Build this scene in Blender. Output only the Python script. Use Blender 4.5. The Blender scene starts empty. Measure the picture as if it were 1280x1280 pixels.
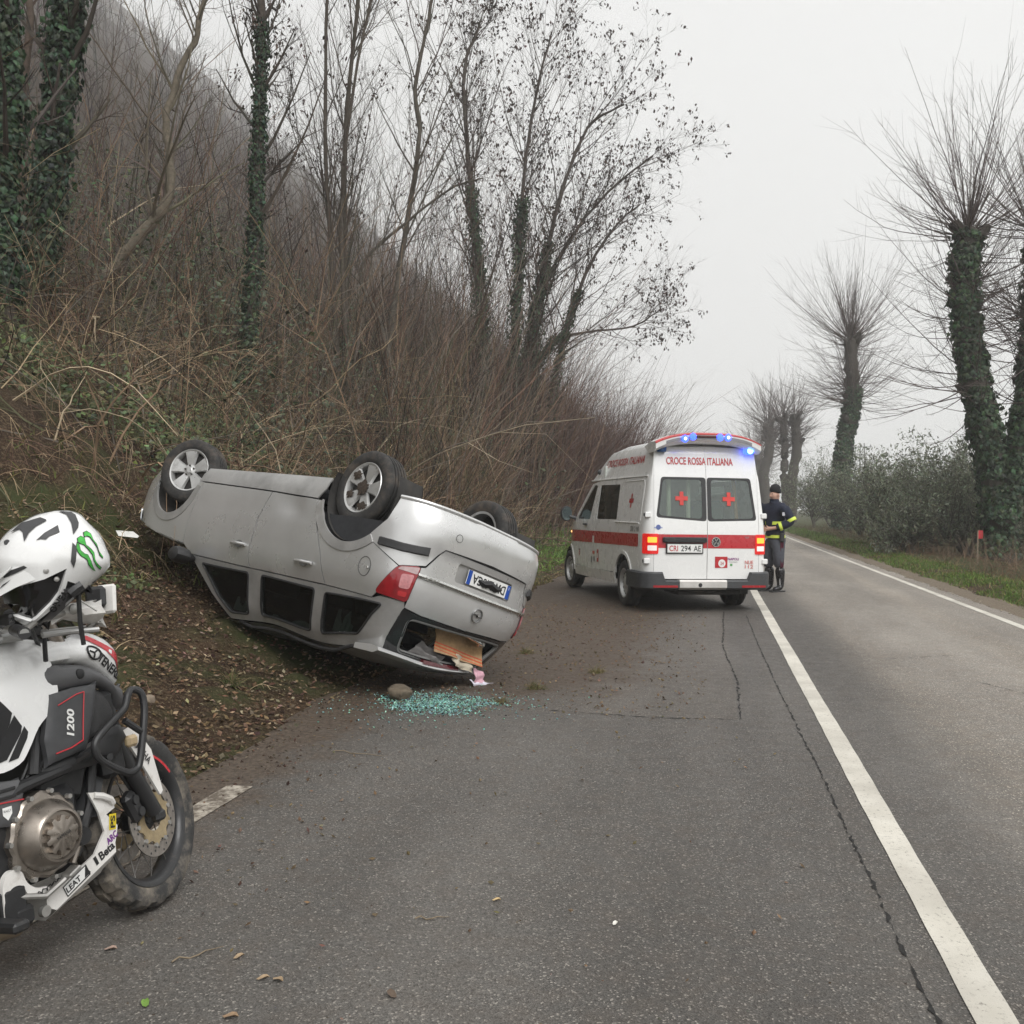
import bpy, bmesh, math, random
import numpy as np
from mathutils import Vector, Matrix
from mathutils.geometry import delaunay_2d_cdt
from mathutils.bvhtree import BVHTree

scene = bpy.context.scene
COL = scene.collection
PI = math.pi
R = math.radians
rng = np.random.default_rng(7)
random.seed(7)

# ------------------------------------------------------------------ camera
FOC, CAMH = 1230.0, 1.46
YAW, PITCH = math.atan2(243, FOC), math.atan2(7, FOC)
cam_d = bpy.data.cameras.new('camera')
cam = bpy.data.objects.new('camera', cam_d)
COL.objects.link(cam)
cam_d.sensor_width = 36.0
cam_d.sensor_fit = 'HORIZONTAL'
cam_d.lens = 36.0 * FOC / 1280.0
cam_d.clip_start, cam_d.clip_end = 0.05, 2500.0
cam.location = (0, 0, CAMH)
cam.rotation_euler = (PI / 2 - PITCH, 0, YAW)
scene.camera = cam

# ------------------------------------------------------------------ overcast daylight
SUN_EL, SUN_AZ = R(48), R(140)          # azimuth clockwise from +Y
world = bpy.data.worlds.new('World')
scene.world = world
world.use_nodes = True
wn, wl = world.node_tree.nodes, world.node_tree.links
wn.clear()
w_out = wn.new('ShaderNodeOutputWorld')
w_bg = wn.new('ShaderNodeBackground')
w_sky = wn.new('ShaderNodeTexSky')
w_sky.sky_type = 'NISHITA'
w_sky.sun_disc = False
w_sky.sun_elevation = SUN_EL
w_sky.sun_rotation = SUN_AZ
w_sky.air_density, w_sky.dust_density, w_sky.ozone_density = 1.0, 4.0, 1.0
w_hs = wn.new('ShaderNodeHueSaturation')
w_hs.inputs['Saturation'].default_value = 0.04
w_mix = wn.new('ShaderNodeMix'); w_mix.data_type = 'RGBA'
w_mix.inputs[0].default_value = 0.82     # an even cloud deck over the clear-sky gradient
w_mix.inputs[7].default_value = (7.56, 7.58, 7.50, 1)
wl.new(w_sky.outputs[0], w_hs.inputs['Color'])
wl.new(w_hs.outputs[0], w_mix.inputs[6])
wl.new(w_mix.outputs[2], w_bg.inputs['Color'])
w_bg.inputs['Strength'].default_value = 0.093
wl.new(w_bg.outputs[0], w_out.inputs['Surface'])

sun_d = bpy.data.lights.new('sun', 'SUN')
sun_d.energy, sun_d.angle, sun_d.color = 1.5, R(38), (1.0, 0.99, 0.975)
sun = bpy.data.objects.new('sun', sun_d)
COL.objects.link(sun)
sun_dir = Vector((math.sin(SUN_AZ) * math.cos(SUN_EL), math.cos(SUN_AZ) * math.cos(SUN_EL), math.sin(SUN_EL)))
sun.rotation_euler = sun_dir.to_track_quat('Z', 'Y').to_euler()
sun.location = (0, -5, 30)

vs = scene.view_settings
scene.display_settings.display_device = 'sRGB'
vs.view_transform, vs.look, vs.exposure, vs.gamma = 'Standard', 'None', 0.70, 1.0
vs.use_curve_mapping = False
cy = scene.cycles
cy.max_bounces, cy.diffuse_bounces, cy.glossy_bounces = 6, 3, 3
cy.transmission_bounces, cy.transparent_max_bounces, cy.volume_bounces = 5, 12, 1
cy.caustics_reflective = cy.caustics_refractive = False
cy.use_denoising = True
cy.use_adaptive_sampling = True
cy.adaptive_threshold = 0.01
cy.sample_clamp_indirect = 4.0

# ------------------------------------------------------------------ materials
MATS = {}
def nd(nt, kind, **kw):
    n = nt.nodes.new('ShaderNode' + kind)
    for k, v in kw.items():
        if k in n.inputs: n.inputs[k].default_value = v
        else: setattr(n, k, v)
    return n
def ramp(nt, fac, stops):
    r = nt.nodes.new('ShaderNodeValToRGB')
    e = r.color_ramp.elements
    while len(e) < len(stops): e.new(0.5)
    for i, (p, c) in enumerate(stops):
        e[i].position = p
        e[i].color = (c, c, c, 1) if isinstance(c, (int, float)) else (*c, 1)
    nt.links.new(fac, r.inputs[0])
    return r.outputs[0]
def mixc(nt, fac, a, b, mode='MIX'):
    m = nt.nodes.new('ShaderNodeMix'); m.data_type = 'RGBA'; m.blend_type = mode
    for sock, val in ((m.inputs[0], fac), (m.inputs[6], a), (m.inputs[7], b)):
        if isinstance(val, bpy.types.NodeSocket): nt.links.new(val, sock)
        elif isinstance(val, (int, float)): sock.default_value = val
        else: sock.default_value = (*val, 1)
    return m.outputs[2]
def noise(nt, scale, detail=4, rough=0.6, coord='Object', vec=None, dist=0.0):
    n = nd(nt, 'TexNoise', Scale=scale, Detail=detail, Roughness=rough, Distortion=dist)
    if vec is None:
        tc = nt.nodes.new('ShaderNodeTexCoord'); vec = tc.outputs[coord]
    nt.links.new(vec, n.inputs['Vector'])
    return n.outputs['Fac']
def new_mat(name):
    m = bpy.data.materials.new(name); m.use_nodes = True
    return m, m.node_tree, m.node_tree.nodes['Principled BSDF']
def bump(nt, b, h, strength, dist):
    bp = nd(nt, 'Bump', Strength=strength, Distance=dist)
    nt.links.new(h, bp.inputs['Height']); nt.links.new(bp.outputs[0], b.inputs['Normal'])
def mat(name, col, rough=0.5, metal=0.0, var=0.12, vscale=6.0, dirt=None, dirt_amt=0.0, dscale=3.0,
        bmp=0.0, bscale=200.0, bdist=0.002, coat=0.0, spec=0.5, emit=None, estr=0.0, rvar=0.12):
    """painted / moulded surface: base colour with wear, optional dirt in patches, fine relief"""
    if name in MATS: return MATS[name]
    m, nt, b = new_mat(name)
    n1 = noise(nt, vscale, 5)
    dark = tuple(c * (1 - var) for c in col); lite = tuple(min(1, c * (1 + var * 0.5)) for c in col)
    c = mixc(nt, ramp(nt, n1, [(0.3, 0.0), (0.7, 1.0)]), dark, lite)
    if dirt:
        n2 = noise(nt, dscale, 8, 0.7)
        c = mixc(nt, ramp(nt, n2, [(0.62 - 0.35 * dirt_amt, 0.0), (0.85 - 0.3 * dirt_amt, min(1, 0.35 + dirt_amt))]), c, dirt)
    nt.links.new(c, b.inputs['Base Color'])
    rr = ramp(nt, noise(nt, vscale * 2.3, 4), [(0.3, max(0.02, rough - rvar)), (0.7, min(1, rough + rvar))])
    nt.links.new(rr, b.inputs['Roughness'])
    b.inputs['Metallic'].default_value = metal
    b.inputs['Specular IOR Level'].default_value = spec
    b.inputs['Coat Weight'].default_value = coat
    b.inputs['Coat Roughness'].default_value = 0.08
    if bmp: bump(nt, b, noise(nt, bscale, 3), bmp, bdist)
    if emit:
        b.inputs['Emission Color'].default_value = (*emit, 1); b.inputs['Emission Strength'].default_value = estr
    MATS[name] = m
    return m
def attr_mat(name, rough=0.75, spec=0.25, var=0.25, vscale=9.0, bmp=0.0, bscale=60, trans=0.0):
    """foliage / bark: colour of each stem or leaf kept on the mesh, mottled by noise"""
    if name in MATS: return MATS[name]
    m, nt, b = new_mat(name)
    a = nt.nodes.new('ShaderNodeAttribute'); a.attribute_name = 'col'
    f = ramp(nt, noise(nt, vscale, 4), [(0.3, 1 - var), (0.7, 1 + var * 0.4)])
    c = mixc(nt, 1.0, a.outputs['Color'], f, 'MULTIPLY')
    nt.links.new(c, b.inputs['Base Color'])
    b.inputs['Roughness'].default_value = rough
    b.inputs['Specular IOR Level'].default_value = spec
    if trans:
        b.inputs['Subsurface Weight'].default_value = 0.0
        t = nt.nodes.new('ShaderNodeBsdfTranslucent'); nt.links.new(c, t.inputs['Color'])
        mx = nt.nodes.new('ShaderNodeMixShader'); mx.inputs[0].default_value = trans
        out = nt.nodes['Material Output']
        nt.links.new(b.outputs[0], mx.inputs[1]); nt.links.new(t.outputs[0], mx.inputs[2])
        nt.links.new(mx.outputs[0], out.inputs['Surface'])
    if bmp: bump(nt, b, noise(nt, bscale, 4), bmp, 0.01)
    MATS[name] = m
    return m
def glass_mat(name, tint, alpha_mix, rough=0.03, base=0.06):
    """window glass: part see-through (transparent tint), part glossy"""
    if name in MATS: return MATS[name]
    m, nt, b = new_mat(name)
    b.inputs['Base Color'].default_value = (*[t * base for t in tint], 1)
    b.inputs['Roughness'].default_value = rough
    b.inputs['Specular IOR Level'].default_value = 0.6
    t = nt.nodes.new('ShaderNodeBsdfTransparent'); t.inputs[0].default_value = (*tint, 1)
    mx = nt.nodes.new('ShaderNodeMixShader'); mx.inputs[0].default_value = alpha_mix
    out = nt.nodes['Material Output']
    nt.links.new(b.outputs[0], mx.inputs[1]); nt.links.new(t.outputs[0], mx.inputs[2])
    nt.links.new(mx.outputs[0], out.inputs['Surface'])
    MATS[name] = m
    return m

# ------------------------------------------------------------------ object helpers
def tag(o, label=None, cat=None, group=None, kind=None):
    if label: o['label'] = label
    if cat: o['category'] = cat
    if group: o['group'] = group
    if kind: o['kind'] = kind
    return o
def empty(name, label, cat, mw=None, group=None):
    o = bpy.data.objects.new(name, None); COL.objects.link(o)
    o.empty_display_size = 0.1
    if mw is not None: o.matrix_world = mw
    return tag(o, label, cat, group)
def link(me, name, material=None, parent=None):
    o = bpy.data.objects.new(name, me); COL.objects.link(o)
    if material is not None:
        me.materials.clear(); me.materials.append(material)
    if parent is not None: o.parent = parent
    return o
def np_mesh(name, V, Fs, cols=None, smooth=False, sharp=None):
    """Fs: list of int arrays (n,3) / (n,4)"""
    me = bpy.data.meshes.new(name)
    V = np.asarray(V, np.float32).reshape(-1, 3)
    Fs = [np.asarray(f, np.int32) for f in Fs if len(f)]
    me.vertices.add(len(V)); me.vertices.foreach_set('co', V.ravel())
    loops = np.concatenate([f.ravel() for f in Fs])
    sizes = np.concatenate([np.full(len(f), f.shape[1], np.int32) for f in Fs])
    starts = np.concatenate([[0], np.cumsum(sizes)[:-1]]).astype(np.int32)
    me.loops.add(len(loops)); me.loops.foreach_set('vertex_index', loops)
    me.polygons.add(len(sizes)); me.polygons.foreach_set('loop_start', starts)
    me.polygons.foreach_set('use_smooth', np.full(len(sizes), smooth, bool))
    me.update(calc_edges=True)
    if cols is not None:
        a = me.color_attributes.new('col', 'FLOAT_COLOR', 'POINT')
        c4 = np.ones((len(V), 4), np.float32); c4[:, :3] = cols
        a.data.foreach_set('color', c4.ravel())
    if sharp is not None: me.set_sharp_from_angle(angle=R(sharp))
    return me

class MB:
    """collects shapes into one mesh"""
    def __init__(s): s.v, s.f = [], []
    def add(s, V, Fc):
        o = len(s.v); s.v += [tuple(map(float, p)) for p in V]; s.f += [tuple(i + o for i in f) for f in Fc]
        return s
    def box(s, c, d, rot=None, ch=0.0):
        hx, hy, hz = d[0] / 2, d[1] / 2, d[2] / 2
        ch = min(ch, hx * .9, hy * .9, hz * .9)
        if ch <= 0:
            V = [(x, y, z) for x in (-hx, hx) for y in (-hy, hy) for z in (-hz, hz)]
            Fc = [(0, 1, 3, 2), (4, 6, 7, 5), (0, 4, 5, 1), (2, 3, 7, 6), (0, 2, 6, 4), (1, 5, 7, 3)]
        else:
            V, idx = [], {}
            for sx in (-1, 1):
                for sy in (-1, 1):
                    for sz in (-1, 1):
                        for ax in range(3):
                            p = [sx * (hx - ch), sy * (hy - ch), sz * (hz - ch)]
                            p[ax] = (sx * hx, sy * hy, sz * hz)[ax]
                            idx[(sx, sy, sz, ax)] = len(V); V.append(tuple(p))
            Fc = []
            for ax in range(3):
                b, c2 = [(1, 2), (2, 0), (0, 1)][ax]
                for sg in (-1, 1):
                    q = []
                    for (p1, p2) in ((-1, -1), (1, -1), (1, 1), (-1, 1)):
                        k = [0, 0, 0]; k[ax] = sg; k[b] = p1; k[c2] = p2
                        q.append(idx[(*k, ax)])
                    Fc.append(tuple(q if sg > 0 else q[::-1]))
            for ax in range(3):          # edges along ax
                b, c2 = [(1, 2), (2, 0), (0, 1)][ax]
                for sb in (-1, 1):
                    for sc in (-1, 1):
                        k0 = [0, 0, 0]; k0[b] = sb; k0[c2] = sc
                        k1 = list(k0); k0[ax] = -1; k1[ax] = 1
                        Fc.append((idx[(*k0, b)], idx[(*k0, c2)], idx[(*k1, c2)], idx[(*k1, b)]))
            for sx in (-1, 1):
                for sy in (-1, 1):
                    for sz in (-1, 1):
                        Fc.append(tuple(idx[(sx, sy, sz, a)] for a in range(3)))
        M = Matrix.Identity(3)
        if rot is not None:
            from mathutils import Euler
            M = rot if isinstance(rot, Matrix) else Euler(rot).to_matrix()
        c = Vector(c)
        return s.add([M @ Vector(p) + c for p in V], Fc)
    def tube(s, pts, r, n=10, cap=True, closed=False):
        pts = [Vector(p) for p in pts]; m = len(pts)
        rs = r if isinstance(r, (list, tuple)) else [r] * m
        tg = []
        for i in range(m):
            if closed: t = pts[(i + 1) % m] - pts[i - 1]
            else: t = pts[min(i + 1, m - 1)] - pts[max(i - 1, 0)]
            tg.append(t.normalized())
        ref = Vector((0, 0, 1)) if abs(tg[0].z) < 0.9 else Vector((1, 0, 0))
        u = tg[0].cross(ref).normalized()
        V = []
        for i in range(m):
            u = (u - tg[i] * u.dot(tg[i])).normalized(); w = tg[i].cross(u)
            for k in range(n):
                a = 2 * PI * k / n
                V.append(pts[i] + (u * math.cos(a) + w * math.sin(a)) * rs[i])
        Fc = []
        for i in range(m if closed else m - 1):
            j = (i + 1) % m
            for k in range(n):
                k2 = (k + 1) % n
                Fc.append((i * n + k, i * n + k2, j * n + k2, j * n + k))
        if cap and not closed:
            Fc.append(tuple(range(n - 1, -1, -1))); Fc.append(tuple((m - 1) * n + k for k in range(n)))
        return s.add(V, Fc)
    def lathe(s, prof, n=32, origin=(0, 0, 0), axis=(0, 1, 0), ref=None, a0=0, a1=2 * PI):
        """prof: (radius, along-axis)"""
        ax = Vector(axis).normalized()
        rf = Vector(ref) if ref else (Vector((0, 0, 1)) if abs(ax.z) < 0.9 else Vector((1, 0, 0)))
        u = (rf - ax * rf.dot(ax)).normalized(); w = ax.cross(u); o = Vector(origin)
        full = abs(a1 - a0 - 2 * PI) < 1e-6
        cnt = n if full else n + 1
        V = []
        for (r, h) in prof:
            for k in range(cnt):
                a = a0 + (a1 - a0) * k / n
                V.append(o + ax * h + (u * math.cos(a) + w * math.sin(a)) * r)
        Fc = []
        for i in range(len(prof) - 1):
            for k in range(n):
                k2 = (k + 1) % cnt
                Fc.append((i * cnt + k, (i + 1) * cnt + k, (i + 1) * cnt + k2, i * cnt + k2))
        return s.add(V, Fc)
    def prism(s, poly, fn0, fn1):
        """poly: 2d outline; fn0 / fn1 map it to the two faces"""
        n = len(poly)
        V = [fn0(*p) for p in poly] + [fn1(*p) for p in poly]
        Fc = [tuple(range(n - 1, -1, -1)), tuple(range(n, 2 * n))]
        Fc += [(i, (i + 1) % n, n + (i + 1) % n, n + i) for i in range(n)]
        return s.add(V, Fc)
    def loft(s, secs, closed=True, cap=True):
        n = len(secs[0]); V = [p for sc in secs for p in sc]; Fc = []
        for i in range(len(secs) - 1):
            for k in range(n if closed else n - 1):
                k2 = (k + 1) % n
                Fc.append((i * n + k, i * n + k2, (i + 1) * n + k2, (i + 1) * n + k))
        if cap and closed:
            Fc.append(tuple(range(n - 1, -1, -1))); Fc.append(tuple((len(secs) - 1) * n + k for k in range(n)))
        return s.add(V, Fc)
    def build(s, name, material, parent=None, sharp=35, fix=True):
        me = bpy.data.meshes.new(name); me.from_pydata(s.v, [], s.f)
        if fix:
            bm = bmesh.new(); bm.from_mesh(me)
            bmesh.ops.recalc_face_normals(bm, faces=bm.faces); bm.to_mesh(me); bm.free()
        me.polygons.foreach_set('use_smooth', [True] * len(me.polygons))
        me.set_sharp_from_angle(angle=R(sharp)); me.update()
        return link(me, name, material, parent)

def mirror_y(pts): return [(p[0], -p[1], *p[2:]) for p in pts]
def catmull(P, n=8, closed=False):
    P = [np.array(p, float) for p in P]; out = []; m = len(P)
    rngi = range(m if closed else m - 1)
    for i in rngi:
        p0 = P[(i - 1) % m] if closed or i > 0 else 2 * P[0] - P[1]
        p1, p2 = P[i], P[(i + 1) % m]
        p3 = P[(i + 2) % m] if closed or i + 2 < m else 2 * P[-1] - P[-2]
        for k in range(n):
            t = k / n
            out.append(0.5 * (2 * p1 + (p2 - p0) * t + (2 * p0 - 5 * p1 + 4 * p2 - p3) * t * t + (3 * p1 - p0 - 3 * p2 + p3) * t ** 3))
    if not closed: out.append(P[-1])
    return [tuple(p) for p in out]
def smoothstep(a, b, x):
    t = np.clip((x - a) / (b - a), 0, 1); return t * t * (3 - 2 * t)
def pip(poly, P):
    """points in polygon (vectorised)"""
    poly = np.asarray(poly, float); P = np.asarray(P, float)
    x, y = P[:, 0], P[:, 1]; ins = np.zeros(len(P), bool); n = len(poly); j = n - 1
    for i in range(n):
        xi, yi = poly[i]; xj, yj = poly[j]
        c = (yi > y) != (yj > y)
        with np.errstate(divide='ignore', invalid='ignore'):
            ins ^= c & (x < (xj - xi) * (y - yi) / (yj - yi + 1e-12) + xi)
        j = i
    return ins
def seg_dist(P, poly):
    A = np.asarray(poly, float); B = np.roll(A, -1, 0); d = np.full(len(P), 9e9)
    for a, b in zip(A, B):
        ab = b - a; t = np.clip(((P - a) @ ab) / (ab @ ab + 1e-12), 0, 1)
        d = np.minimum(d, np.linalg.norm(P - a - t[:, None] * ab, axis=1))
    return d
def resample(poly, step):
    out = []
    for i in range(len(poly)):
        a = np.array(poly[i], float); b = np.array(poly[(i + 1) % len(poly)], float)
        k = max(1, int(math.ceil(np.linalg.norm(b - a) / step)))
        for q in range(k): out.append(tuple(a + (b - a) * q / k))
    return out
def shrink(poly, d):
    """inset an outline by d (simple mitre)"""
    P = np.asarray(poly, float); n = len(P)
    area = 0.5 * np.sum(P[:, 0] * np.roll(P[:, 1], -1) - np.roll(P[:, 0], -1) * P[:, 1])
    sg = 1 if area > 0 else -1; out = []
    for i in range(n):
        e0 = P[i] - P[i - 1]; e1 = P[(i + 1) % n] - P[i]
        e0 /= np.linalg.norm(e0) + 1e-12; e1 /= np.linalg.norm(e1) + 1e-12
        n0 = np.array([-e0[1], e0[0]]) * sg; n1 = np.array([-e1[1], e1[0]]) * sg
        m = n0 + n1; k = m @ m
        out.append(tuple(P[i] + m * (2 * d / max(k, 0.8))))
    return out
def rounded(poly, r, n=4):
    out = []; m = len(poly)
    for i in range(m):
        p = np.array(poly[i], float); a = np.array(poly[i - 1], float) - p; b = np.array(poly[(i + 1) % m], float) - p
        la, lb = np.linalg.norm(a), np.linalg.norm(b); d = min(r, la * .45, lb * .45)
        q0, q1 = p + a / la * d, p + b / lb * d
        for k in range(n + 1):
            t = k / n; out.append(tuple((1 - t) ** 2 * q0 + 2 * t * (1 - t) * p + t * t * q1))
    return out
def panel_data(outline, fn, step=0.06, holes=(), thick=0.012, off=0.0):
    """sheet over a surface fn(u,v)->xyz inside a 2d outline, its border turned inwards"""
    loops = [resample(outline, step)] + [resample(h, step) for h in holes]
    A = np.array(loops[0])
    g = [np.arange(A[:, k].min() + step * .5, A[:, k].max(), step) for k in (0, 1)]
    pts = []
    if len(g[0]) and len(g[1]):
        G = np.array(np.meshgrid(*g)).reshape(2, -1).T
        ok = pip(loops[0], G) & (seg_dist(G, loops[0]) > step * .45)
        for h in loops[1:]: ok &= ~pip(h, G) & (seg_dist(G, h) > step * .45)
        pts = [tuple(p) for p in G[ok]]
    V2, E = [], []
    for lp in loops:
        o = len(V2); V2 += lp; E += [(o + i, o + (i + 1) % len(lp)) for i in range(len(lp))]
    V2 += pts
    cv, ce, cf, _, _, _ = delaunay_2d_cdt([Vector(p) for p in V2], E, [], 0, 1e-6)
    cv = np.array([tuple(p) for p in cv]); cf = [tuple(f) for f in cf]
    C = np.array([(cv[f[0]] + cv[f[1]] + cv[f[2]]) / 3 for f in cf])
    ok = pip(loops[0], C)
    for h in loops[1:]: ok &= ~pip(h, C)
    tris = [f for f, k in zip(cf, ok) if k]
    P = [np.array(fn(u, v), float) for u, v in cv]; e = 1e-3; N = []
    for u, v in cv:
        a = np.array(fn(u + e, v)) - np.array(fn(u - e, v)); b = np.array(fn(u, v + e)) - np.array(fn(u, v - e))
        n = np.cross(a, b); N.append(n / (np.linalg.norm(n) + 1e-12))
    P, N = np.array(P), np.array(N)
    if off: P = P + N * off
    V = [tuple(p) for p in P]; Fc = list(tris)
    if thick:
        cnt = {}
        for t in tris:
            for i in range(3):
                a, b = t[i], t[(i + 1) % 3]; cnt[(a, b)] = cnt.get((a, b), 0) + 1
        brd = [(a, b) for (a, b) in cnt if (b, a) not in cnt]
        ids = {}
        for a, b in brd:
            for i in (a, b):
                if i not in ids: ids[i] = len(V); V.append(tuple(P[i] - N[i] * thick))
        Fc += [(b, a, ids[a], ids[b]) for a, b in brd]
    return V, Fc
def panel(name, outline, fn, material, parent, step=0.06, holes=(), thick=0.012, off=0.0, gap=0.0, sharp=40):
    if gap: outline = shrink(outline, gap)
    V, Fc = panel_data(outline, fn, step, holes, thick, off)
    me = bpy.data.meshes.new(name); me.from_pydata(V, [], Fc)
    me.polygons.foreach_set('use_smooth', [True] * len(Fc)); me.set_sharp_from_angle(angle=R(sharp)); me.update()
    return link(me, name, material, parent)
def ellipse(cx, cy, rx, ry, n=20, a0=0.0, a1=2 * PI):
    full = abs(a1 - a0 - 2 * PI) < 1e-6
    return [(cx + rx * math.cos(a0 + (a1 - a0) * k / (n if full else n - 1)), cy + ry * math.sin(a0 + (a1 - a0) * k / (n if full else n - 1))) for k in range(n)]
def rect(u0, v0, u1, v1): return [(u0, v0), (u1, v0), (u1, v1), (u0, v1)]

def text_mesh(body, height, bold=0.0, shear=0.0, spacing=1.0, width=None):
    """letters as a flat mesh, centred; returns (verts2d, faces)"""
    cu = bpy.data.curves.new('letters', 'FONT'); cu.body = body; cu.size = 1.0
    cu.offset = bold; cu.shear = shear; cu.space_character = spacing
    cu.align_x = 'LEFT'; cu.resolution_u = 3
    o = bpy.data.objects.new('letters_tmp', cu); COL.objects.link(o)
    dg = bpy.context.evaluated_depsgraph_get(); dg.update()
    me = bpy.data.meshes.new_from_object(o.evaluated_get(dg))
    V = np.array([v.co[:2] for v in me.vertices]); Fc = [tuple(p.vertices) for p in me.polygons]
    bpy.data.objects.remove(o); bpy.data.curves.remove(cu); bpy.data.meshes.remove(me)
    lo, hi = V.min(0), V.max(0); V = V - (lo + hi) / 2; V *= height / (hi[1] - lo[1])
    if width: V[:, 0] *= width / (V[:, 0].max() - V[:, 0].min())
    return V, Fc
def letters(name, body, fn, height, material, parent, width=None, bold=0.0, shear=0.0, spacing=1.0):
    """fn(u,v)->xyz places the flat letters on a surface"""
    V, Fc = text_mesh(body, height, bold, shear, spacing, width)
    me = bpy.data.meshes.new(name); me.from_pydata([tuple(fn(u, v)) for u, v in V], [], Fc); me.update()
    return link(me, name, material, parent)
def flat(origin, ux, uy):
    o, ux, uy = np.array(origin, float), np.array(ux, float), np.array(uy, float)
    return lambda u, v: o + ux * u + uy * v

# ------------------------------------------------------------------ batches of stems and leaves
def tube_batch(P, Rd, k=3):
    """P (N,M,3), Rd (N,M) -> verts, quads"""
    P = np.asarray(P, float); N, M, _ = P.shape
    T = np.gradient(P, axis=1); T /= np.linalg.norm(T, axis=2, keepdims=True) + 1e-12
    ref = np.where(np.abs(T[:, :1, 2:3]) < 0.8, np.array([0, 0, 1.0]), np.array([1.0, 0, 0]))
    U = np.cross(T, np.broadcast_to(ref, T.shape)); U /= np.linalg.norm(U, axis=2, keepdims=True) + 1e-12
    W = np.cross(T, U)
    a = 2 * PI * np.arange(k) / k
    V = P[:, :, None] + (U[:, :, None] * np.cos(a)[:, None] + W[:, :, None] * np.sin(a)[:, None]) * np.asarray(Rd)[:, :, None, None]
    i = np.arange(N)[:, None, None] * M * k; j = np.arange(M - 1)[None, :, None] * k; q = np.arange(k)[None, None]
    q2 = (q + 1) % k
    F4 = np.stack([i + j + q, i + j + q2, i + j + k + q2, i + j + k + q], -1).reshape(-1, 4)
    return V.reshape(-1, 3), F4
def unit(v): return v / (np.linalg.norm(v, axis=-1, keepdims=True) + 1e-12)
def leaf_batch(C, Nn, size, aspect=0.6, droop=None, curl=0.25):
    """pointed leaves folded along the midrib: 4 triangles each"""
    n = len(C); size = np.broadcast_to(size, (n,))
    D = rng.normal(size=(n, 3)) if droop is None else droop + rng.normal(size=(n, 3)) * 0.35
    Nn = unit(Nn); A = unit(D - Nn * np.sum(D * Nn, 1, keepdims=True)); B = np.cross(Nn, A)
    s = size[:, None]
    base, tip = C - A * s * .5, C + A * s * .5 - Nn * s * curl * .5
    m = C + Nn * s * 0.02
    l, r = C + B * s * aspect * .5 - Nn * s * curl * .35 - A * s * .08, C - B * s * aspect * .5 - Nn * s * curl * .35 - A * s * .08
    V = np.stack([base, l, tip, r, m], 1).reshape(-1, 3)
    o = np.arange(n)[:, None] * 5
    F3 = np.concatenate([o + np.array(t) for t in ((0, 4, 1), (1, 4, 2), (2, 4, 3), (3, 4, 0))])
    return V, F3
class NB:
    """numpy mesh collector with a colour per vertex"""
    def __init__(s): s.V, s.F, s.C, s.n = [], [], [], 0
    def add(s, V, Fc, col):
        V = np.asarray(V, float); s.V.append(V); s.F.append(np.asarray(Fc) + s.n)
        col = np.asarray(col, float)
        if col.ndim == 1: col = np.broadcast_to(col, (len(V), 3))
        elif len(col) != len(V): col = np.repeat(col, len(V) // len(col), 0)
        s.C.append(col); s.n += len(V)
    def build(s, name, material, parent=None, smooth=False):
        me = np_mesh(name, np.concatenate(s.V), s.F, np.concatenate(s.C), smooth)
        return link(me, name, material, parent)
def jitter_cols(n, base, amt=0.25, hue=0.08):
    b = np.array(base, float)
    return np.clip(b * (1 + amt * rng.normal(size=(n, 1))) * (1 + hue * rng.normal(size=(n, 3))), 0.004, 0.9)

# ================================================================== THE SETTING
def wav(x, y, s, ph=0.0):
    return (np.sin(x * s * 1.3 + y * s * 0.7 + ph) + np.sin(x * s * -0.6 + y * s * 1.1 + 1.7 + ph) + np.sin(x * s * 2.1 - y * s * 1.9 + 0.4 + 2 * ph) * .6) / 2.6
def height(x, y):
    """lie of the land: flat road strip, steep bank and hill on one side, low field on the other"""
    x = np.asarray(x, float); y = np.asarray(y, float)
    toe = -2.72 - 0.75 * smoothstep(11, 16, y) + 0.16 * wav(x * 0, y, 1.1) - 1.2 * smoothstep(30, 90, y)
    d = np.maximum(toe - x, 0)
    h = 0.36 * d - 0.36 * np.minimum(d, .5) * .5
    h = h + 0.46 * np.maximum(d - 2.3, 0) * smoothstep(2.3, 4.0, d)
    h = h + 0.05 * np.maximum(d - 12, 0)
    h = h + 0.05 * wav(x, y, 2.7, .3) * smoothstep(0.1, 1.2, d) + 0.02 * wav(x, y, 8.1, 1.) * smoothstep(0.05, .5, d)
    h = h + 0.35 * wav(x, y, .55, 2.) * smoothstep(3, 9, d) + 2.6 * wav(x, y, .07, 1.) * smoothstep(20, 60, d) + 9 * wav(x, y, .018, 2.) * smoothstep(60, 200, d)
    over = np.maximum(-x - 265, 0)
    h = h - over * 0.9 * smoothstep(0, 25, over)
    e = np.maximum(x - 4.35, 0)
    hr = 0.05 * smoothstep(0, .6, e) - 0.35 * smoothstep(1.5, 7, e) + 0.05 * wav(x, y, 1.3, .8) * smoothstep(.3, 1.5, e)
    hr = hr - 1.0 * smoothstep(12, 80, e)
    return np.where(x < 0, h, hr) - 0.012 * smoothstep(-.2, .4, d) * 0 - 0.03 * ((d <= 0) & (e <= 0))
def hz(x, y): return float(height(x, y))

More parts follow.
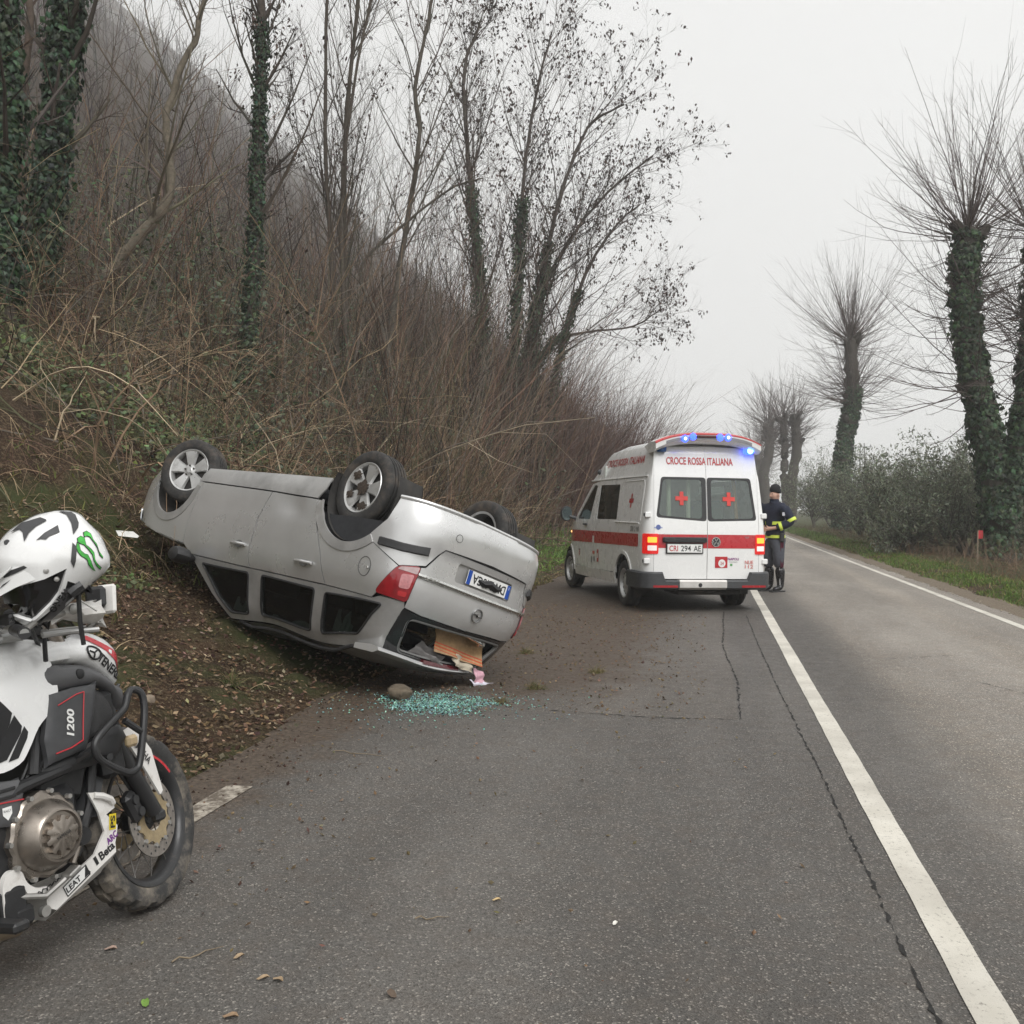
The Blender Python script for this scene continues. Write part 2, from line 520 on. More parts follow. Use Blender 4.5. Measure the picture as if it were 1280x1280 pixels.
gx = np.concatenate([np.linspace(-380, -100, 29)[:-1], np.linspace(-100, -16, 43)[:-1], np.linspace(-16, -6, 50)[:-1], np.linspace(-6, -2.2, 66)[:-1],
                     np.linspace(-2.2, 4.2, 9)[:-1], np.linspace(4.2, 9, 33)[:-1], np.linspace(9, 40, 25)[:-1], np.linspace(40, 300, 15)])
gy = np.concatenate([np.linspace(-40, 2, 22)[:-1], np.linspace(2, 17, 150)[:-1], np.linspace(17, 50, 66)[:-1], np.linspace(50, 140, 40)[:-1], np.linspace(140, 570, 40)])
GX, GY = np.meshgrid(gx, gy)
GZ = height(GX, GY)
lump = smoothstep(-2.75, -3.2, GX) * smoothstep(-9, -7, GX) * (GY < 17)
nz = rng.normal(0, 1, GX.shape); nz = (nz + np.roll(nz, 1, 0) + np.roll(nz, 1, 1) + np.roll(nz, (1, 1), (0, 1))) / 2
GZ = GZ + lump * (.014 * nz + .03 * np.maximum(0, wav(GX, GY, 9.3, 2.2)) * np.maximum(0, wav(GX, GY, 4.1, .5)))
nx_, ny_ = len(gx), len(gy)
ii = (np.arange(ny_ - 1)[:, None] * nx_ + np.arange(nx_ - 1)[None]).reshape(-1)
me = np_mesh('ground', np.stack([GX, GY, GZ], -1).reshape(-1, 3), [np.stack([ii, ii + 1, ii + nx_ + 1, ii + nx_], 1)], smooth=True)

m, nt, b = new_mat('soil_and_litter')
geo = nt.nodes.new('ShaderNodeNewGeometry'); pos = geo.outputs['Position']
sep = nt.nodes.new('ShaderNodeSeparateXYZ'); nt.links.new(pos, sep.inputs[0])
c = mixc(nt, ramp(nt, noise(nt, 1.1, 6, vec=pos), [(.35, 0.), (.65, 1.)]), (.028, .017, .011), (.068, .044, .028))
c = mixc(nt, ramp(nt, noise(nt, 26, 5, vec=pos), [(.52, 0.), (.6, 1.)]), c, (.12, .085, .053))
c = mixc(nt, ramp(nt, noise(nt, 70, 3, vec=pos), [(.6, 0.), (.66, 1.)]), c, (.23, .18, .12))
grassy = ramp(nt, noise(nt, .8, 5, vec=pos), [(.48, 0.), (.62, 1.)])
c = mixc(nt, grassy, c, (.06, .07, .028))
rt = nd(nt, 'MapRange'); rt.inputs[1].default_value = 4.6; rt.inputs[2].default_value = 5.6
nt.links.new(sep.outputs['X'], rt.inputs[0])
c = mixc(nt, rt.outputs[0], c, mixc(nt, noise(nt, 2.5, 5, vec=pos), (.07, .06, .03), (.05, .07, .025)))
hl = nd(nt, 'MapRange'); hl.inputs[1].default_value = -6; hl.inputs[2].default_value = -14; nt.links.new(sep.outputs['X'], hl.inputs[0])
c = mixc(nt, hl.outputs[0], c, mixc(nt, noise(nt, .35, 5, vec=pos), (.05, .042, .036), (.085, .07, .058)))
nt.links.new(c, b.inputs['Base Color']); b.inputs['Roughness'].default_value = .95; b.inputs['Specular IOR Level'].default_value = .1
bump(nt, b, noise(nt, 18, 8, .75, vec=pos), .9, .06)
tag(link(me, 'ground', m), kind='structure')

# ---- road
RX0, RX1 = -2.72, 4.06
def ragged_strip(x0f, x1f, ys, z):
    V = []; 
    for y in ys: V += [(x0f(y), y, z), (x1f(y), y, z)]
    return np_mesh('strip', V, [np.array([[2 * i, 2 * i + 1, 2 * i + 3, 2 * i + 2] for i in range(len(ys) - 1)])])
ys = np.concatenate([np.arange(-12, 40, .2), np.arange(40, 565, 5)])
me = ragged_strip(lambda y: RX0 - .25 + .05 * math.sin(y * 3.1) + .03 * math.sin(y * 7.7), lambda y: RX1 + .04 * math.sin(y * 2.3) + .03 * math.sin(y * 6.1), ys, 0.0)
m, nt, b = new_mat('asphalt')
geo = nt.nodes.new('ShaderNodeNewGeometry'); pos = geo.outputs['Position']
sep = nt.nodes.new('ShaderNodeSeparateXYZ'); nt.links.new(pos, sep.inputs[0])
st = nd(nt, 'Mapping'); st.inputs['Scale'].default_value = (1.0, .16, 1.0); nt.links.new(pos, st.inputs['Vector'])
big = noise(nt, .9, 4, vec=st.outputs[0])
c = mixc(nt, ramp(nt, big, [(.36, 0.), (.64, 1.)]), (.087, .081, .073), (.150, .140, .127))
c = mixc(nt, ramp(nt, noise(nt, .55, 5, vec=pos), [(.4, 0.), (.7, .5)]), c, (.068, .060, .053))
vor = nd(nt, 'TexVoronoi', Scale=165.0); nt.links.new(pos, vor.inputs['Vector'])
sp = nt.nodes.new('ShaderNodeSeparateColor'); nt.links.new(vor.outputs['Color'], sp.inputs[0])
c = mixc(nt, ramp(nt, sp.outputs[0], [(0., .55), (.5, .95), (.86, 1.15), (.94, 1.9), (1., 2.7)]), (0, 0, 0), c, 'MIX') if False else mixc(nt, 1.0, c, ramp(nt, sp.outputs[0], [(0., .58), (.35, .84), (.8, 1.), (1., 1.05)]), 'MULTIPLY')
c = mixc(nt, ramp(nt, sp.outputs[1], [(.90, 0.), (.97, .8)]), c, (.36, .33, .29))
c = mixc(nt, ramp(nt, noise(nt, 60, 5, .75, vec=pos), [(.32, .8), (.52, 0.)]), c, (.036, .031, .027))
c = mixc(nt, ramp(nt, noise(nt, 7, 6, .7, vec=pos), [(.45, 0.), (.7, .35)]), c, (.10, .078, .06))
def rng_node(sock, a, bb, lo=0.0, hi=1.0):
    q = nd(nt, 'MapRange'); q.interpolation_type = 'SMOOTHSTEP'
    q.inputs[1].default_value, q.inputs[2].default_value, q.inputs[3].default_value, q.inputs[4].default_value = a, bb, lo, hi
    nt.links.new(sock, q.inputs[0]); return q.outputs[0]
def mth(op, a, bb):
    q = nt.nodes.new('ShaderNodeMath'); q.operation = op
    for i, v in enumerate((a, bb)):
        if isinstance(v, (int, float)): q.inputs[i].default_value = v
        else: nt.links.new(v, q.inputs[i])
    return q.outputs[0]
# sky sheen painted into the far lane as a lighter colour
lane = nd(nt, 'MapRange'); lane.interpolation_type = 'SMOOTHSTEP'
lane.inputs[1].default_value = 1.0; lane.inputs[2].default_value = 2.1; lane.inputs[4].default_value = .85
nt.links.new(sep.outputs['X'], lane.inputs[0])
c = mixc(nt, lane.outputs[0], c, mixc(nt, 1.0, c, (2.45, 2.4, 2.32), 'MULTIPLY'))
# soil dragged over the verge side of the carriageway
# old square repair (slightly paler) and two tyre-polished tracks in the far lane
sqr = mth('MULTIPLY', mth('MULTIPLY', rng_node(sep.outputs['X'], .24, .20), rng_node(sep.outputs['Y'], 6.86, 6.92)), .30)
c = mixc(nt, sqr, c, mixc(nt, 1.0, c, (1.35, 1.28, 1.2), 'MULTIPLY'))
for x0 in (1.55, 3.0):
    tr = mth('MULTIPLY', mth('MULTIPLY', rng_node(sep.outputs['X'], x0 - .38, x0), rng_node(sep.outputs['X'], x0 + .38, x0)), mth('MULTIPLY', noise(nt, .5, 4, vec=pos), .8))
    c = mixc(nt, tr, c, mixc(nt, 1.0, c, (1.5, 1.45, 1.38), 'MULTIPLY'))
for x0 in (-1.25, .25):
    tr = mth('MULTIPLY', mth('MULTIPLY', rng_node(sep.outputs['X'], x0 - .35, x0), rng_node(sep.outputs['X'], x0 + .35, x0)), mth('MULTIPLY', noise(nt, .6, 4, vec=pos), .5))
    c = mixc(nt, tr, c, mixc(nt, 1.0, c, (.78, .78, .79), 'MULTIPLY'))
edge = rng_node(sep.outputs['X'], -1.55, -2.75)
nearcar = mth('MULTIPLY', rng_node(sep.outputs['Y'], 6.0, 8.6), rng_node(sep.outputs['Y'], 20, 13))
patch = mth('MULTIPLY', nearcar, rng_node(sep.outputs['X'], .6, -1.6))
msk = mth('MAXIMUM', mth('MULTIPLY', edge, .9), patch)
msk = mth('ADD', mth('MULTIPLY', msk, 1.25), mth('MULTIPLY', mth('SUBTRACT', noise(nt, 3.2, 9, .72, vec=pos), .55), 1.5))
msk = rng_node(msk, .33, .95)
soil = mixc(nt, ramp(nt, noise(nt, 30, 6, .7, vec=pos), [(.4, 0.), (.62, 1.)]), (.045, .031, .022), (.115, .088, .064))
c = mixc(nt, msk, c, soil)
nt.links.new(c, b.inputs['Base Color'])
nt.links.new(ramp(nt, noise(nt, 9, 4, vec=pos), [(.3, .55), (.7, .75)]), b.inputs['Roughness'])
b.inputs['Specular IOR Level'].default_value = .4
hgt = mth('ADD', mth('MULTIPLY', noise(nt, 120, 3, .7, vec=pos), .6), mth('MULTIPLY', vor.outputs['Distance'], 25.0))
hgt = mth('ADD', mth('MULTIPLY', vor.outputs['Distance'], 1.2), mth('MULTIPLY', noise(nt, 220, 2, vec=pos), .5))
bump(nt, b, hgt, .55, .006)
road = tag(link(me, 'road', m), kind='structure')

m, nt, b = new_mat('road_paint')
geo = nt.nodes.new('ShaderNodeNewGeometry'); pos = geo.outputs['Position']
w1 = ramp(nt, noise(nt, 55, 6, .75, vec=pos), [(.33, 1.), (.43, 0.)])
w2 = ramp(nt, noise(nt, 1.2, 4, vec=pos), [(.35, .55), (.6, .0)])
c = mixc(nt, ramp(nt, noise(nt, 4, 5, vec=pos), [(.3, 0.), (.7, 1.)]), (.56, .53, .46), (.66, .63, .56))
c = mixc(nt, w1, c, (.13, .12, .105)); c = mixc(nt, w2, c, (.30, .275, .235))
nt.links.new(c, b.inputs['Base Color']); b.inputs['Roughness'].default_value = .75
bump(nt, b, noise(nt, 160, 3, vec=pos), .5, .004)
paint = m
m, nt, b = new_mat('worn_paint')
geo = nt.nodes.new('ShaderNodeNewGeometry'); pos = geo.outputs['Position']
w1 = ramp(nt, noise(nt, 11, 8, .75, vec=pos), [(.44, 1.), (.60, 0.)])
c = mixc(nt, w1, (.40, .36, .30), (.10, .08, .06))
nt.links.new(c, b.inputs['Base Color']); b.inputs['Roughness'].default_value = .9
worn = m
def line(x0, x1, y0, y1, material, step=.1):
    yy = np.arange(y0, y1 + step, step)
    jj = lambda y, k: .0012 * math.sin(y * 13.1 + k) + .0022 * math.sin(y * 1.7 + 2 * k)
    o = link(ragged_strip(lambda y: x0 + jj(y, 1), lambda y: x1 + jj(y, 5), yy, .004), 'painted_line', material, road)
    return o
line(.745, .865, -4, 120, paint)
line(3.69, 3.80, -2, 120, paint)
line(-2.45, -2.31, 2.6, 4.75, worn, .05)
# cracks opened along the joints of old repairs
crackm = mat('crack_bitumen', (.012, .011, .010), .95, var=.3)  # dark bituminous colour of the crack ribbons
def crack(pts, w=.018, jit=.03):
    P = []
    for i in range(len(pts) - 1):
        a, bq = np.array(pts[i], float), np.array(pts[i + 1], float); k = max(2, int(np.linalg.norm(bq - a) / .028))
        for q in range(k): P.append(a + (bq - a) * q / k)
    P.append(np.array(pts[-1], float)); P = np.array(P)
    P[1:-1] += np.cumsum(rng.normal(0, jit * .22, P[1:-1].shape), 0) * .16 + rng.normal(0, jit * .16, P[1:-1].shape)
    T = np.gradient(P, axis=0); T /= np.linalg.norm(T, axis=1, keepdims=True); Nn = np.stack([-T[:, 1], T[:, 0]], 1)
    ww = (w * np.clip(rng.normal(.6, .6, len(P)), .08, 1.9))[:, None] * .5
    ww[0] = ww[-1] = .001
    V = np.concatenate([np.c_[P - Nn * ww, np.full(len(P), .0035)], np.c_[P + Nn * ww, np.full(len(P), .0035)]]); n = len(P)
    link(np_mesh('crack', V, [np.array([[i, i + 1, n + i + 1, n + i] for i in range(n - 1)])]), 'crack', crackm, road)
crack([(.24, 13.9), (.16, 10.4), (.25, 8.3), (.22, 6.9)], .013)
crack([(.22, 6.9), (-.4, 6.85), (-1.1, 6.95)], .012)
crack([(.52, 13.5), (.55, 10), (.62, 6), (.63, 3.6), (.66, 2.2), (.68, 1.2)], .011, .022)
crack([(1.25, 10.2), (1.7, 9.9), (2.4, 10.3)], .008)
crack([(2.2, 8.8), (2.6, 7.9), (3.2, 7.2)], .008)

# ---- gravelly shoulder between the far line and the grass
me = ragged_strip(lambda y: RX1 - .05, lambda y: 4.42 + .08 * math.sin(y * 1.7) + .06 * math.sin(y * 4.3), np.arange(3, 90, .25), .0)
me.vertices.foreach_set('co', np.array([(v.co.x, v.co.y, -.004 if i % 2 == 0 else max(.02, hz(v.co.x, v.co.y) + .008)) for i, v in enumerate(me.vertices)], np.float32).ravel())
gv = mat('gravel_edge', (.20, .165, .125), .95, var=.5, vscale=40, bmp=.9, bscale=90, bdist=.012, spec=.1)
tag(link(me, 'path_shoulder', gv), kind='structure')

# ================================================================== VEGETATION
BARK = attr_mat('bark', .9, .15, .35, 14, .6, 40)
TWIG = attr_mat('twig', .9, .1, .2, 5)
LEAF = attr_mat('leaf', .55, .35, .25, 30, trans=.2)
DEAD = attr_mat('dead_leaf', .85, .15, .25, 30, trans=.25)
GRASS = attr_mat('grass_blade', .7, .25, .2, 8, trans=.25)

def spawn(P, Rd, k, t0, t1, ang, lenf, up, wob, M=5, rf=.55, rmin=.003, len_abs=None, out=None):
    """k children from every stem of P"""
    N, m, _ = P.shape
    t = rng.uniform(t0, t1, (N, k)) * (m - 1); i0 = np.minimum(t.astype(int), m - 2); fr = (t - i0)[..., None]
    idx = np.arange(N)[:, None]
    p0 = P[idx, i0] * (1 - fr) + P[idx, i0 + 1] * fr
    tg = unit(P[idx, i0 + 1] - P[idx, i0])
    r0 = (Rd[idx, i0] * (1 - fr[..., 0]) + Rd[idx, i0 + 1] * fr[..., 0]) * rf
    L = np.linalg.norm(np.diff(P, axis=1), axis=2).sum(1)[:, None] * lenf * (1.15 - .6 * t / (m - 1)) * rng.uniform(.6, 1.3, (N, k))
    if len_abs is not None: L = len_abs * rng.uniform(.55, 1.3, (N, k))
    rv = rng.normal(size=(N, k, 3)); rv = unit(rv - tg * np.sum(rv * tg, 2, keepdims=True))
    a = ang * rng.uniform(.7, 1.25, (N, k, 1))
    d = tg * np.cos(a) + rv * np.sin(a)
    if out is not None: d = unit(d + out)
    return stems(p0.reshape(-1, 3), d.reshape(-1, 3), L.reshape(-1), np.maximum(r0.reshape(-1), rmin), up, wob, M)
def stems(p0, d, L, r0, up, wob, M=5, taper=.25):
    n = len(p0); s = np.linspace(0, 1, M)
    d = unit(d); L = np.broadcast_to(L, (n,)); r0 = np.broadcast_to(r0, (n,))
    P = p0[:, None] + d[:, None] * (L[:, None] * s)[..., None]
    upv = np.zeros((n, 3)); upv[:, 2] = up * np.broadcast_to(1.0, (n,))
    bend = unit(rng.normal(size=(n, 3))) * wob * 1.2
    P = P + (upv + bend)[:, None] * (L[:, None] * s ** 2)[..., None]
    w = np.cumsum(rng.normal(size=(n, M, 3)), 1) * wob * .22; w[:, 0] = 0
    P = P + w * L[:, None, None] / M * 1.6
    Rr = r0[:, None] * (1 - (1 - taper) * s)
    return P, Rr
def poly(pts, r0, r1, n=5):
    P = np.array(catmull(pts, n)); 
    return P[None], np.linspace(r0, r1, len(P))[None]
def cover(P, Rd, n, spread, t0=0., t1=1., sz=(.06, .11), col=(.040, .068, .036)):
    """ivy leaves standing off a stem"""
    m = P.shape[1]; t = rng.uniform(t0, t1, n) * (m - 1); i0 = np.minimum(t.astype(int), m - 2); fr = (t - i0)[:, None]
    p = P[0, i0] * (1 - fr) + P[0, i0 + 1] * fr; r = Rd[0, i0]
    tg = unit(P[0, i0 + 1] - P[0, i0]); rv = rng.normal(size=(n, 3)); rv = unit(rv - tg * np.sum(rv * tg, 1, keepdims=True))
    lump = 1 + .55 * np.sin(p[:, 2] * 2.1 + rv[:, 0] * 2) * np.sin(p[:, 2] * .9 + rv[:, 1] * 3)
    off = (r + np.abs(rng.normal(0, 1, n)) * spread * lump)[:, None]
    C = p + rv * off
    V, F3 = leaf_batch(C, rv + rng.normal(0, .45, (n, 3)) + np.array([0, 0, .35]), rng.uniform(*sz, n), .85, np.array([0, 0, -1.]))
    return V, F3, jitter_cols(n, col, .45, .14)

def bare_tree(name, label, group, trunks, col, prim, sec, ter, plen=.42, up=.25, pang=.75, tmin=.25, pods=0, ivy=None, twigcol=None, out=None, podsz=.1, k0=8):
    """trunks: list of (points, r0, r1)"""
    root = empty(name, label, 'tree', Matrix.Translation(trunks[0][0][0]), group)
    inv = Matrix.Translation(-Vector(trunks[0][0][0]))
    sh = np.array(trunks[0][0][0])
    tb, cb, ib = NB(), NB(), NB()
    twigcol = twigcol or col
    for pts, r0, r1 in trunks:
        P, Rd = poly(pts, r0, r1)
        Pj = P + rng.normal(0, r0 * .12, P.shape); Pj[:, 0] = P[:, 0] - [0, 0, .2]
        V, F4 = tube_batch(Pj, Rd * rng.uniform(.9, 1.15, Rd.shape), k0); tb.add(V - sh, F4, np.array(col))
        B1, R1 = spawn(Pj, Rd, prim, tmin, .98, pang, plen, up, .2, 8, .38, .006, out=out)
        V, F4 = tube_batch(B1, R1, 5); cb.add(V - sh, F4, np.repeat(jitter_cols(len(B1), col, .12, .04), 40, 0))
        B2, R2 = spawn(B1, R1, sec, .2, .98, .7, .5, up * .8, .2, 4, .55, .004)
        V, F4 = tube_batch(B2, R2, 3); cb.add(V - sh, F4, np.repeat(jitter_cols(len(B2), twigcol, .15, .05), 12, 0))
        if ter:
            B3, R3 = spawn(B2, R2, ter, .2, 1., .65, .5, up * .7, .25, 3, .6, .003)
            V, F4 = tube_batch(B3, R3, 3); cb.add(V - sh, F4, np.repeat(jitter_cols(len(B3), twigcol, .15, .05), 9, 0))
        else: B3 = B2
        if pods:
            ends = B3[:, -1]; ends = ends[rng.random(len(ends)) < pods]
            k = 4; C = np.repeat(ends, k, 0) + rng.normal(0, .06, (len(ends) * k, 3)) - [0, 0, .05]
            V, F3 = leaf_batch(C, rng.normal(size=C.shape), rng.uniform(.6, 1.3, len(C)) * podsz, .55, np.array([0, 0, -1.2]))
            cb.add(V - sh, F3, jitter_cols(len(C), (.085, .062, .055), .25, .06))
        if ivy:
            n, spread, t0, t1, sz = ivy
            V, F3, c = cover(Pj, Rd, n, spread, t0, t1, sz); ib.add(V - sh, F3, np.repeat(c, 5, 0))
    tb.build('trunk', BARK, root, True); cb.build('crown', TWIG, root)
    if ivy: ib.build('ivy', LEAF, root)
    return root
PTS = {
    'a': [(-8.57, 10.86, 3.79), (-8.63, 10.86, 5.29), (-8.59, 10.87, 6.79), (-8.65, 10.87, 8.39)],
    'b': [(-9.75, 12.87, 4.34), (-9.61, 12.9, 5.39), (-9.41, 12.95, 7.15), (-9.24, 13.0, 8.69), (-9.12, 13.03, 9.98)],
    'b2': [(-10.3, 13.27, 4.73), (-10.21, 13.3, 5.52), (-10.26, 13.3, 7.35), (-10.12, 13.33, 8.94), (-10.21, 13.32, 10.15)],
    'bent': [(-11.48, 16.61, 5.27), (-10.97, 16.72, 5.94), (-10.38, 16.84, 6.62), (-9.98, 16.92, 7.15), (-9.89, 16.94, 7.9), (-9.97, 16.93, 8.72), (-9.76, 16.98, 9.55), (-9.41, 17.05, 10.38), (-9.17, 17.1, 11.43)],
    'slim': [(-9.1, 18.09, 3.52), (-8.92, 18.14, 4.84), (-8.79, 18.17, 6.74), (-8.73, 18.19, 8.64), (-8.64, 18.22, 10.54), (-8.77, 18.21, 12.45)],
    'm1': [(-8.71, 22.75, 3.14), (-8.77, 22.75, 4.06), (-8.98, 22.72, 7.37), (-9.14, 22.71, 10.69), (-9.07, 22.75, 14.79)],
    'm2': [(-8.73, 23.06, 3.15), (-8.74, 23.06, 4.09), (-8.79, 23.07, 7.45), (-8.75, 23.1, 10.8), (-8.48, 23.16, 13.57), (-8.37, 23.2, 15.15)],
    'm3': [(-8.43, 22.6, 2.93), (-8.49, 22.6, 4.03), (-8.68, 22.59, 8.48), (-8.38, 22.66, 11.58), (-7.82, 22.79, 14.48)],
    'curve': [(-8.38, 24.9, 2.81), (-8.26, 24.9, 5.54), (-7.85, 24.99, 8.5), (-7.46, 25.09, 11.04), (-7.56, 25.07, 12.52), (-7.29, 25.13, 13.99), (-6.96, 25.21, 15.69)],
    'side': [(-8.04, 24.49, 2.72), (-8.23, 24.49, 5.89), (-8.85, 24.38, 7.56), (-7.83, 24.59, 8.7), (-6.6, 24.84, 9.68), (-5.69, 25.02, 10.01)],
    's1': [(-7.5, 33.19, 2.16), (-7.54, 33.19, 5.14), (-7.68, 33.19, 9.28), (-8.09, 33.13, 13.43), (-8.23, 33.12, 16.47), (-7.69, 33.23, 18.13)],
    's2': [(-6.86, 34.36, 1.38), (-6.79, 34.36, 5.24), (-6.57, 34.43, 9.8), (-6.38, 34.49, 13.21), (-5.91, 34.6, 16.34), (-5.41, 34.71, 18.33)],
    's3': [(-6.34, 35.48, 1.01), (-6.26, 35.48, 5.35), (-5.98, 35.56, 9.45), (-5.27, 35.72, 12.67), (-4.26, 35.93, 15.3), (-2.97, 36.19, 16.18)],
    's4': [(-6.98, 35.89, 1.51), (-6.79, 35.89, 5.41), (-6.15, 36.03, 8.97), (-4.99, 36.28, 11.34), (-3.59, 36.56, 13.12), (-1.99, 36.89, 14.46)],
    's5': [(-5.9, 36.61, 0.71), (-5.7, 36.61, 5.46), (-5.05, 36.76, 8.47), (-4.29, 36.92, 10.57), (-3.29, 37.13, 12.08), (-2.46, 37.3, 12.83)],
    's6': [(-7.01, 36.21, 1.39), (-6.7, 36.21, 5.44), (-5.67, 36.43, 7.53), (-4.35, 36.69, 7.98), (-2.74, 37.01, 8.19), (-1.56, 37.25, 8.88)],
    'p2': [(8.02, 29.5, -0.05), (7.98, 29.51, 1.3), (7.76, 29.47, 2.86), (7.34, 29.4, 4.87), (7.1, 29.36, 6.65), (7.01, 29.35, 7.99), (7.14, 29.38, 9.1)],
    'p2b': [(7.98, 29.51, 1.3), (7.96, 29.3, 1.08), (8.35, 29.38, 2.41), (8.65, 29.45, 3.96), (8.87, 29.5, 5.95), (8.95, 29.53, 7.72), (9.04, 29.56, 9.04)],
    'p1': [(8.02, 62.23, -0.05), (7.97, 62.23, 2.57), (8.25, 62.3, 5.47), (8.68, 62.4, 7.89), (8.58, 62.4, 10.07), (8.53, 62.39, 11.52)],
    'p3': [(8.04, 99.44, -0.1), (8.19, 99.49, 4.04), (8.65, 99.6, 7.16), (8.41, 99.57, 10.28)],
    'p3b': [(8.05, 99.72, -0.07), (7.91, 99.72, 0.52), (7.45, 99.65, 4.04), (7.52, 99.68, 7.18), (7.36, 99.67, 10.15)],
    'p4': [(7.56, 123.81, -0.04), (6.89, 123.7, 4.68), (7.55, 123.85, 8.58), (7.36, 123.83, 11.51)],
    'p5': [(8.02, 154.48, -0.09), (7.53, 154.41, 4.26), (7.65, 154.46, 9.14)],
}
OLIVES = [
    (6.4, 38.98, 3.0, 1.15, 6500, 'bushy grey-green olive tree right of the ivy-footed pollard'),
    (7.53, 35.64, 3.3, 1.2, 8000, 'broadest olive tree in the middle of the field row'),
    (7.76, 31.6, 2.9, 0.95, 5200, 'pale olive tree beside the red marker post'),
    (9.52, 33.48, 3.0, 1.0, 5200, 'olive tree half hidden behind the forked pollard trunk'),
    (7.11, 68.68, 4.2, 1.25, 5200, 'distant olive clump between the officer and the nearest lone pollard'),
    (7.47, 50.4, 3.6, 1.15, 4800, 'olive tree peeping out behind the ivy-footed pollard trunk'),
    (8.84, 46.6, 3.9, 1.1, 4800, 'taller olive in the second row with upright tips'),
    (10.2, 43.81, 3.7, 1.15, 4800, 'olive in the second row behind the red marker post'),
    (10.02, 83.52, 4.6, 1.3, 4200, 'farthest olive tree fading into the haze'),
    (11.39, 43.02, 3.5, 1.1, 4200, 'second-row olive seen through the fork of the pollard'),
    (6.05, 31.26, 1.5, 1.0, 2600, 'low young olive bush in front of the olive row'),
]
GB, BB, LB = (.105, .092, .075), (.075, .062, .052), (.17, .145, .11)
G1 = 'bare trees on the bank'
bare_tree('ivy_tree', 'ivy-smothered tree trunk cut off by the left edge of the photo', G1, [(PTS['a'], .13, .1)], BB, 8, 4, 3, .3, ivy=(4600, .06, .05, 1., (.07, .12)))
bare_tree('ivy_tree', 'thick leaning trunk wrapped in dark ivy beside the leftmost trunk', G1, [(PTS['b'], .17, .13)], BB, 9, 4, 3, .3, ivy=(7500, .075, .05, 1., (.07, .13)))
bare_tree('slim_tree', 'bare brown stem squeezed between the two ivy-smothered trunks', G1, [(PTS['b2'], .07, .05)], (.13, .10, .08), 9, 5, 4, .3)
bare_tree('bent_tree', 'crooked bare tree with pale bark and a sharp elbow in its trunk', G1, [(PTS['bent'], .12, .04)], LB, 20, 6, 5, .35, .2, .85, twigcol=(.13, .11, .09))
bare_tree('ivy_tree', 'slender straight trunk clad in ivy behind the front wheel of the overturned car', G1, [(PTS['slim'], .13, .08)], BB, 24, 6, 5, .24, .25, .7, .40, pods=.25, ivy=(4200, .045, 0., .86, (.06, .10)), podsz=.09)
bare_tree('multi_stem_tree', 'tall clump of dark slim trunks rising between the two car wheels', G1, [(PTS['m1'], .085, .035), (PTS['m2'], .09, .04), (PTS['m3'], .065, .03)], (.095, .08, .065), 18, 6, 6, .22, .4, .5, .3, pods=.07, ivy=(300, .03, 0., .35, (.05, .09)))
bare_tree('curved_tree', 'thin tree with a sinuous greenish trunk behind the rear wheel of the car', G1, [(PTS['curve'], .09, .035), (PTS['side'], .06, .02)], GB, 18, 6, 5, .26, .3, .6, .25, pods=.1)
bare_tree('seed_tree', 'tallest tree hung with withered seed clusters against the grey sky', G1, [(PTS['s1'], .14, .04), (PTS['s2'], .11, .03)], (.095, .08, .07), 30, 7, 6, .22, .3, .55, .28, pods=.34, ivy=(4200, .13, .12, .55, (.08, .14)), podsz=.13, out=np.array([.02, -.05, .05]))
bare_tree('seed_tree', 'tree of withered seed clusters leaning out over the road above the ambulance', G1, [(PTS['s3'], .13, .03), (PTS['s4'], .10, .03)], (.095, .08, .07), 28, 7, 6, .24, .2, .6, .3, pods=.34, ivy=(3400, .13, .12, .5, (.08, .14)), podsz=.13, out=np.array([.06, -.05, 0]))
bare_tree('seed_tree', 'lower seed-hung tree with long sagging side branches nearest the ambulance', G1, [(PTS['s5'], .10, .03), (PTS['s6'], .08, .02)], (.10, .085, .075), 24, 7, 5, .27, .12, .75, .3, pods=.28, ivy=(2200, .09, .1, .5, (.08, .13)), podsz=.12, out=np.array([.12, -.1, -.05]))

# ---- brush on the bank: arching stems, brambles, leaf cover (one mass)
def bank_points(n, x0, x1, y0, y1, pw=1.0):
    x = x0 + (x1 - x0) * rng.random(n) ** pw; y = y0 + (y1 - y0) * rng.random(n); return x, y
def on_ground(x, y, dz=0.): return np.stack([x, y, height(x, y) + dz], 1)
CARP = np.array([[-5.9, 9.6], [-5.2, 10.9], [-1.2, 8.7], [-2.0, 6.5], [-4.6, 7.6]])
def clear_of_car(x, y):
    return ~pip(CARP, np.stack([x, y], 1))
ub = NB()
def brush(n, x0, x1, y0, y1, L, r, cols, up, lean, k=4, pw=1., M=5, outw=(.25, 0, .8), tw=(.35, .5), wob=.34):
    x, y = bank_points(n, x0, x1, y0, y1, pw)
    dens = wav(x, y, .8, 3.) * .5 + .5; keep = (rng.random(n) < .45 + .55 * dens) & clear_of_car(x, y)
    x, y = x[keep], y[keep]; n = len(x)
    d = rng.normal(0, lean, (n, 3)) + np.array(outw)
    Ls = L * rng.uniform(.45, 1.35, n)
    P, Rr = stems(on_ground(x, y, -.03), d, Ls, r * rng.uniform(.6, 1.4, n), up, wob, M)
    c = np.array(cols)[rng.integers(0, len(cols), n)] * (1 + .22 * rng.normal(size=(n, 1)))
    c = np.clip(c, .01, .6)
    V, F4 = tube_batch(P, Rr, 3); ub.add(V, F4, np.repeat(c, M * 3, 0))
    if k:
        B, Rb = spawn(P, Rr, k, .25, 1., .6, tw[0], up, tw[1], 3, .6, .0022)
        V, F4 = tube_batch(B, Rb, 3); ub.add(V, F4, np.repeat(np.repeat(c, k, 0), 9, 0))
        return P, B
    return P, P
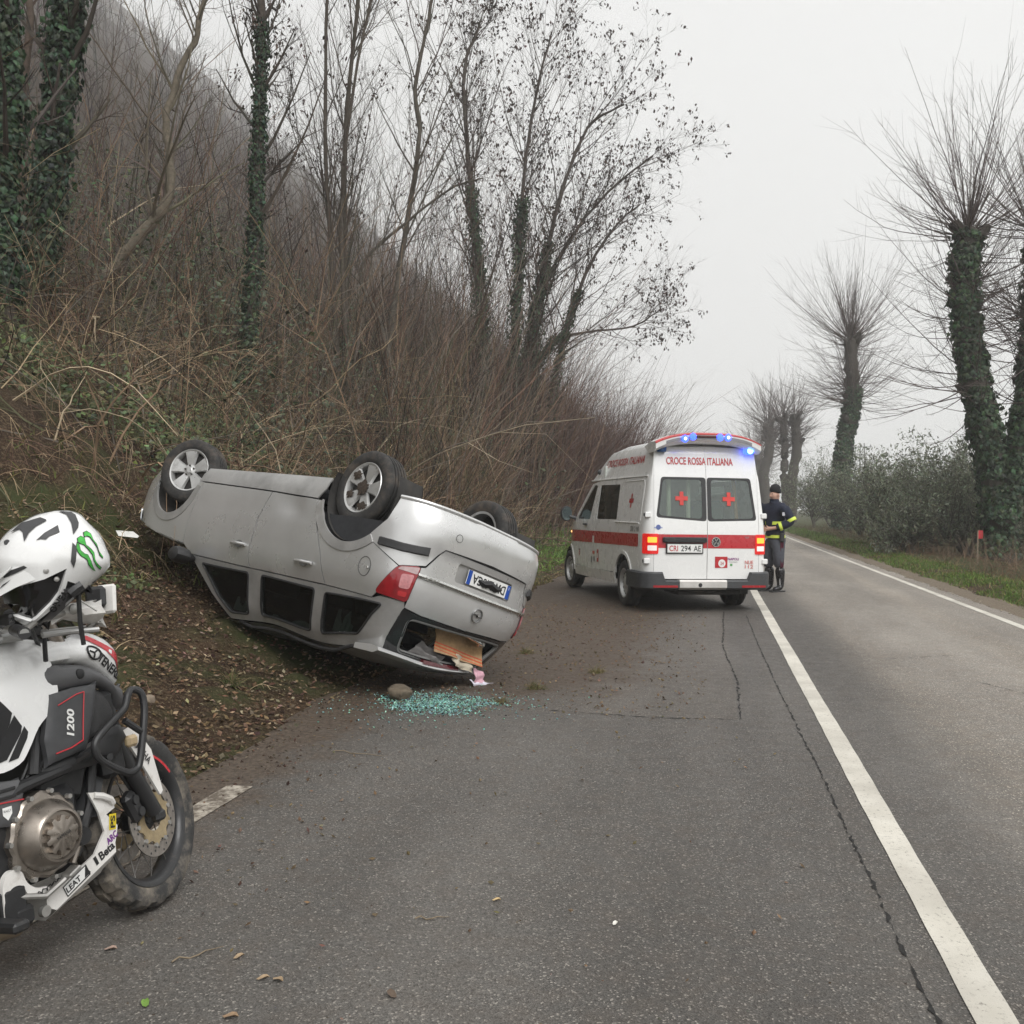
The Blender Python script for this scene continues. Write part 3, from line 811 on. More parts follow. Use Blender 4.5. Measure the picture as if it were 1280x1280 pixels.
REDT, STRAW, GREYT, OLVT = (.15, .092, .068), (.36, .275, .175), (.17, .145, .12), (.10, .10, .058)
TAN = (.24, .165, .108)
DARK = (.05, .042, .035)
brush(2000, -12, -6.2, 9, 26, 1.9, .009, [TAN, STRAW, GREYT, OLVT, REDT, DARK, OLVT], -.25, .5, 4, outw=(.05, -.05, .8))
brush(1800, -10, -4.2, 11.2, 30, 1.9, .009, [REDT, DARK, TAN, (.12, .07, .052), OLVT, GREYT, STRAW], -.15, .5, 6, pw=.8, outw=(.1, -.1, .7), wob=.45)
brush(1200, -14, -5.0, 16, 46, 3.4, .011, [REDT, DARK, OLVT, GREYT, OLVT, (.11, .08, .065)], .02, .3, 5, outw=(.08, 0, .9))
brush(1500, -16, -4.4, 26, 78, 4.4, .013, [REDT, REDT, TAN, GREYT], .02, .32, 5, outw=(.3, -.05, .9))
brush(950, -10, -5.0, 36, 84, 5.6, .018, [REDT, (.10, .062, .055), GREYT], .0, .22, 6, outw=(.28, -.1, .9))
brush(650, -26, -9, 14, 60, 4.2, .014, [(.12, .105, .095), (.11, .085, .075), DARK], .03, .3, 5, outw=(.05, 0, .9))
brush(1000, -13, -5.2, 17, 44, 5.2, .015, [TAN, REDT, GREYT, OLVT, DARK, DARK], .0, .16, 7, tw=(.3, .35), outw=(.06, 0, .95))
brush(800, -9, -4.6, 32, 56, 4.6, .016, [REDT, (.13, .08, .07), (.10, .062, .055)], .0, .22, 8, outw=(.32, -.1, .9))
brush(170, -9.5, -5.0, 9, 20, 2.6, .013, [STRAW, (.40, .32, .22), TAN], -.62, .5, 2, M=9, outw=(.35, -.25, .8))
brush(120, -14, -6, 14, 34, 3.6, .018, [STRAW, GREYT, (.34, .28, .2)], -.35, .5, 3, M=9, outw=(.3, -.2, .9))
brush(650, -10.5, -5.6, 28, 42, 7.0, .017, [GREYT, DARK, (.11, .085, .075), REDT], .0, .13, 9, outw=(.06, 0, 1.), tw=(.28, .35))
# low dry brambles hugging the bank above the bare soil
brush(1300, -8.4, -5.2, 5.5, 14, .75, .005, [STRAW, TAN, REDT, OLVT, STRAW], -.8, .6, 3, outw=(.25, -.15, .5))
brush(900, -7.5, -4.9, 10.6, 17, 1.0, .006, [STRAW, TAN, OLVT], -.7, .6, 3, outw=(.25, -.1, .55))
brush(1100, -5.6, -3.0, 3.4, 10.5, .30, .0028, [STRAW, TAN, OLVT, REDT], -.9, .7, 2, outw=(.1, -.1, .25), M=5)
ub.build('undergrowth', TWIG)['kind'] = 'stuff'
tag(bpy.data.objects['undergrowth'], 'tangle of brown leafless brush and brambles covering the bank', 'undergrowth')

lb = NB()
def leaves_on(n, x0, x1, y0, y1, hi, sz, col, pw=1.0, thr=.35, seed=1.0, sc=1.1):
    x, y = bank_points(n, x0, x1, y0, y1, pw)
    keep = (wav(x, y, sc, seed) * .5 + .5 > thr) & clear_of_car(x, y); x, y = x[keep], y[keep]; n = len(x)
    C = on_ground(x, y); C[:, 2] += hi * rng.random(n) ** 1.6
    V, F3 = leaf_batch(C, rng.normal(0, .5, (n, 3)) + np.array([.35, -.35, .8]), rng.uniform(*sz, n), .8)
    lb.add(V, F3, np.repeat(jitter_cols(n, col, .35, .12), 5, 0))
GRN, DGR = (.105, .13, .055), (.065, .088, .045)
leaves_on(9000, -8.5, -5.4, 8, 17, .45, (.05, .09), GRN, thr=.42)
leaves_on(12000, -8.0, -4.4, 11, 24, .6, (.05, .10), GRN, thr=.45, seed=2.)
leaves_on(17000, -16, -5.6, 14, 45, 2.6, (.07, .13), DGR, thr=.42, seed=3., sc=.5)
leaves_on(12000, -13, -6.0, 13, 34, 3.4, (.06, .12), (.07, .082, .045), thr=.5, seed=7., sc=.75)
leaves_on(9000, -13, -4.2, 28, 75, 2.6, (.09, .16), DGR, thr=.5, seed=4., sc=.4)
leaves_on(2600, -5.8, -3.4, 5, 9, .10, (.04, .07), GRN, thr=.55, seed=5.)
tag(lb.build('ground_ivy', LEAF), 'ivy and bramble leaves spreading over the bank', 'ivy', kind='stuff')

# dead leaves and soil crumbs lying on the bank and the verge
db = NB()
def litter(n, x0, x1, y0, y1, sz, col, pw=1., dz=.008, roady=False):
    x, y = bank_points(n, x0, x1, y0, y1, pw)
    z = np.maximum(height(x, y), .0 if roady else -9) + dz + .01 * rng.random(n)
    C = np.stack([x, y, z], 1)
    V, F3 = leaf_batch(C, rng.normal(0, .35, (n, 3)) + np.array([.1, -.1, 1.]), rng.uniform(*sz, n), .65, curl=.5)
    db.add(V, F3, np.repeat(jitter_cols(n, col, .3, .08), 5, 0))
litter(5200, -6.2, -2.5, 3.5, 11, (.02, .055), (.17, .115, .07), dz=.016)
litter(2200, -6.2, -2.5, 3.5, 11, (.02, .05), (.30, .23, .155), dz=.02)
litter(2500, -6.0, -2.6, 3.5, 11, (.03, .07), (.075, .048, .033))
litter(2200, -2.8, .0, 6.8, 14.5, (.012, .038), (.19, .135, .085), 1.6, roady=True)
litter(700, -2.8, -.2, 7.0, 13, (.015, .04), (.125, .09, .065), 1.6, roady=True)
litter(420, -2.8, -1.5, 3, 9, (.012, .03), (.13, .09, .06), 1.8, roady=True)
litter(160, -2.6, .4, 2.2, 7, (.012, .03), (.2, .145, .09), 1.2, roady=True)
litter(3000, -5.5, -2.9, 11, 26, (.03, .07), (.2, .15, .09))
tag(db.build('fallen_leaves', DEAD), 'withered brown leaves scattered over the bank and verge', 'leaves', kind='stuff')
cl = NB()
def clods(n, x0, x1, y0, y1, s, pw, col, roady=True):
    x, y = bank_points(n, x0, x1, y0, y1, pw); s = rng.uniform(*s, n) ** 1.0
    z = np.maximum(height(x, y), 0 if roady else -9)
    oc = np.array([[1, 0, 0], [-1, 0, 0], [0, 1, 0], [0, -1, 0], [0, 0, .8], [0, 0, -.5]], float)
    V = np.stack([x, y, z], 1)[:, None] + oc[None] * s[:, None, None] * rng.uniform(.5, 1.3, (n, 6, 1))
    F3 = np.array([[0, 2, 4], [2, 1, 4], [1, 3, 4], [3, 0, 4], [2, 0, 5], [1, 2, 5], [3, 1, 5], [0, 3, 5]])
    cl.add(V.reshape(-1, 3), (np.arange(n)[:, None, None] * 6 + F3[None]).reshape(-1, 3), np.repeat(jitter_cols(n, col, .3, .06), 6, 0))
clods(2500, -5.6, -2.3, 3.5, 10.5, (.004, .014), 1., (.045, .03, .02))
clods(2600, -2.7, -.1, 6.6, 14.5, (.002, .008), 2.0, (.12, .09, .066))
clods(900, -2.8, -1.0, 2.5, 8, (.002, .006), 2.0, (.085, .065, .05))
clods(700, -2.5, 3.5, 2, 10, (.002, .006), 1., (.22, .2, .17))
clods(2500, 4.0, 4.5, 6, 40, (.006, .02), 1., (.21, .18, .14))
tag(cl.build('soil_clods', BARK), 'crumbs of dark soil and small stones along the verge', 'soil', kind='stuff')

# ---- grass
gb = NB()
def grass(n, x0, x1, y0, y1, L, col, thr=.0, seed=0., spread=.45, pw=1.):
    x, y = bank_points(n, x0, x1, y0, y1, pw); keep = wav(x, y, 1.6, seed) * .5 + .5 > thr; x, y = x[keep], y[keep]; n = len(x)
    d = rng.normal(0, spread, (n, 3)) + np.array([0, 0, 1.])
    P, Rr = stems(on_ground(x, y, -.01), d, L * rng.uniform(.5, 1.4, n), .0035, -.35, .25, 4, .2)
    Sd = unit(np.cross(d, rng.normal(size=(n, 3))))[:, None]
    w = (np.array([.9, 1., .7, .1]) * .006)[None, :, None] * np.maximum(1, L / .12)
    V = np.stack([P - Sd * w, P + Sd * w], 2).reshape(-1, 3); o = np.arange(n)[:, None, None] * 8 + np.arange(3)[None, :, None] * 2
    F4 = (o + np.array([0, 1, 3, 2])[None, None]).reshape(-1, 4)
    gb.add(V, F4, np.repeat(jitter_cols(n, col, .25, .1), 8, 0))
grass(10000, 4.40, 5.6, 9, 30, .12, (.12, .185, .04), .22)
grass(3500, 4.38, 5.9, 9, 40, .13, (.24, .20, .10), .2, 3.)
grass(5500, 4.42, 5.8, 30, 75, .18, (.12, .18, .045), .2)
grass(6000, -6.2, -3.5, 15, 38, .24, (.13, .22, .045), .12, 2.)
grass(3000, -5.6, -3.6, 11.5, 18, .14, (.10, .13, .04), .35, 3.)
grass(1500, -4.9, -3.0, 14, 20, .12, (.17, .16, .06), .2, 5.)
grass(1500, -6.8, -4.6, 7, 12, .15, (.12, .12, .045), .5, 4.)
tag(gb.build('verge_grass', GRASS), 'short green grass along both sides of the road', 'grass', kind='stuff')
def tuft(x, y, n, L, label, col=(.11, .13, .05), dry=.4, z=None):
    tb = NB(); n2 = n
    d = rng.normal(0, .55, (n2, 3)) + np.array([0, 0, .9]); p0 = np.zeros((n2, 3)); p0[:, :2] = rng.normal(0, .025, (n2, 2))
    P, Rr = stems(p0, d, L * rng.uniform(.5, 1.3, n2), .0022, -.5, .3, 5, .2); V, F4 = tube_batch(P, Rr, 3)
    c = jitter_cols(n2, col, .25, .1); c[rng.random(n2) < dry] = (.26, .2, .11)
    tb.add(V, F4, np.repeat(c, 15, 0)); o = tb.build('grass_tuft', GRASS); o.location = (x, y, (hz(x, y) if z is None else z) - .005)
    tag(o, label, 'grass tuft', 'grass tufts')
tuft(-3.45, 6.75, 140, .17, 'spiky grass tuft on the bare soil between motorcycle and car')
tuft(-2.72, 6.1, 90, .07, 'small low green tuft at the foot of the soil bank', (.09, .16, .04), .1)
tuft(-1.35, 7.75, 160, .11, 'flattened tuft of torn turf behind the car tailgate', (.13, .14, .05), .5, 0)
tuft(-.95, 8.6, 150, .10, 'yellowish torn turf clump on the soil between car and ambulance', (.16, .16, .06), .5, 0)

tuft(-1.75, 9.6, 150, .12, 'largest torn turf clump on the soil just behind the tailgate', (.12, .14, .05), .5, 0)
tuft(-1.5, 7.15, 120, .09, 'low straw-coloured tuft beside the broken glass', (.17, .15, .07), .7, 0)
# ---- shrub and sapling standing out from the brush behind the car
def fan_shrub(name, label, x, y, n, L, r, col, spread, up=.0, k=5):
    o0 = np.array([x, y, hz(x, y)])
    root = empty(name, label, 'shrub', Matrix.Translation(o0)); t, cb = NB(), NB()
    d = rng.normal(0, spread, (n, 3)) * [1, 1, .3] + np.array([.15, -.1, 1.]); p0 = rng.normal(0, .12, (n, 3)) * [1, 1, 0] - [0, 0, .1]
    P, Rr = stems(p0, d, L * rng.uniform(.6, 1.25, n), r * rng.uniform(.6, 1.2, n), up, .18, 8); V, F4 = tube_batch(P, Rr, 4)
    t.add(V, F4, np.repeat(jitter_cols(n, col, .15, .05), 32, 0)); t.build('stems', TWIG, root)
    B, Rb = spawn(P, Rr, k, .3, 1., .55, .35, up, .3, 5, .6, .0025); V, F4 = tube_batch(B, Rb, 3)
    cb.add(V, F4, np.repeat(jitter_cols(len(B), col, .15, .05), 15, 0)); cb.build('crown', TWIG, root)
fan_shrub('dry_shrub', 'straw-coloured shrub of fanned dry canes beyond the upturned rear bumper', -6.0, 22.5, 90, 3.6, .012, (.25, .185, .125), .5)
fan_shrub('dry_shrub', 'rounded mat of dry pinkish twigs just behind the upturned car rear', -4.9, 16.5, 170, 1.5, .006, (.21, .145, .10), .8, -.25)
fan_shrub('dark_sapling', 'dark thin sapling leaning up behind the raised rear wheel', -4.35, 13.0, 7, 3.0, .014, (.045, .036, .03), .22, 0., 6)
fan_shrub('hanging_twig_shrub', 'reddish twiggy thicket clump leaning over the road beside the ambulance', -5.0, 44, 260, 5.6, .018, (.12, .075, .065), .42, -.02, 7)
fan_shrub('hanging_twig_shrub', 'hazier reddish thicket clump farther along the road past the ambulance', -5.4, 62, 280, 7.2, .026, (.12, .078, .068), .40, -.02, 7)

# ---- far wood on the hillside
fw = NB(); n = 2000
x = -15 * (20.0 ** rng.random(n)); y = 12 + 500 * rng.random(n) ** 1.3
L = rng.uniform(.6, 1.2, n) * np.interp(-x, [15, 45, 90, 250], [3.2, 5.0, 8.0, 13.0]); P, Rr = stems(on_ground(x, y, -.3), rng.normal(0, .08, (n, 3)) + [0, 0, 1.], L, np.interp(-x, [15, 250], [.05, .28]), 0, .05, 4)
c = jitter_cols(n, (.085, .072, .068), .2, .06); V, F4 = tube_batch(P, Rr, 3); fw.add(V, F4, np.repeat(c, 12, 0))
B, Rb = spawn(P, Rr, 8, .3, 1., .6, .35, .2, .2, 3, .5, .02); V, F4 = tube_batch(B, Rb, 3); fw.add(V, F4, np.repeat(np.repeat(c, 8, 0), 9, 0))
near = np.repeat(-x < 45, 8); B = B[near]; Rb = Rb[near]
B2, Rb2 = spawn(B, Rb, 2, .3, 1., .6, .5, .2, .2, 3, .6, .014); V, F4 = tube_batch(B2, Rb2, 3); fw.add(V, F4, (.09, .075, .07))
tag(fw.build('hillside_wood', TWIG), 'leafless wood fading into haze on the hill', 'wood', kind='stuff')

# ================================================================== RIGHT-HAND SIDE
def pollard(label, trunks, shoots, L, rsh, ivy, headr, group='pollarded roadside trees', droop=.12, name='pollard_tree', knobs=6, low=.45, k=5):
    """trunks: (points, r0, r1); long shoots burst from the cut head and the upper bole"""
    o0 = np.array(trunks[0][0][0]); root = empty(name, label, 'tree', Matrix.Translation(o0), group)
    tb, cb, ib = NB(), NB(), NB()
    for ti, (pts, r0, r1) in enumerate(trunks):
        P, Rd = poly(pts, r0, r1, 7); n = P.shape[1]
        P = P + rng.normal(0, r1 * .10, P.shape) * [[[1, 1, .2]]]
        Rd = Rd * rng.uniform(.92, 1.12, Rd.shape)
        Rd[0, -2:] *= [1.2, 1.12]
        if ti == 0: Rd[0, 0] *= 1.25; P[0, 0, 2] -= .3
        Pe = np.concatenate([P, P[:, -1:] + [[[0, 0, .12]]]], 1); Re = np.concatenate([Rd, Rd[:, -1:] * .5], 1)
        V, F4 = tube_batch(Pe, Re, 12); V = V + rng.normal(0, r1 * .06, V.shape); tb.add(V - o0, F4, np.array((.075, .066, .056)))
        # knuckles
        kt = rng.uniform(low, 1., knobs)
        for t in np.r_[kt, 1., 1.]:
            i = int(t * (n - 1)); a = rng.uniform(0, 2 * PI); dirv = np.array([math.cos(a), math.sin(a), .35])
            Pk, Rk = poly([P[0, i], P[0, i] + dirv * Rd[0, i] * 1.1, P[0, i] + dirv * Rd[0, i] * 1.5 + [0, 0, r1 * .5]], r1 * .55, r1 * .42, 3)
            V, F4 = tube_batch(Pk, Rk, 8); tb.add(V + rng.normal(0, r1 * .05, V.shape) - o0, F4, np.array((.07, .062, .053)))
        ns = shoots
        # shoots burst in uneven bundles from cut knuckles on the head and upper bole
        nk = 16; kt = np.r_[np.full(5, 1.), rng.uniform(low, 1., nk - 5)]; ka = rng.uniform(0, 2 * PI, nk); kw = rng.uniform(.3, 1., nk); kw /= kw.sum()
        ks = rng.choice(nk, ns, p=kw); t = np.clip(kt[ks] + rng.normal(0, .02, ns), 0, 1); i = np.minimum((t * (n - 1)).astype(int), n - 1)
        topk = kt[ks] > .97
        a = np.where(topk, rng.uniform(0, 2 * PI, ns), ka[ks] + rng.normal(0, .75, ns)); el = np.where(topk, rng.uniform(.15, 1.45, ns), rng.normal(.35, .45, ns))
        d = np.stack([np.cos(a) * np.cos(el), np.sin(a) * np.cos(el), np.sin(el)], 1)
        p0 = P[0, i] + d * Rd[0, i][:, None] * .85
        Ls = L * rng.beta(3.2, 1.8, ns) * 1.15 * np.where(topk, 1., .72)
        S, Rs = stems(p0, d, Ls, rsh * rng.uniform(.6, 1.3, ns), .0, .15, 8, .2)
        s = np.linspace(0, 1, 8); S[:, :, 2] += (np.cos(el) * Ls * .30)[:, None] * s ** 2 - (np.cos(el) * Ls * droop)[:, None] * s
        V, F4 = tube_batch(S, Rs, 4); cb.add(V - o0, F4, np.repeat(jitter_cols(ns, (.115, .092, .085), .15, .04), 32, 0))
        B, Rb = spawn(S, Rs, k, .25, .95, .5, .34, .12, .2, 3, .6, rsh * .3); V, F4 = tube_batch(B, Rb, 3)
        cb.add(V - o0, F4, np.repeat(jitter_cols(len(B), (.125, .1, .093), .15, .04), 9, 0))
        ni, spread, t0, t1, sz = ivy
        if ni:
            V, F3, c = cover(P, Rd, ni, spread, t0, t1, sz, (.05, .082, .042)); ib.add(V - o0, F3, np.repeat(c, 5, 0))
    tb.build('trunk', BARK, root, True); cb.build('shoots', TWIG, root)
    if ivy[0]: ib.build('ivy', LEAF, root)
pollard('nearest pollarded tree with forked ivy-clad trunk at the right edge', [(PTS['p2'], .40, .26), (PTS['p2b'], .32, .26)], 260, 4.4, .014, (10500, .06, .02, .99, (.10, .19)), .4)
pollard('pollarded tree with ivy on its lower trunk and a round spray of bare shoots', [(PTS['p1'], .50, .36)], 430, 5.3, .017, (8500, .075, .02, .66, (.12, .2)), .5, low=.5, droop=.06)
pollard('far twin-stemmed pollarded tree just above the officer', [(PTS['p3'], .55, .42), (PTS['p3b'], .45, .36)], 150, 4.6, .026, (0, 0, 0, 0, 0), .5, low=.7, droop=.05)
pollard('hazy pollarded tree glimpsed between ambulance roof and officer', [(PTS['p4'], .65, .5)], 190, 5.2, .032, (0, 0, 0, 0, 0), .5, low=.7, droop=.05)
pollard('faintest pollarded tree farthest along the road', [(PTS['p5'], .8, .6)], 200, 6.0, .045, (0, 0, 0, 0, 0), .5, low=.7, droop=.05)

def olive(x, y, h, w, label, n=5200):
    o0 = np.array([x, y, hz(x, y)]); root = empty('olive_tree', label, 'olive tree', Matrix.Translation(o0), 'olive trees in the field')
    tb, cb = NB(), NB(); nt_ = 5
    d = rng.normal(0, .45, (nt_, 3)) + [0, 0, 1.]; P, Rr = stems(np.zeros((nt_, 3)) - [0, 0, .1], d, h * .5, .09, .05, .15, 5); V, F4 = tube_batch(P, Rr, 6)
    tb.add(V, F4, np.array((.10, .092, .078))); tb.build('trunk', BARK, root, True)
    B, Rb = spawn(P, Rr, 16, .25, 1., .75, .9, .25, .18, 6, .5, .012, len_abs=h * .52)
    V, F4 = tube_batch(B, Rb, 3); cb.add(V, F4, np.array((.10, .095, .075)))
    B2, Rb2 = spawn(B, Rb, 7, .2, 1., .6, .5, .15, .2, 5, .6, .006, len_abs=h * .25)
    V, F4 = tube_batch(B2, Rb2, 3); cb.add(V, F4, np.array((.105, .105, .08)))
    t = rng.uniform(.15, 1.05, n); k = rng.integers(0, len(B2), n); s = np.minimum(t * 4, 3.999); i0 = s.astype(int); fr = (s - i0)[:, None]
    C = B2[k, i0] * (1 - fr) + B2[k, i0 + 1] * fr + rng.normal(0, .05, (n, 3))
    C[:, :2] *= w
    ok = C[:, 2] > .12; C = C[ok]; n = len(C)
    V, F3 = leaf_batch(C, rng.normal(size=(n, 3)) + np.array([0, 0, .4]), rng.uniform(.09, .19, n), .32, np.array([0, 0, .3]), .15)
    tint = (wav(C[:, 0] * 2 + x, C[:, 1] * 2 + C[:, 2] * 2, 1.3, y) * .2 + 1)[:, None]
    cb.add(V, F3, np.repeat(jitter_cols(n, (.185, .205, .14), .28, .06) * tint, 5, 0)); cb.build('crown', LEAF, root)
for (x, y, h, w, n, lb_) in OLIVES: olive(x, y, h, w, lb_, int(n * 1.2))

# dry weeds and fallen prunings between the grass and the olives
wb = NB()
def weeds(n, x0, x1, y0, y1, L, cols, up=-.4, spread=.6, r=.006):
    x, y = bank_points(n, x0, x1, y0, y1); keep = wav(x, y, .9, 6.) * .5 + .5 > .25; x, y = x[keep], y[keep]; n = len(x)
    P, Rr = stems(on_ground(x, y, -.02), rng.normal(0, spread, (n, 3)) + [0, 0, .8], L * rng.uniform(.4, 1.4, n), r, up, .3, 5)
    c = np.array(cols)[rng.integers(0, len(cols), n)]; V, F4 = tube_batch(P, Rr, 3); wb.add(V, F4, np.repeat(c * (1 + .2 * rng.normal(size=(n, 1))), 15, 0).clip(.01, .5))
    B, Rb = spawn(P, Rr, 2, .3, 1., .7, .5, up, .4, 3, .6, .003); V, F4 = tube_batch(B, Rb, 3); wb.add(V, F4, np.repeat(np.repeat(c, 2, 0), 9, 0))
weeds(1200, 5.3, 7.6, 13, 34, .45, [(.14, .09, .06), (.18, .125, .08), (.10, .075, .055)])
weeds(1000, 5.4, 8.2, 30, 70, .6, [(.14, .095, .065), (.15, .12, .07), (.09, .085, .045)], r=.009)
weeds(600, 5.8, 9.0, 15, 40, .7, [(.15, .10, .07), (.17, .13, .09)], -.1, .35)
tag(wb.build('dry_weeds', TWIG), 'brown dry weeds and prunings under the pollarded trees', 'weeds', kind='stuff')

# ================================================================== OVERTURNED CAR
CAR_M = Matrix(((-0.86116, 0.46157, -0.21297, -4.5145), (0.50390, 0.83034, -0.23793, 9.4302), (0.06701, -0.31221, -0.94765, 1.7758), (0, 0, 0, 1)))
car = empty('overturned_car', 'silver estate car lying on its roof with the tailgate window smashed out', 'car', CAR_M)
SILV = mat('car_silver', (.66, .66, .655), .30, .58, var=.14, vscale=1.6, coat=.45, rvar=.05, bmp=.07, bscale=2.4, bdist=.05)
SILVD = mat('car_silver_dusty_shade', (.46, .455, .445), .42, .5, var=.28, vscale=4, dirt=(.13, .105, .08), dirt_amt=.16, dscale=2.0, rvar=.06, bmp=.08, bscale=4, bdist=.04)  # dusty silver, base darkened to paint in shade on the window frames
BLKP = mat('black_plastic', (.022, .022, .023), .5, var=.25, vscale=20, dirt=(.09, .075, .06), dirt_amt=.15)
RUBB = mat('tyre_rubber', (.03, .029, .028), .85, var=.3, vscale=12, dirt=(.13, .10, .075), dirt_amt=.38, dscale=6, bmp=.3, bscale=120)
ALLOY = mat('wheel_silver', (.60, .60, .59), .35, .6, var=.1, dirt=(.07, .052, .04), dirt_amt=.18, dscale=9)
CHRM = mat('chrome', (.62, .62, .60), .22, 1.0, var=.15, vscale=25)
DARKIN = mat('car_interior', (.022, .023, .026), .8, var=.3, vscale=8)
UNDER = mat('underbody', (.035, .033, .031), .8, var=.4, vscale=9, dirt=(.10, .075, .05), dirt_amt=.3)
CGLASS = glass_mat('car_glass', (.26, .29, .28), .55, base=.012)
REDL = mat('tail_lens_red', (.28, .012, .018), .12, var=.3, vscale=14, coat=.8)
CLRL = mat('tail_lens_clear', (.50, .36, .36), .12, var=.3, vscale=30, coat=.8)
WHT = mat('white_print', (.78, .78, .76), .5)
BLK = mat('black_print', (.012, .012, .013), .5)
BLUE = mat('plate_blue', (.012, .07, .36), .4)

def make_plan(pts, xa, xb):
    """half outline from front centre to rear centre -> lookup by u (u = x along the side)"""
    C = np.array(catmull(pts, 10)); seg = np.r_[0, np.cumsum(np.linalg.norm(np.diff(C, axis=0), axis=1))]
    ia = np.argmin(abs(C[:, 0] - xa) + (C[:, 0] < -99)); ib = np.argmin(abs(C[:, 0] - xb))
    u = C[:, 0].copy()
    u[:ia] = C[ia, 0] + (seg[ia] - seg[:ia]); u[ib:] = C[ib, 0] - (seg[ib:] - seg[ib])
    T = np.gradient(C, axis=0); Nn = np.stack([T[:, 1], -T[:, 0]], 1); Nn /= np.linalg.norm(Nn, axis=1, keepdims=True)
    return u[::-1], C[::-1], Nn[::-1]
CU, CC, CN = make_plan([(.93, 0), (.92, -.3), (.87, -.52), (.74, -.70), (.5, -.81), (.2, -.865), (-.5, -.885), (-1.5, -.895), (-2.3, -.89), (-2.9, -.87), (-3.15, -.83), (-3.32, -.73), (-3.43, -.55), (-3.48, -.3), (-3.49, 0)], .2, -2.9)
if CN[len(CN) // 2][1] > 0: CN = -CN
UC = CU[0]; UF = CU[-1]
ZW = [.18, .22, .30, .45, .60, .75, .9, .98, 1.05, 1.2, 1.35, 1.45, 1.5]; WW = [.08, .045, .018, .0, .0, .004, .018, .038, .070, .125, .185, .25, .32]
ZR = [.25, .32, .40, .56, .60, .64, .8, .95, 1.05, 1.12, 1.3, 1.45, 1.5]; WR = [.10, .03, .0, .0, .012, .035, .042, .05, .075, .11, .21, .31, .37]
ZF = [.18, .25, .35, .55, .7, .8, .9]; WF = [.12, .06, .0, .0, .05, .14, .4]
def crush(p):
    x, y, z = p
    if z > 1.02:
        t = (z - 1.02) / .45; z -= t * .11 * float(smoothstep(-.3, .75, y))
        z -= t * .022 * math.sin(x * 5 + y * 3); y += t * .012 * math.sin(x * 9 + 1) * (1 if y > 0 else -1)
    return (x, y, z)
def CAR(u, z):
    s = 1
    if u < UC: u, s = 2 * UC - u, -1
    elif u > UF: u, s = 2 * UF - u, -1
    x = np.interp(u, CU, CC[:, 0]); y = np.interp(u, CU, CC[:, 1]); nx = np.interp(u, CU, CN[:, 0]); ny = np.interp(u, CU, CN[:, 1])
    x = x + max(-nx, 0) * np.interp(z, ZR, WR) - max(nx, 0) * np.interp(z, ZF, WF)
    y = y - ny * np.interp(z, ZW, WW)
    y = y + .006 * math.exp(-((z - .52) / .02) ** 2) * (1 if -2.4 < u < -.4 else 0)      # pressed crease along the doors
    y = y + .030 * math.exp(-((u + 1.93) / .16) ** 2 - ((z - .46) / .07) ** 2) - .012 * math.exp(-((u + 2.12) / .06) ** 2 - ((z - .43) / .05) ** 2)
    return crush((float(x), float(y) * s, z))
def CARL(u, z):
    p = CAR(-u, z); return (p[0], -p[1], p[2] - 0) if p[2] <= 1.02 else crush((p[0], -p[1], p[2]))
def uy(y):
    """u of a point on the rear at lateral y"""
    k = np.argsort(CC[:60, 1]) if False else None
    yy, uu = [], []
    for a, c in zip(CU, CC):
        if c[0] < -2.9: yy.append(c[1]); uu.append(a)
    yy, uu = np.array(yy), np.array(uu); o = np.argsort(yy)
    v = float(np.interp(-abs(y), yy[o], uu[o])); return v if y <= 0 else 2 * UC - v
def arc(cx, cz, r, a0, a1, n=14): return [(cx + r * math.cos(R(a0 + (a1 - a0) * k / (n - 1))), cz + r * math.sin(R(a0 + (a1 - a0) * k / (n - 1)))) for k in range(n)]

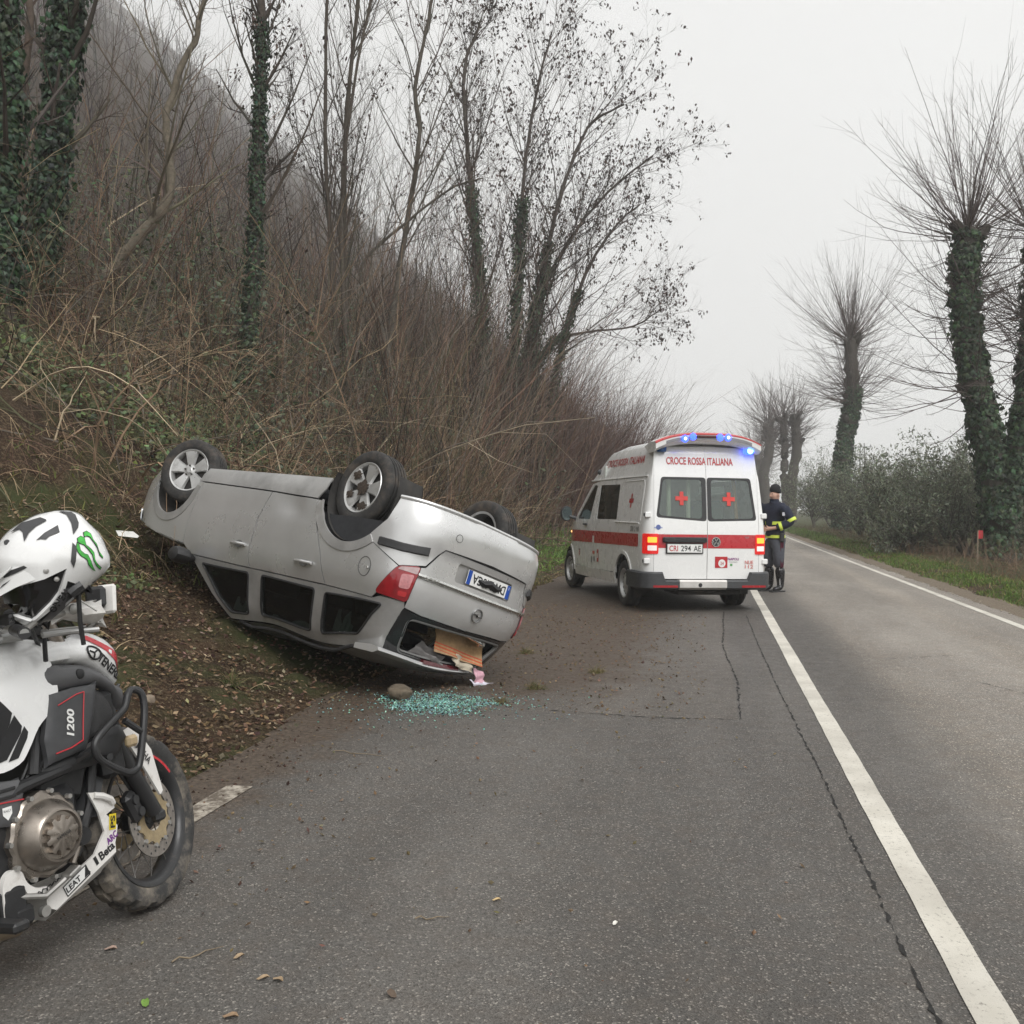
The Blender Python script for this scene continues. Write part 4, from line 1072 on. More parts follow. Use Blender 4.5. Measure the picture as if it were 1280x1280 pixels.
AF, AR_ = (-.06, .30), (-2.73, .30)
def side_parts(fn, m_):
    """one flank; m_ = +1 keeps u, -1 mirrors it"""
    q = lambda pts: [(m_ * u, z) for u, z in pts]
    rgt = m_ > 0
    fend = [(.36, .64), (.52, .70), (.50, .78), (.1, .87), (-.46, .93), (-.475, .7), (-.50, .48), (-.515, .345), (-.435, .345)] + arc(*AF, .385, 173, 12)
    panel('front_wing', q(fend), fn, SILV, car, .07, gap=.002)
    fd = panel('front_door', q([(-.515, .345), (-.50, .48), (-.475, .7), (-.46, .93), (-.60, 1.02), (-1.555, 1.045), (-1.53, .95), (-1.55, .62), (-1.63, .375)]), fn, SILV, car, .07, gap=.0055)
    rd = panel('rear_door', q([(-1.63, .375), (-1.55, .62), (-1.53, .95), (-1.555, 1.045), (-2.57, 1.06), (-2.47, .82), (-2.34, .60), (-2.25, .40)]), fn, SILV, car, .06, gap=.0055)
    panel('sill', q([(-.44, .195), (-.435, .34), (-.515, .34), (-1.63, .37), (-2.25, .395), (-2.31, .30), (-2.30, .20)]), fn, SILVD, car, .08, gap=.002)
    qp = [(-2.25, .40), (-2.34, .60), (-2.47, .82), (-2.57, 1.06), (-3.10, 1.085), (-3.16, 1.03), (-3.31, .815), (-2.955, .645)] + arc(*AR_, .42, 121, 15, 16)
    panel('rear_quarter', q(qp), fn, SILV, car, .06, gap=.004)
    ring = arc(*AR_, .485, 20, 128, 20) + arc(*AR_, .412, 128, 14, 20)
    panel('wheel_arch_lip', q(ring), fn, SILVD, car, .05, off=.008, thick=.02)
    ring = arc(*AF, .452, 168, 20, 18) + arc(*AF, .377, 20, 168, 18)
    panel('wheel_arch_lip', q(ring), fn, SILVD, car, .05, off=.006, thick=.02)
    w1 = rounded([(-.80, 1.075), (-1.535, 1.085), (-1.515, 1.415), (-1.27, 1.415), (-1.05, 1.30)], .03)
    w2 = rounded([(-1.73, 1.085), (-2.44, 1.10), (-2.375, 1.405), (-1.69, 1.415)], .03)
    w3 = rounded([(-2.575, 1.115), (-3.21, 1.115), (-2.95, 1.375), (-2.515, 1.405)], .03)
    fr = [(-.60, 1.025), (-1.555, 1.05), (-2.57, 1.065), (-3.10, 1.09), (-3.18, 1.06), (-3.42, 1.06), (-3.44, 1.10), (-3.36, 1.44), (-3.1, 1.47), (-1.24, 1.46), (-.95, 1.30)]
    gl = panel('window_frame', q(fr), fn, SILVD, car, .06, holes=[q(w1), q(w2), q(w3)], thick=.03)
    for w in (w1, w2, w3):
        pane = panel('side_window', q(w), fn, CGLASS, car, .1, thick=.004, off=-.012)
        rim_ = resample(q(w), .06); mb = MB()
        mb.tube([np.array(fn(*p)) for p in rim_], .010, 6, closed=True); mb.build('window_seal', BLKP, pane)
    for dr, (hx, hz_) in ((fd, (-1.37, .862)), (rd, (-2.30, .922))):
        p = np.array(fn(m_ * hx, hz_)); s_ = -1 if rgt else 1
        mb = MB(); mb.loft([[(p[0] + dx, p[1] + s_ * (.012 + .022 * math.sin(PI * (dx + .11) / .22)) + s_ * .012 * math.cos(a), p[2] + .013 * math.sin(a)) for a in np.linspace(0, 2 * PI, 9)[:-1]] for dx in np.linspace(-.11, .11, 11)])
        h_ = mb.build('door_handle', SILV, dr)
        mb = MB(); mb.add([(p[0] + .055 * math.cos(a), p[1] + s_ * .0035, p[2] + .034 * math.sin(a)) for a in np.linspace(0, 2 * PI, 17)[:-1]], [tuple(range(16))]); mb.build('handle_recess', mat('recess_grey', (.16, .16, .155), .5), dr)
    if rgt:
        f0 = np.array(fn(-3.0, .87)); mb = MB()
        mb.tube([np.array(fn(-3.0 + .062 * math.cos(a), .87 + .072 * math.sin(a))) for a in np.linspace(0, 2 * PI, 25)[:-1]], .0035, 5, closed=True)
        fl = mb.build('fuel_flap', mat('gap_dark', (.06, .06, .06), .6), car)
        MB().box((f0[0] - .045, f0[1] - .006, f0[2] + .005), (.016, .016, .02), ch=.004).build('fuel_latch', CHRM, fl)
    tl = rounded([(-3.135, 1.035), (-3.305, .812), (-3.48, .775), (-3.435, 1.055)], .035)
    lamp = panel('tail_light', q(tl), fn, REDL, car, .05, off=.012, thick=.03)
    panel('clear_lens', q(rounded([(-3.305, .835), (-3.33, .812), (-3.47, .785), (-3.462, .84)], .01)), fn, CLRL, lamp, .04, off=.015, thick=.003)
    panel('bulb_reflector', q(rounded([(-3.345, .862), (-3.445, .85), (-3.425, .96), (-3.34, .965)], .02)), fn, mat('tail_lens_pink', (.55, .22, .23), .15, coat=.8, vscale=30, var=.3), lamp, .05, off=.0155, thick=.003)
    panel('bulb_reflector', q(rounded([(-3.345, .985), (-3.42, .982), (-3.415, 1.02), (-3.345, 1.02)], .012)), fn, mat('tail_lens_bright', (.5, .03, .035), .15, coat=.8), lamp, .05, off=.0155, thick=.003)
    mb = MB(); mb.tube([np.array(fn(*p)) for p in resample(q(tl), .05)], .007, 6, closed=True); mb.build('light_seal', BLKP, lamp)
    mv = [np.array(fn(m_ * u, z)) for u, z in ((-3.09, .662), (-3.2, .668), (-3.3, .672), (-3.42, .664), (-3.51, .652))]
    mb = MB(); secs = []
    for p in mv:
        secs.append([(p[0] + (.004 + .018 * (k % 4 in (1, 2))) * (-1 if p[0] < -3.3 else -.2), p[1] + (-.02 if rgt else .02) * (k in (1, 2)), p[2] + (-.034, -.026, .026, .034)[k]) for k in range(4)])
    mb.loft(secs); mb.build('bumper_strip', BLKP, car)
    # dark liners inside the wheel arches
    for (cx, cz) in (AF, AR_):
        s_ = -1 if rgt else 1
        MB().lathe([(.40, .25), (.40, .0), (.40, -.0)], 24, (cx, s_ * (.84 if cx > -1 else .85), cz), (0, -s_, 0), ref=(0, 0, 1), a0=-PI * .62, a1=PI * .62).build('arch_liner', UNDER, car)
        MB().lathe([(.40, .0), (.02, .0)], 24, (cx, s_ * .59, cz), (0, -s_, 0), ref=(0, 0, 1), a0=-PI * .62, a1=PI * .62).build('arch_liner', UNDER, car)
side_parts(CAR, 1); side_parts(CARL, -1)

# ---- rear end
y2u = uy
bt = [(-2.955, .645), (-3.305, .808), (y2u(-.64), .770), (y2u(-.60), .76), (y2u(-.50), .60), (y2u(0), .585), (y2u(.50), .60), (y2u(.60), .76), (y2u(.64), .770), (2 * UC + 3.305, .808), (2 * UC + 2.955, .645)]
bL = [(-3.14, .36), (-3.16, .30), (UC, .285), (2 * UC + 3.16, .30), (2 * UC + 3.14, .36), (2 * UC + 3.10, .49)]
bumper = panel('rear_bumper', [(-3.10, .49)] + bL + bt[::-1], CAR, SILV, car, .07, thick=.02)
mb = MB(); mb.tube([np.array(CAR(u, .30)) for u in np.linspace(-3.16, 2 * UC + 3.16, 40)], .016, 8); mb.build('bumper_lip', SILV, bumper)
p = np.array(CAR(y2u(-.42), .50)); mb = MB(); mb.tube([np.array(CAR(y2u(-.42) + .03 * math.cos(a), .485 + .03 * math.sin(a))) for a in np.linspace(0, 2 * PI, 17)[:-1]], .0025, 5, closed=True); mb.build('tow_cover', MATS['gap_dark'], bumper)
wg = rounded([(y2u(-.585), 1.16), (y2u(-.52), 1.425), (y2u(.50), 1.435), (y2u(.58), 1.16)], .07)
gate_o = [(y2u(-.492), .605), (y2u(-.595), .77), (y2u(-.63), .78), (y2u(-.665), 1.055), (y2u(-.665), 1.10), (y2u(-.5), 1.125), (y2u(0), 1.135), (y2u(.5), 1.125), (y2u(.665), 1.10), (y2u(.665), 1.055), (y2u(.63), .78), (y2u(.595), .77), (y2u(.492), .605)]
rec = rounded([(y2u(-.33), .655), (y2u(-.33), .80), (y2u(.33), .80), (y2u(.33), .655)], .03)
gate = panel('tailgate', gate_o, CAR, SILV, car, .06, holes=[rec], gap=.004)
GBLK = mat('gloss_black', (.012, .012, .013), .15, coat=.5)
panel('window_surround', [(y2u(-.665), 1.105), (-3.43, 1.12), (-3.355, 1.455), (2 * UC + 3.355, 1.455), (2 * UC + 3.43, 1.12), (y2u(.665), 1.105), (y2u(.5), 1.13), (y2u(0), 1.14), (y2u(-.5), 1.13)], CAR, GBLK, gate, .06, holes=[wg])
panel('gate_shadow_gap', [(y2u(-.50), .585), (y2u(-.50), .625), (y2u(.50), .625), (y2u(.50), .585)], CAR, BLKP, car, .1, off=-.012, thick=0)
panel('plate_recess', rec, CAR, SILVD, gate, .1, off=-.022, thick=-.022)
# number plate: blue at both ends
def rear_flat(z0, off):
    a, b_ = np.array(CAR(UC, z0 - .05)), np.array(CAR(UC, z0 + .05)); up_ = (b_ - a) / np.linalg.norm(b_ - a); n_ = np.cross(np.array([0, -1, 0]), up_)
    if n_[0] > 0: n_ = -n_
    o = np.array(CAR(UC, z0)) + n_ * off
    return o, up_, n_
o, up_, n_ = rear_flat(.728, -.004)
PLY = .045
mb = MB(); mb.box((0, 0, 0), (.008, .52, .112), ch=.003)
plm = Matrix.Translation(o + np.array([0, PLY, 0])) @ Matrix(((-n_[0], 0, up_[0], 0), (-n_[1], 1, up_[1], 0), (-n_[2], 0, up_[2], 0), (0, 0, 0, 1)))
plate = mb.build('number_plate', WHT, car); plate.matrix_local = plm
pf = lambda off: flat((-.0042 - off, 0, 0), (0, -1, 0), (0, 0, 1))
for s_ in (-1, 1):
    mb = MB(); mb.prism(rect(s_ * .238 - .021, -.055, s_ * .238 + .021, .055), flat((-.0042, 0, 0), (0, -1, 0), (0, 0, 1)), flat((-.0052, 0, 0), (0, -1, 0), (0, 0, 1))); mb.build('plate_band', BLUE, plate)
letters('plate_letters', 'I', lambda u, v: (-.0056, .238 - u, v - .03), .026, WHT, plate)
letters('plate_letters', 'DM 248CA', lambda u, v: (-.0046, -u, v), .074, BLK, plate, .40, .02)
mb = MB(); mb.tube([(-.004, .15, .0), (-.004, .08, .014), (-.004, .0, -.006), (-.004, -.07, .012), (-.004, -.13, -.004)], [.014, .030, .034, .030, .012], 6); mb.build('black_scribble', BLK, plate)  # black scribble added across the middle plate characters
# chrome bar with script, emblem
cb_ = [(y2u(y), .838 + .012 * (1 - (y / .65) ** 2)) for y in np.linspace(-.645, .645, 25)]
mb = MB(); secs = []
for (u, z) in cb_:
    secs.append([np.array(CAR(u, z + dz)) + np.array([-dd, 0, 0]) for dz, dd in ((-.02, 0), (-.012, .02), (.004, .026), (.018, .018), (.024, 0))])
mb.loft(secs); bar = mb.build('chrome_bar', CHRM, gate)
letters('badge_letters', 'Zafira', lambda u, v: np.array(CAR(y2u(-.54 - 0) - u * 1, .845 + v)) + np.array([-.030, 0, 0]), .026, mat('badge', (.75, .75, .74), .25, 1.), bar, .13)
letters('badge_letters', '1.9 CDTI', lambda u, v: np.array(CAR(y2u(.54) - u * 1, .842 + v)) + np.array([-.030, 0, 0]), .018, MATS['badge'], bar, .10)
o, up_, n_ = rear_flat(.985, .006); o = o + np.array([0, .02, 0]); lat = np.array([0, -1, 0])
mb = MB(); mb.tube([o + lat * .052 * math.cos(a) + up_ * .052 * math.sin(a) for a in np.linspace(0, 2 * PI, 29)[:-1]], .0065, 8, closed=True)
mb.prism([(-.066, .006), (.004, .014), (-.006, -.004), (.066, -.006), (-.002, -.016), (.008, .004)], flat(o, lat, up_), flat(o + n_ * .008, lat, up_)); mb.build('emblem', mat('emblem_metal', (.42, .42, .42), .3, 1.), gate)
# smashed window: seal ring, wiper, spoiler lip with brake light, rubber
mb = MB(); mb.tube([np.array(CAR(*p)) + np.array([.02, 0, 0]) for p in resample(wg, .05)], .017, 8, closed=True); mb.build('window_seal', mat('seal_grey', (.20, .20, .195), .6), gate)
mb = MB(); mb.tube([np.array(CAR(y2u(.22), 1.14)) + np.array([.03, 0, 0]), np.array(CAR(y2u(.30), 1.18)) + np.array([.02, 0, .02]), np.array(CAR(y2u(.08), 1.165)) + np.array([.02, 0, .0])], .013, 8); mb.box(np.array(CAR(y2u(.33), 1.2)) + np.array([.04, 0, 0]), (.05, .07, .05), ch=.012); mb.build('wiper', CHRM, gate)
sp = []
for y in np.linspace(-.66, .36, 20):
    b0 = np.array(crush((-3.10 - .05 * (1 - (y / .7) ** 2), y, 1.475 + .02 * (1 - (y / .7) ** 2))))
    sp.append([b0 + np.array(v) for v in ((.20, 0, .012), (-.02, 0, .012), (-.075, 0, -.012), (-.06, 0, -.035), (.02, 0, -.045), (.20, 0, -.03))])
mb = MB(); mb.loft(sp); spo = mb.build('spoiler', SILV, car)
mb = MB(); c_ = [np.array(crush((-3.165, y, 1.455))) for y in np.linspace(-.20, .22, 8)]
mb.loft([[p + np.array(v) for v in ((-.045, 0, -.018), (-.055, 0, .012), (0, 0, .012), (0, 0, -.018))] for p in c_]); mb.build('brake_light', mat('brake_red_dark', (.09, .008, .012), .2, coat=.4), spo)

# ---- roof, screen, bonnet, front end
def ROOF(x, y):
    e = abs(y) / .65; zz = 1.468 + .05 * (1 - e * e); return crush((x, y, zz))
rf_ = [(-1.22, -.62), (-1.18, 0), (-1.22, .62), (-3.14, .60), (-3.2, 0), (-3.14, -.60)]
panel('roof', [(x, y) for x, y in rf_], lambda u, v: ROOF(u, v), SILVD, car, .15, thick=.0)
for s_ in (-1, 1):
    mb = MB(); mb.tube([np.array(ROOF(x, s_ * .60)) + np.array([0, 0, .035 if 0 < i < 9 else -.01]) for i, x in enumerate(np.linspace(-1.35, -3.0, 11))], .016, 8); mb.build('roof_rail', BLKP, car)
def SCREEN(u, v):   # u across, v up the glass
    zz = 1.0 + .46 * v; return crush((-.46 - .78 * v + .10 * (1 - (u / .75) ** 2) * (1 - .4 * v), u * (1 - .22 * v), zz))
panel('windscreen', [(-.74, 0), (.74, 0), (.74, 1), (-.74, 1)], SCREEN, CGLASS, car, .15, thick=.005)
def BON(x, y):
    t = (x + .46) / 1.2; return (x + .08 * (1 - (y / .8) ** 2) * t, y, .93 + .07 * (1 - (y / .8) ** 2) - .04 * t - .16 * t * t)
panel('bonnet', [(-.44, -.76), (.48, -.76), (.72, -.5), (.76, 0), (.72, .5), (.48, .76), (-.44, .76)], BON, SILV, car, .12)
fo = [(.335, .335), (.36, .64), (.52, .69)] + [(UF + k, .70) for k in (-.5, 0, .5)] + [(2 * UF - .52, .69), (2 * UF - .36, .64), (2 * UF - .335, .335), (2 * UF - .40, .22), (UF, .20), (.40, .22)]
fb = panel('front_bumper', fo, CAR, SILV, car, .1, thick=.02)
panel('grille', [(UF - .34, .58), (UF + .34, .58), (UF + .34, .67), (UF - .34, .67)], CAR, BLKP, fb, .08, off=.01)
for s_ in (-1, 1):
    c_ = UF + s_ * .62; panel('headlight', rounded([(c_ - .2, .64), (c_ + .2, .64), (c_ + .17, .76), (c_ - .17, .76)], .03), CAR, mat('head_lens', (.55, .57, .58), .08, .2, coat=1.), car, .08, off=.012)
    # door mirror, folded and scraped
    q = np.array(CAR(-.66, 1.04)); q = np.array([q[0], q[1] * (1 if s_ < 0 else -1), q[2]])
    mb = MB(); mb.loft([[(q[0] + .10 * math.cos(a) * sc + dx, q[1] + s_ * d, q[2] + .075 * math.sin(a) * sc + .02) for a in np.linspace(0, 2 * PI, 13)[:-1]] for d, sc, dx in ((.0, .35, 0), (.05, .6, .0), (.09, .95, .0), (.17, 1., .0), (.22, .8, -.01), (.235, .4, -.01))]); mb.build('door_mirror', BLKP, car)
# ---- underside (faces the sky)
mb = MB(); mb.box((-1.35, 0, .215), (1.86, 1.50, .03), ch=.01); mb.box((-1.3, 0, .29), (2.9, .92, .03), ch=.01)
for y in (-.42, .42): mb.box((-1.35, y, .19), (1.8, .09, .05), ch=.01)
mb.box((-1.35, 0, .20), (2.2, .28, .05), ch=.015); mb.build('floor_pan', UNDER, car)
mb = MB(); mb.tube([(-2.66, -.60, .27), (-2.5, -.3, .31), (-2.5, .3, .31), (-2.66, .60, .27)], .045, 8); mb.build('rear_axle', UNDER, car)
mb = MB(); mb.tube([(-.2, .12, .20), (-1.6, .12, .19), (-2.3, .2, .24), (-2.95, .2, .36)], .028, 8); mb.tube([(-2.98, .55, .40), (-2.98, -.05, .40)], .085, 12); mb.build('exhaust', mat('exhaust_metal', (.16, .13, .11), .6, .7, dirt=(.12, .06, .03), dirt_amt=.4), car)
mb = MB(); mb.box((.0, 0, .24), (.5, .8, .06), ch=.02); mb.tube([(0, -.68, .22), (.02, 0, .25), (0, .68, .22)], .03, 8); mb.build('subframe', UNDER, car)
# ---- cabin
mb = MB(); mb.box((-1.38, 0, .34), (1.66, 1.60, .12), ch=.04); mb.box((-1.5, 0, .345), (3.5, 1.14, .11), ch=.04); mb.build('cabin_floor', DARKIN, car)
for f_, m_ in ((CARL, -1), (CAR, 1)):
    panel('cargo_dark_lining', [(m_ * u, z) for u, z in ((-2.2, .5), (-3.2, .5), (-3.3, 1.0), (-3.28, 1.12), (-2.5, 1.1 if m_ > 0 else 1.12))], f_, DARKIN, car, .12, off=-.06, thick=0)
panel('cargo_dark_lining', [(2.56, 1.06), (3.26, 1.06), (3.2, 1.44), (2.5, 1.44)], CARL, DARKIN, car, .12, off=-.05, thick=0)  # added dark sheet closing the left quarter window, keeps the bay dark
panel('headlining', [(-1.3, -.55), (-1.3, .55), (-3.1, .55), (-3.1, -.55)], lambda u, v: tuple(np.array(ROOF(u, v)) - [0, 0, .05]), DARKIN, car, .15, thick=0)
def seat(x, y, w, name):
    mb = MB()
    mb.loft([[(x + dx, y + w * .5 * ss * k, z) for ss, k, z in ((-1, 1, .40), (1, 1, .40), (1, .98, .60), (.6, 1, .63), (-.6, 1, .63), (-1, .98, .60))] for dx in (-.05, .2, .46, .5)])
    mb.loft([[(x - .02 - .18 * t + dx, y + w * .5 * ss * (1 - .15 * t), .55 + .62 * t) for dx, ss in ((0, -1), (.13, -.8), (.13, .8), (0, 1), (-.05, .7), (-.05, -.7))] for t in (0, .3, .7, 1.)])
    s_ = mb.build(name, DARKIN, car)
    MB().box((x - .22, y, 1.27), (.09, .24, .15), rot=(0, -.2, 0), ch=.04).build('headrest', DARKIN, s_)
seat(-1.25, -.38, .50, 'front_seat'); seat(-1.25, .38, .50, 'front_seat')
for y in (-.45, 0, .45): seat(-2.15, y, .42, 'rear_seat')
mb = MB(); mb.box((-.55, 0, .92), (.40, 1.4, .18), ch=.06); mb.build('dashboard', DARKIN, car)
mb = MB(); mb.lathe([(.17 + .016 * math.cos(a), .016 * math.sin(a)) for a in np.linspace(0, 2 * PI, 9)], 24, (-.80, .38, .90), (.85, 0, -.5)); mb.build('steering_wheel', DARKIN, car)
AIRB = mat('airbag_cloth', (.36, .41, .37), .9, var=.2, vscale=6, bmp=.4, bscale=20, bdist=.01)
for (xa, xb, z0, hgt) in ((-1.26, -1.50, 1.38, .10), (-1.78, -2.34, 1.41, .05), (-2.62, -2.80, 1.36, .16)):
    mb = MB(); n_s = 10; secs = []
    for k in range(n_s + 1):
        x = xa + (xb - xa) * k / n_s; wob = .012 * math.sin(k * 1.9)
        yb = CAR(x, z0)[1] + .055 + wob
        secs.append([(x, yb - .012, z0 - hgt * (.6 + .4 * math.sin(k * .9 + 1))), (x, yb + .02, z0 - hgt * .3), (x, yb + .01, z0 + .03), (x, yb - .02, z0 + .02)])
    mb.loft(secs); mb.build('curtain_airbag', AIRB, car)

# ---- wheels
def car_wheel(c, side, steer=0.0, spin=0.0):
    w = bpy.data.objects.new('wheel', None); COL.objects.link(w); w.parent = car
    w.matrix_local = Matrix.Translation(c) @ Matrix.Rotation(steer, 4, 'Z') @ Matrix.Rotation(PI if side > 0 else 0, 4, 'Z') @ Matrix.Rotation(spin, 4, 'Y')
    # outer face towards -y
    pr = [(.205, -.085), (.215, -.098), (.245, -.108), (.285, -.104), (.305, -.092), (.313, -.08)]
    for yy in (-.05, -.018, .018, .05): pr += [(.316, yy - .008), (.306, yy - .006), (.306, yy + .006), (.316, yy + .008)]
    pr += [(.313, .08), (.305, .092), (.285, .104), (.245, .108), (.205, .09)]
    MB().lathe(pr, 48).build('tyre', RUBB, w, 50)
    mb = MB(); mb.lathe([(.206, -.088), (.212, -.094), (.207, -.100), (.196, -.096), (.190, -.08), (.186, -.05), (.186, .09), (.207, .095)], 40)
    for k in range(5):
        a = 2 * PI * k / 5 + .3; ca, sa = math.cos(a), math.sin(a)
        P2 = lambda r, t, y: (r * ca - t * sa, y, r * sa + t * ca)
        mb.loft([[P2(r, -hw, y + .022), P2(r, -hw * .82, y), P2(r, hw * .82, y), P2(r, hw, y + .022)] for r, hw, y in ((.03, .032, -.076), (.075, .042, -.080), (.12, .054, -.086), (.16, .068, -.091), (.195, .082, -.092))])
    mb.lathe([(.0, -.088), (.025, -.088), (.032, -.083), (.06, -.080), (.066, -.06)], 24)
    rim = mb.build('rim', ALLOY, w, 30)
    MB().lathe([(.19, -.035), (.16, -.04), (.05, -.045), (.0, -.045)], 30).build('brake_disc', UNDER, w)
    for k in range(5):
        a = 2 * PI * k / 5 + .3; MB().lathe([(.0, -.098), (.008, -.098), (.009, -.085)], 8, (.048 * math.cos(a), 0.004, .048 * math.sin(a))).build('wheel_bolt', UNDER, w)
car_wheel((0, -.705, .22), -1, R(-24), .4); car_wheel((0, .705, .22), 1, R(-24), 1.1)
car_wheel((-2.645, -.70, .25), -1, 0, .9); car_wheel((-2.645, .70, .20), 1, 0, .2)
MUD = mat('wet_mud', (.05, .036, .026), .8, var=.4, vscale=20, bmp=.8, bscale=60, bdist=.01)
for (dx, dz, rr_, sq_) in ((0, .0, .062, 1.), (.10, -.10, .05, .7), (-.05, .15, .055, .6), (.13, .06, .04, .8)):
    n_ = 18; mb = MB(); V = [(-2.645 + dx, -.803, .25 + dz)] + [(-2.645 + dx + rr_ * (1 + .3 * math.sin(k * 2.7)) * math.cos(2 * PI * k / n_), -.795, .25 + dz + rr_ * sq_ * (1 + .3 * math.cos(k * 1.9)) * math.sin(2 * PI * k / n_)) for k in range(n_)]
    mb.add(V, [(0, k + 1, (k + 1) % n_ + 1) for k in range(n_)]).build('mud_cake', MUD, car)

# ================================================================== AMBULANCE
VX, VY, VYAW, VLEAN = -.333, 14.76, .3717, -.0148
cs, sn = math.cos(VYAW), math.sin(VYAW)
VAN_M = Matrix(((-sn, -cs, 0, VX), (cs, -sn, 0, VY), (0, 0, 1, 0), (0, 0, 0, 1))) @ Matrix.Rotation(-VLEAN, 4, 'X') @ Matrix.Translation((0, .03, 0)) @ Matrix.Diagonal((1, .955, 1, 1))
van = empty('ambulance', 'white high-roof ambulance van with a red stripe and blue lights flashing', 'ambulance', VAN_M)
VWH = mat('van_white', (.78, .78, .765), .28, var=.03, vscale=2, dirt=(.55, .53, .49), dirt_amt=.0, dscale=.8, coat=.5, rvar=.06)
VRED = mat('van_red', (.47, .022, .03), .3, var=.08, coat=.5)
VGREY = mat('bumper_plastic', (.045, .047, .05), .55, var=.2, vscale=15, dirt=(.12, .10, .08), dirt_amt=.1)
VGL = glass_mat('van_glass', (.70, .78, .74), .6, base=.42)
VGLD = glass_mat('van_glass_dark', (.30, .36, .33), .35)
VGAP = mat('door_gap', (.10, .10, .10), .7)
LITR = mat('lit_tail_red', (.5, .01, .012), .2, emit=(1., .03, .02), estr=.22, var=.3, vscale=25)
LITA = mat('lit_indicator', (.9, .35, .05), .2, emit=(1., .33, .03), estr=.85)
LITW = mat('lit_reverse', (.8, .75, .72), .2, emit=(1., .75, .7), estr=.18)
LITB = mat('lit_blue', (.02, .04, .5), .1, emit=(.03, .07, 1.), estr=3.2)
LITP = mat('lit_blue_core', (.4, .3, .9), .1, emit=(.55, .42, 1.), estr=4.0)
LITC = mat('lit_blue_cyan', (.2, .4, .9), .1, emit=(.12, .38, 1.), estr=5.5)
STEEL = mat('steel_wheel', (.50, .50, .49), .4, .5, dirt=(.10, .085, .07), dirt_amt=.15)

WU, WC, WN = make_plan([(3.93, 0), (3.90, -.35), (3.80, -.65), (3.60, -.84), (3.2, -.925), (2.5, -.945), (1.2, -.95), (0, -.95), (-.75, -.94), (-.90, -.915), (-.965, -.85), (-.985, -.72), (-.99, -.4), (-.995, 0)], 2.5, -.75)
if WN[len(WN) // 2][1] > 0: WN = -WN
VUC, VUF = WU[0], WU[-1]
VZ = [.20, .30, .45, .60, .75, 1.05, 1.2, 1.4, 1.85, 1.90, 2.1, 2.25, 2.32, 2.36]; VW_ = [.05, .02, .0, -.002, -.002, 0, .008, .03, .095, .12, .175, .225, .275, .36]
VZR = [.40, .55, 1.05, 1.2, 1.3, 1.85, 2.1, 2.25, 2.32, 2.36]; VWR = [.0, .0, .0, .012, .022, .085, .13, .165, .20, .27]
VZF = [.2, .35, .6, .85, 1.0, 1.1]; VWF = [.05, 0, 0, .05, .15, .35]
def VANR(u, z):
    s = 1
    if u < VUC: u, s = 2 * VUC - u, -1
    elif u > VUF: u, s = 2 * VUF - u, -1
    x = np.interp(u, WU, WC[:, 0]); y = np.interp(u, WU, WC[:, 1]); nx = np.interp(u, WU, WN[:, 0]); ny = np.interp(u, WU, WN[:, 1])
    x = x + max(-nx, 0) * np.interp(z, VZR, VWR) - max(nx, 0) * np.interp(z, VZF, VWF)
    y = y - ny * np.interp(z, VZ, VW_)
    return (float(x), float(y) * s, z)
def VAN(u, z):           # left flank: u mirrored
    p = VANR(-u, z); return (p[0], -p[1], p[2])
def vy(y):
    """coordinate on the rear (in the left-flank chart) of lateral y"""
    m = WC[:, 0] < -.74; o = np.argsort(WC[m, 1]); v = float(np.interp(-abs(y), WC[m, 1][o], WU[m][o]))
    return -v if y >= 0 else -(2 * VUC - v)
VRC = -VUC
VA_F, VA_R = (3.42, .33), (0.0, .33)
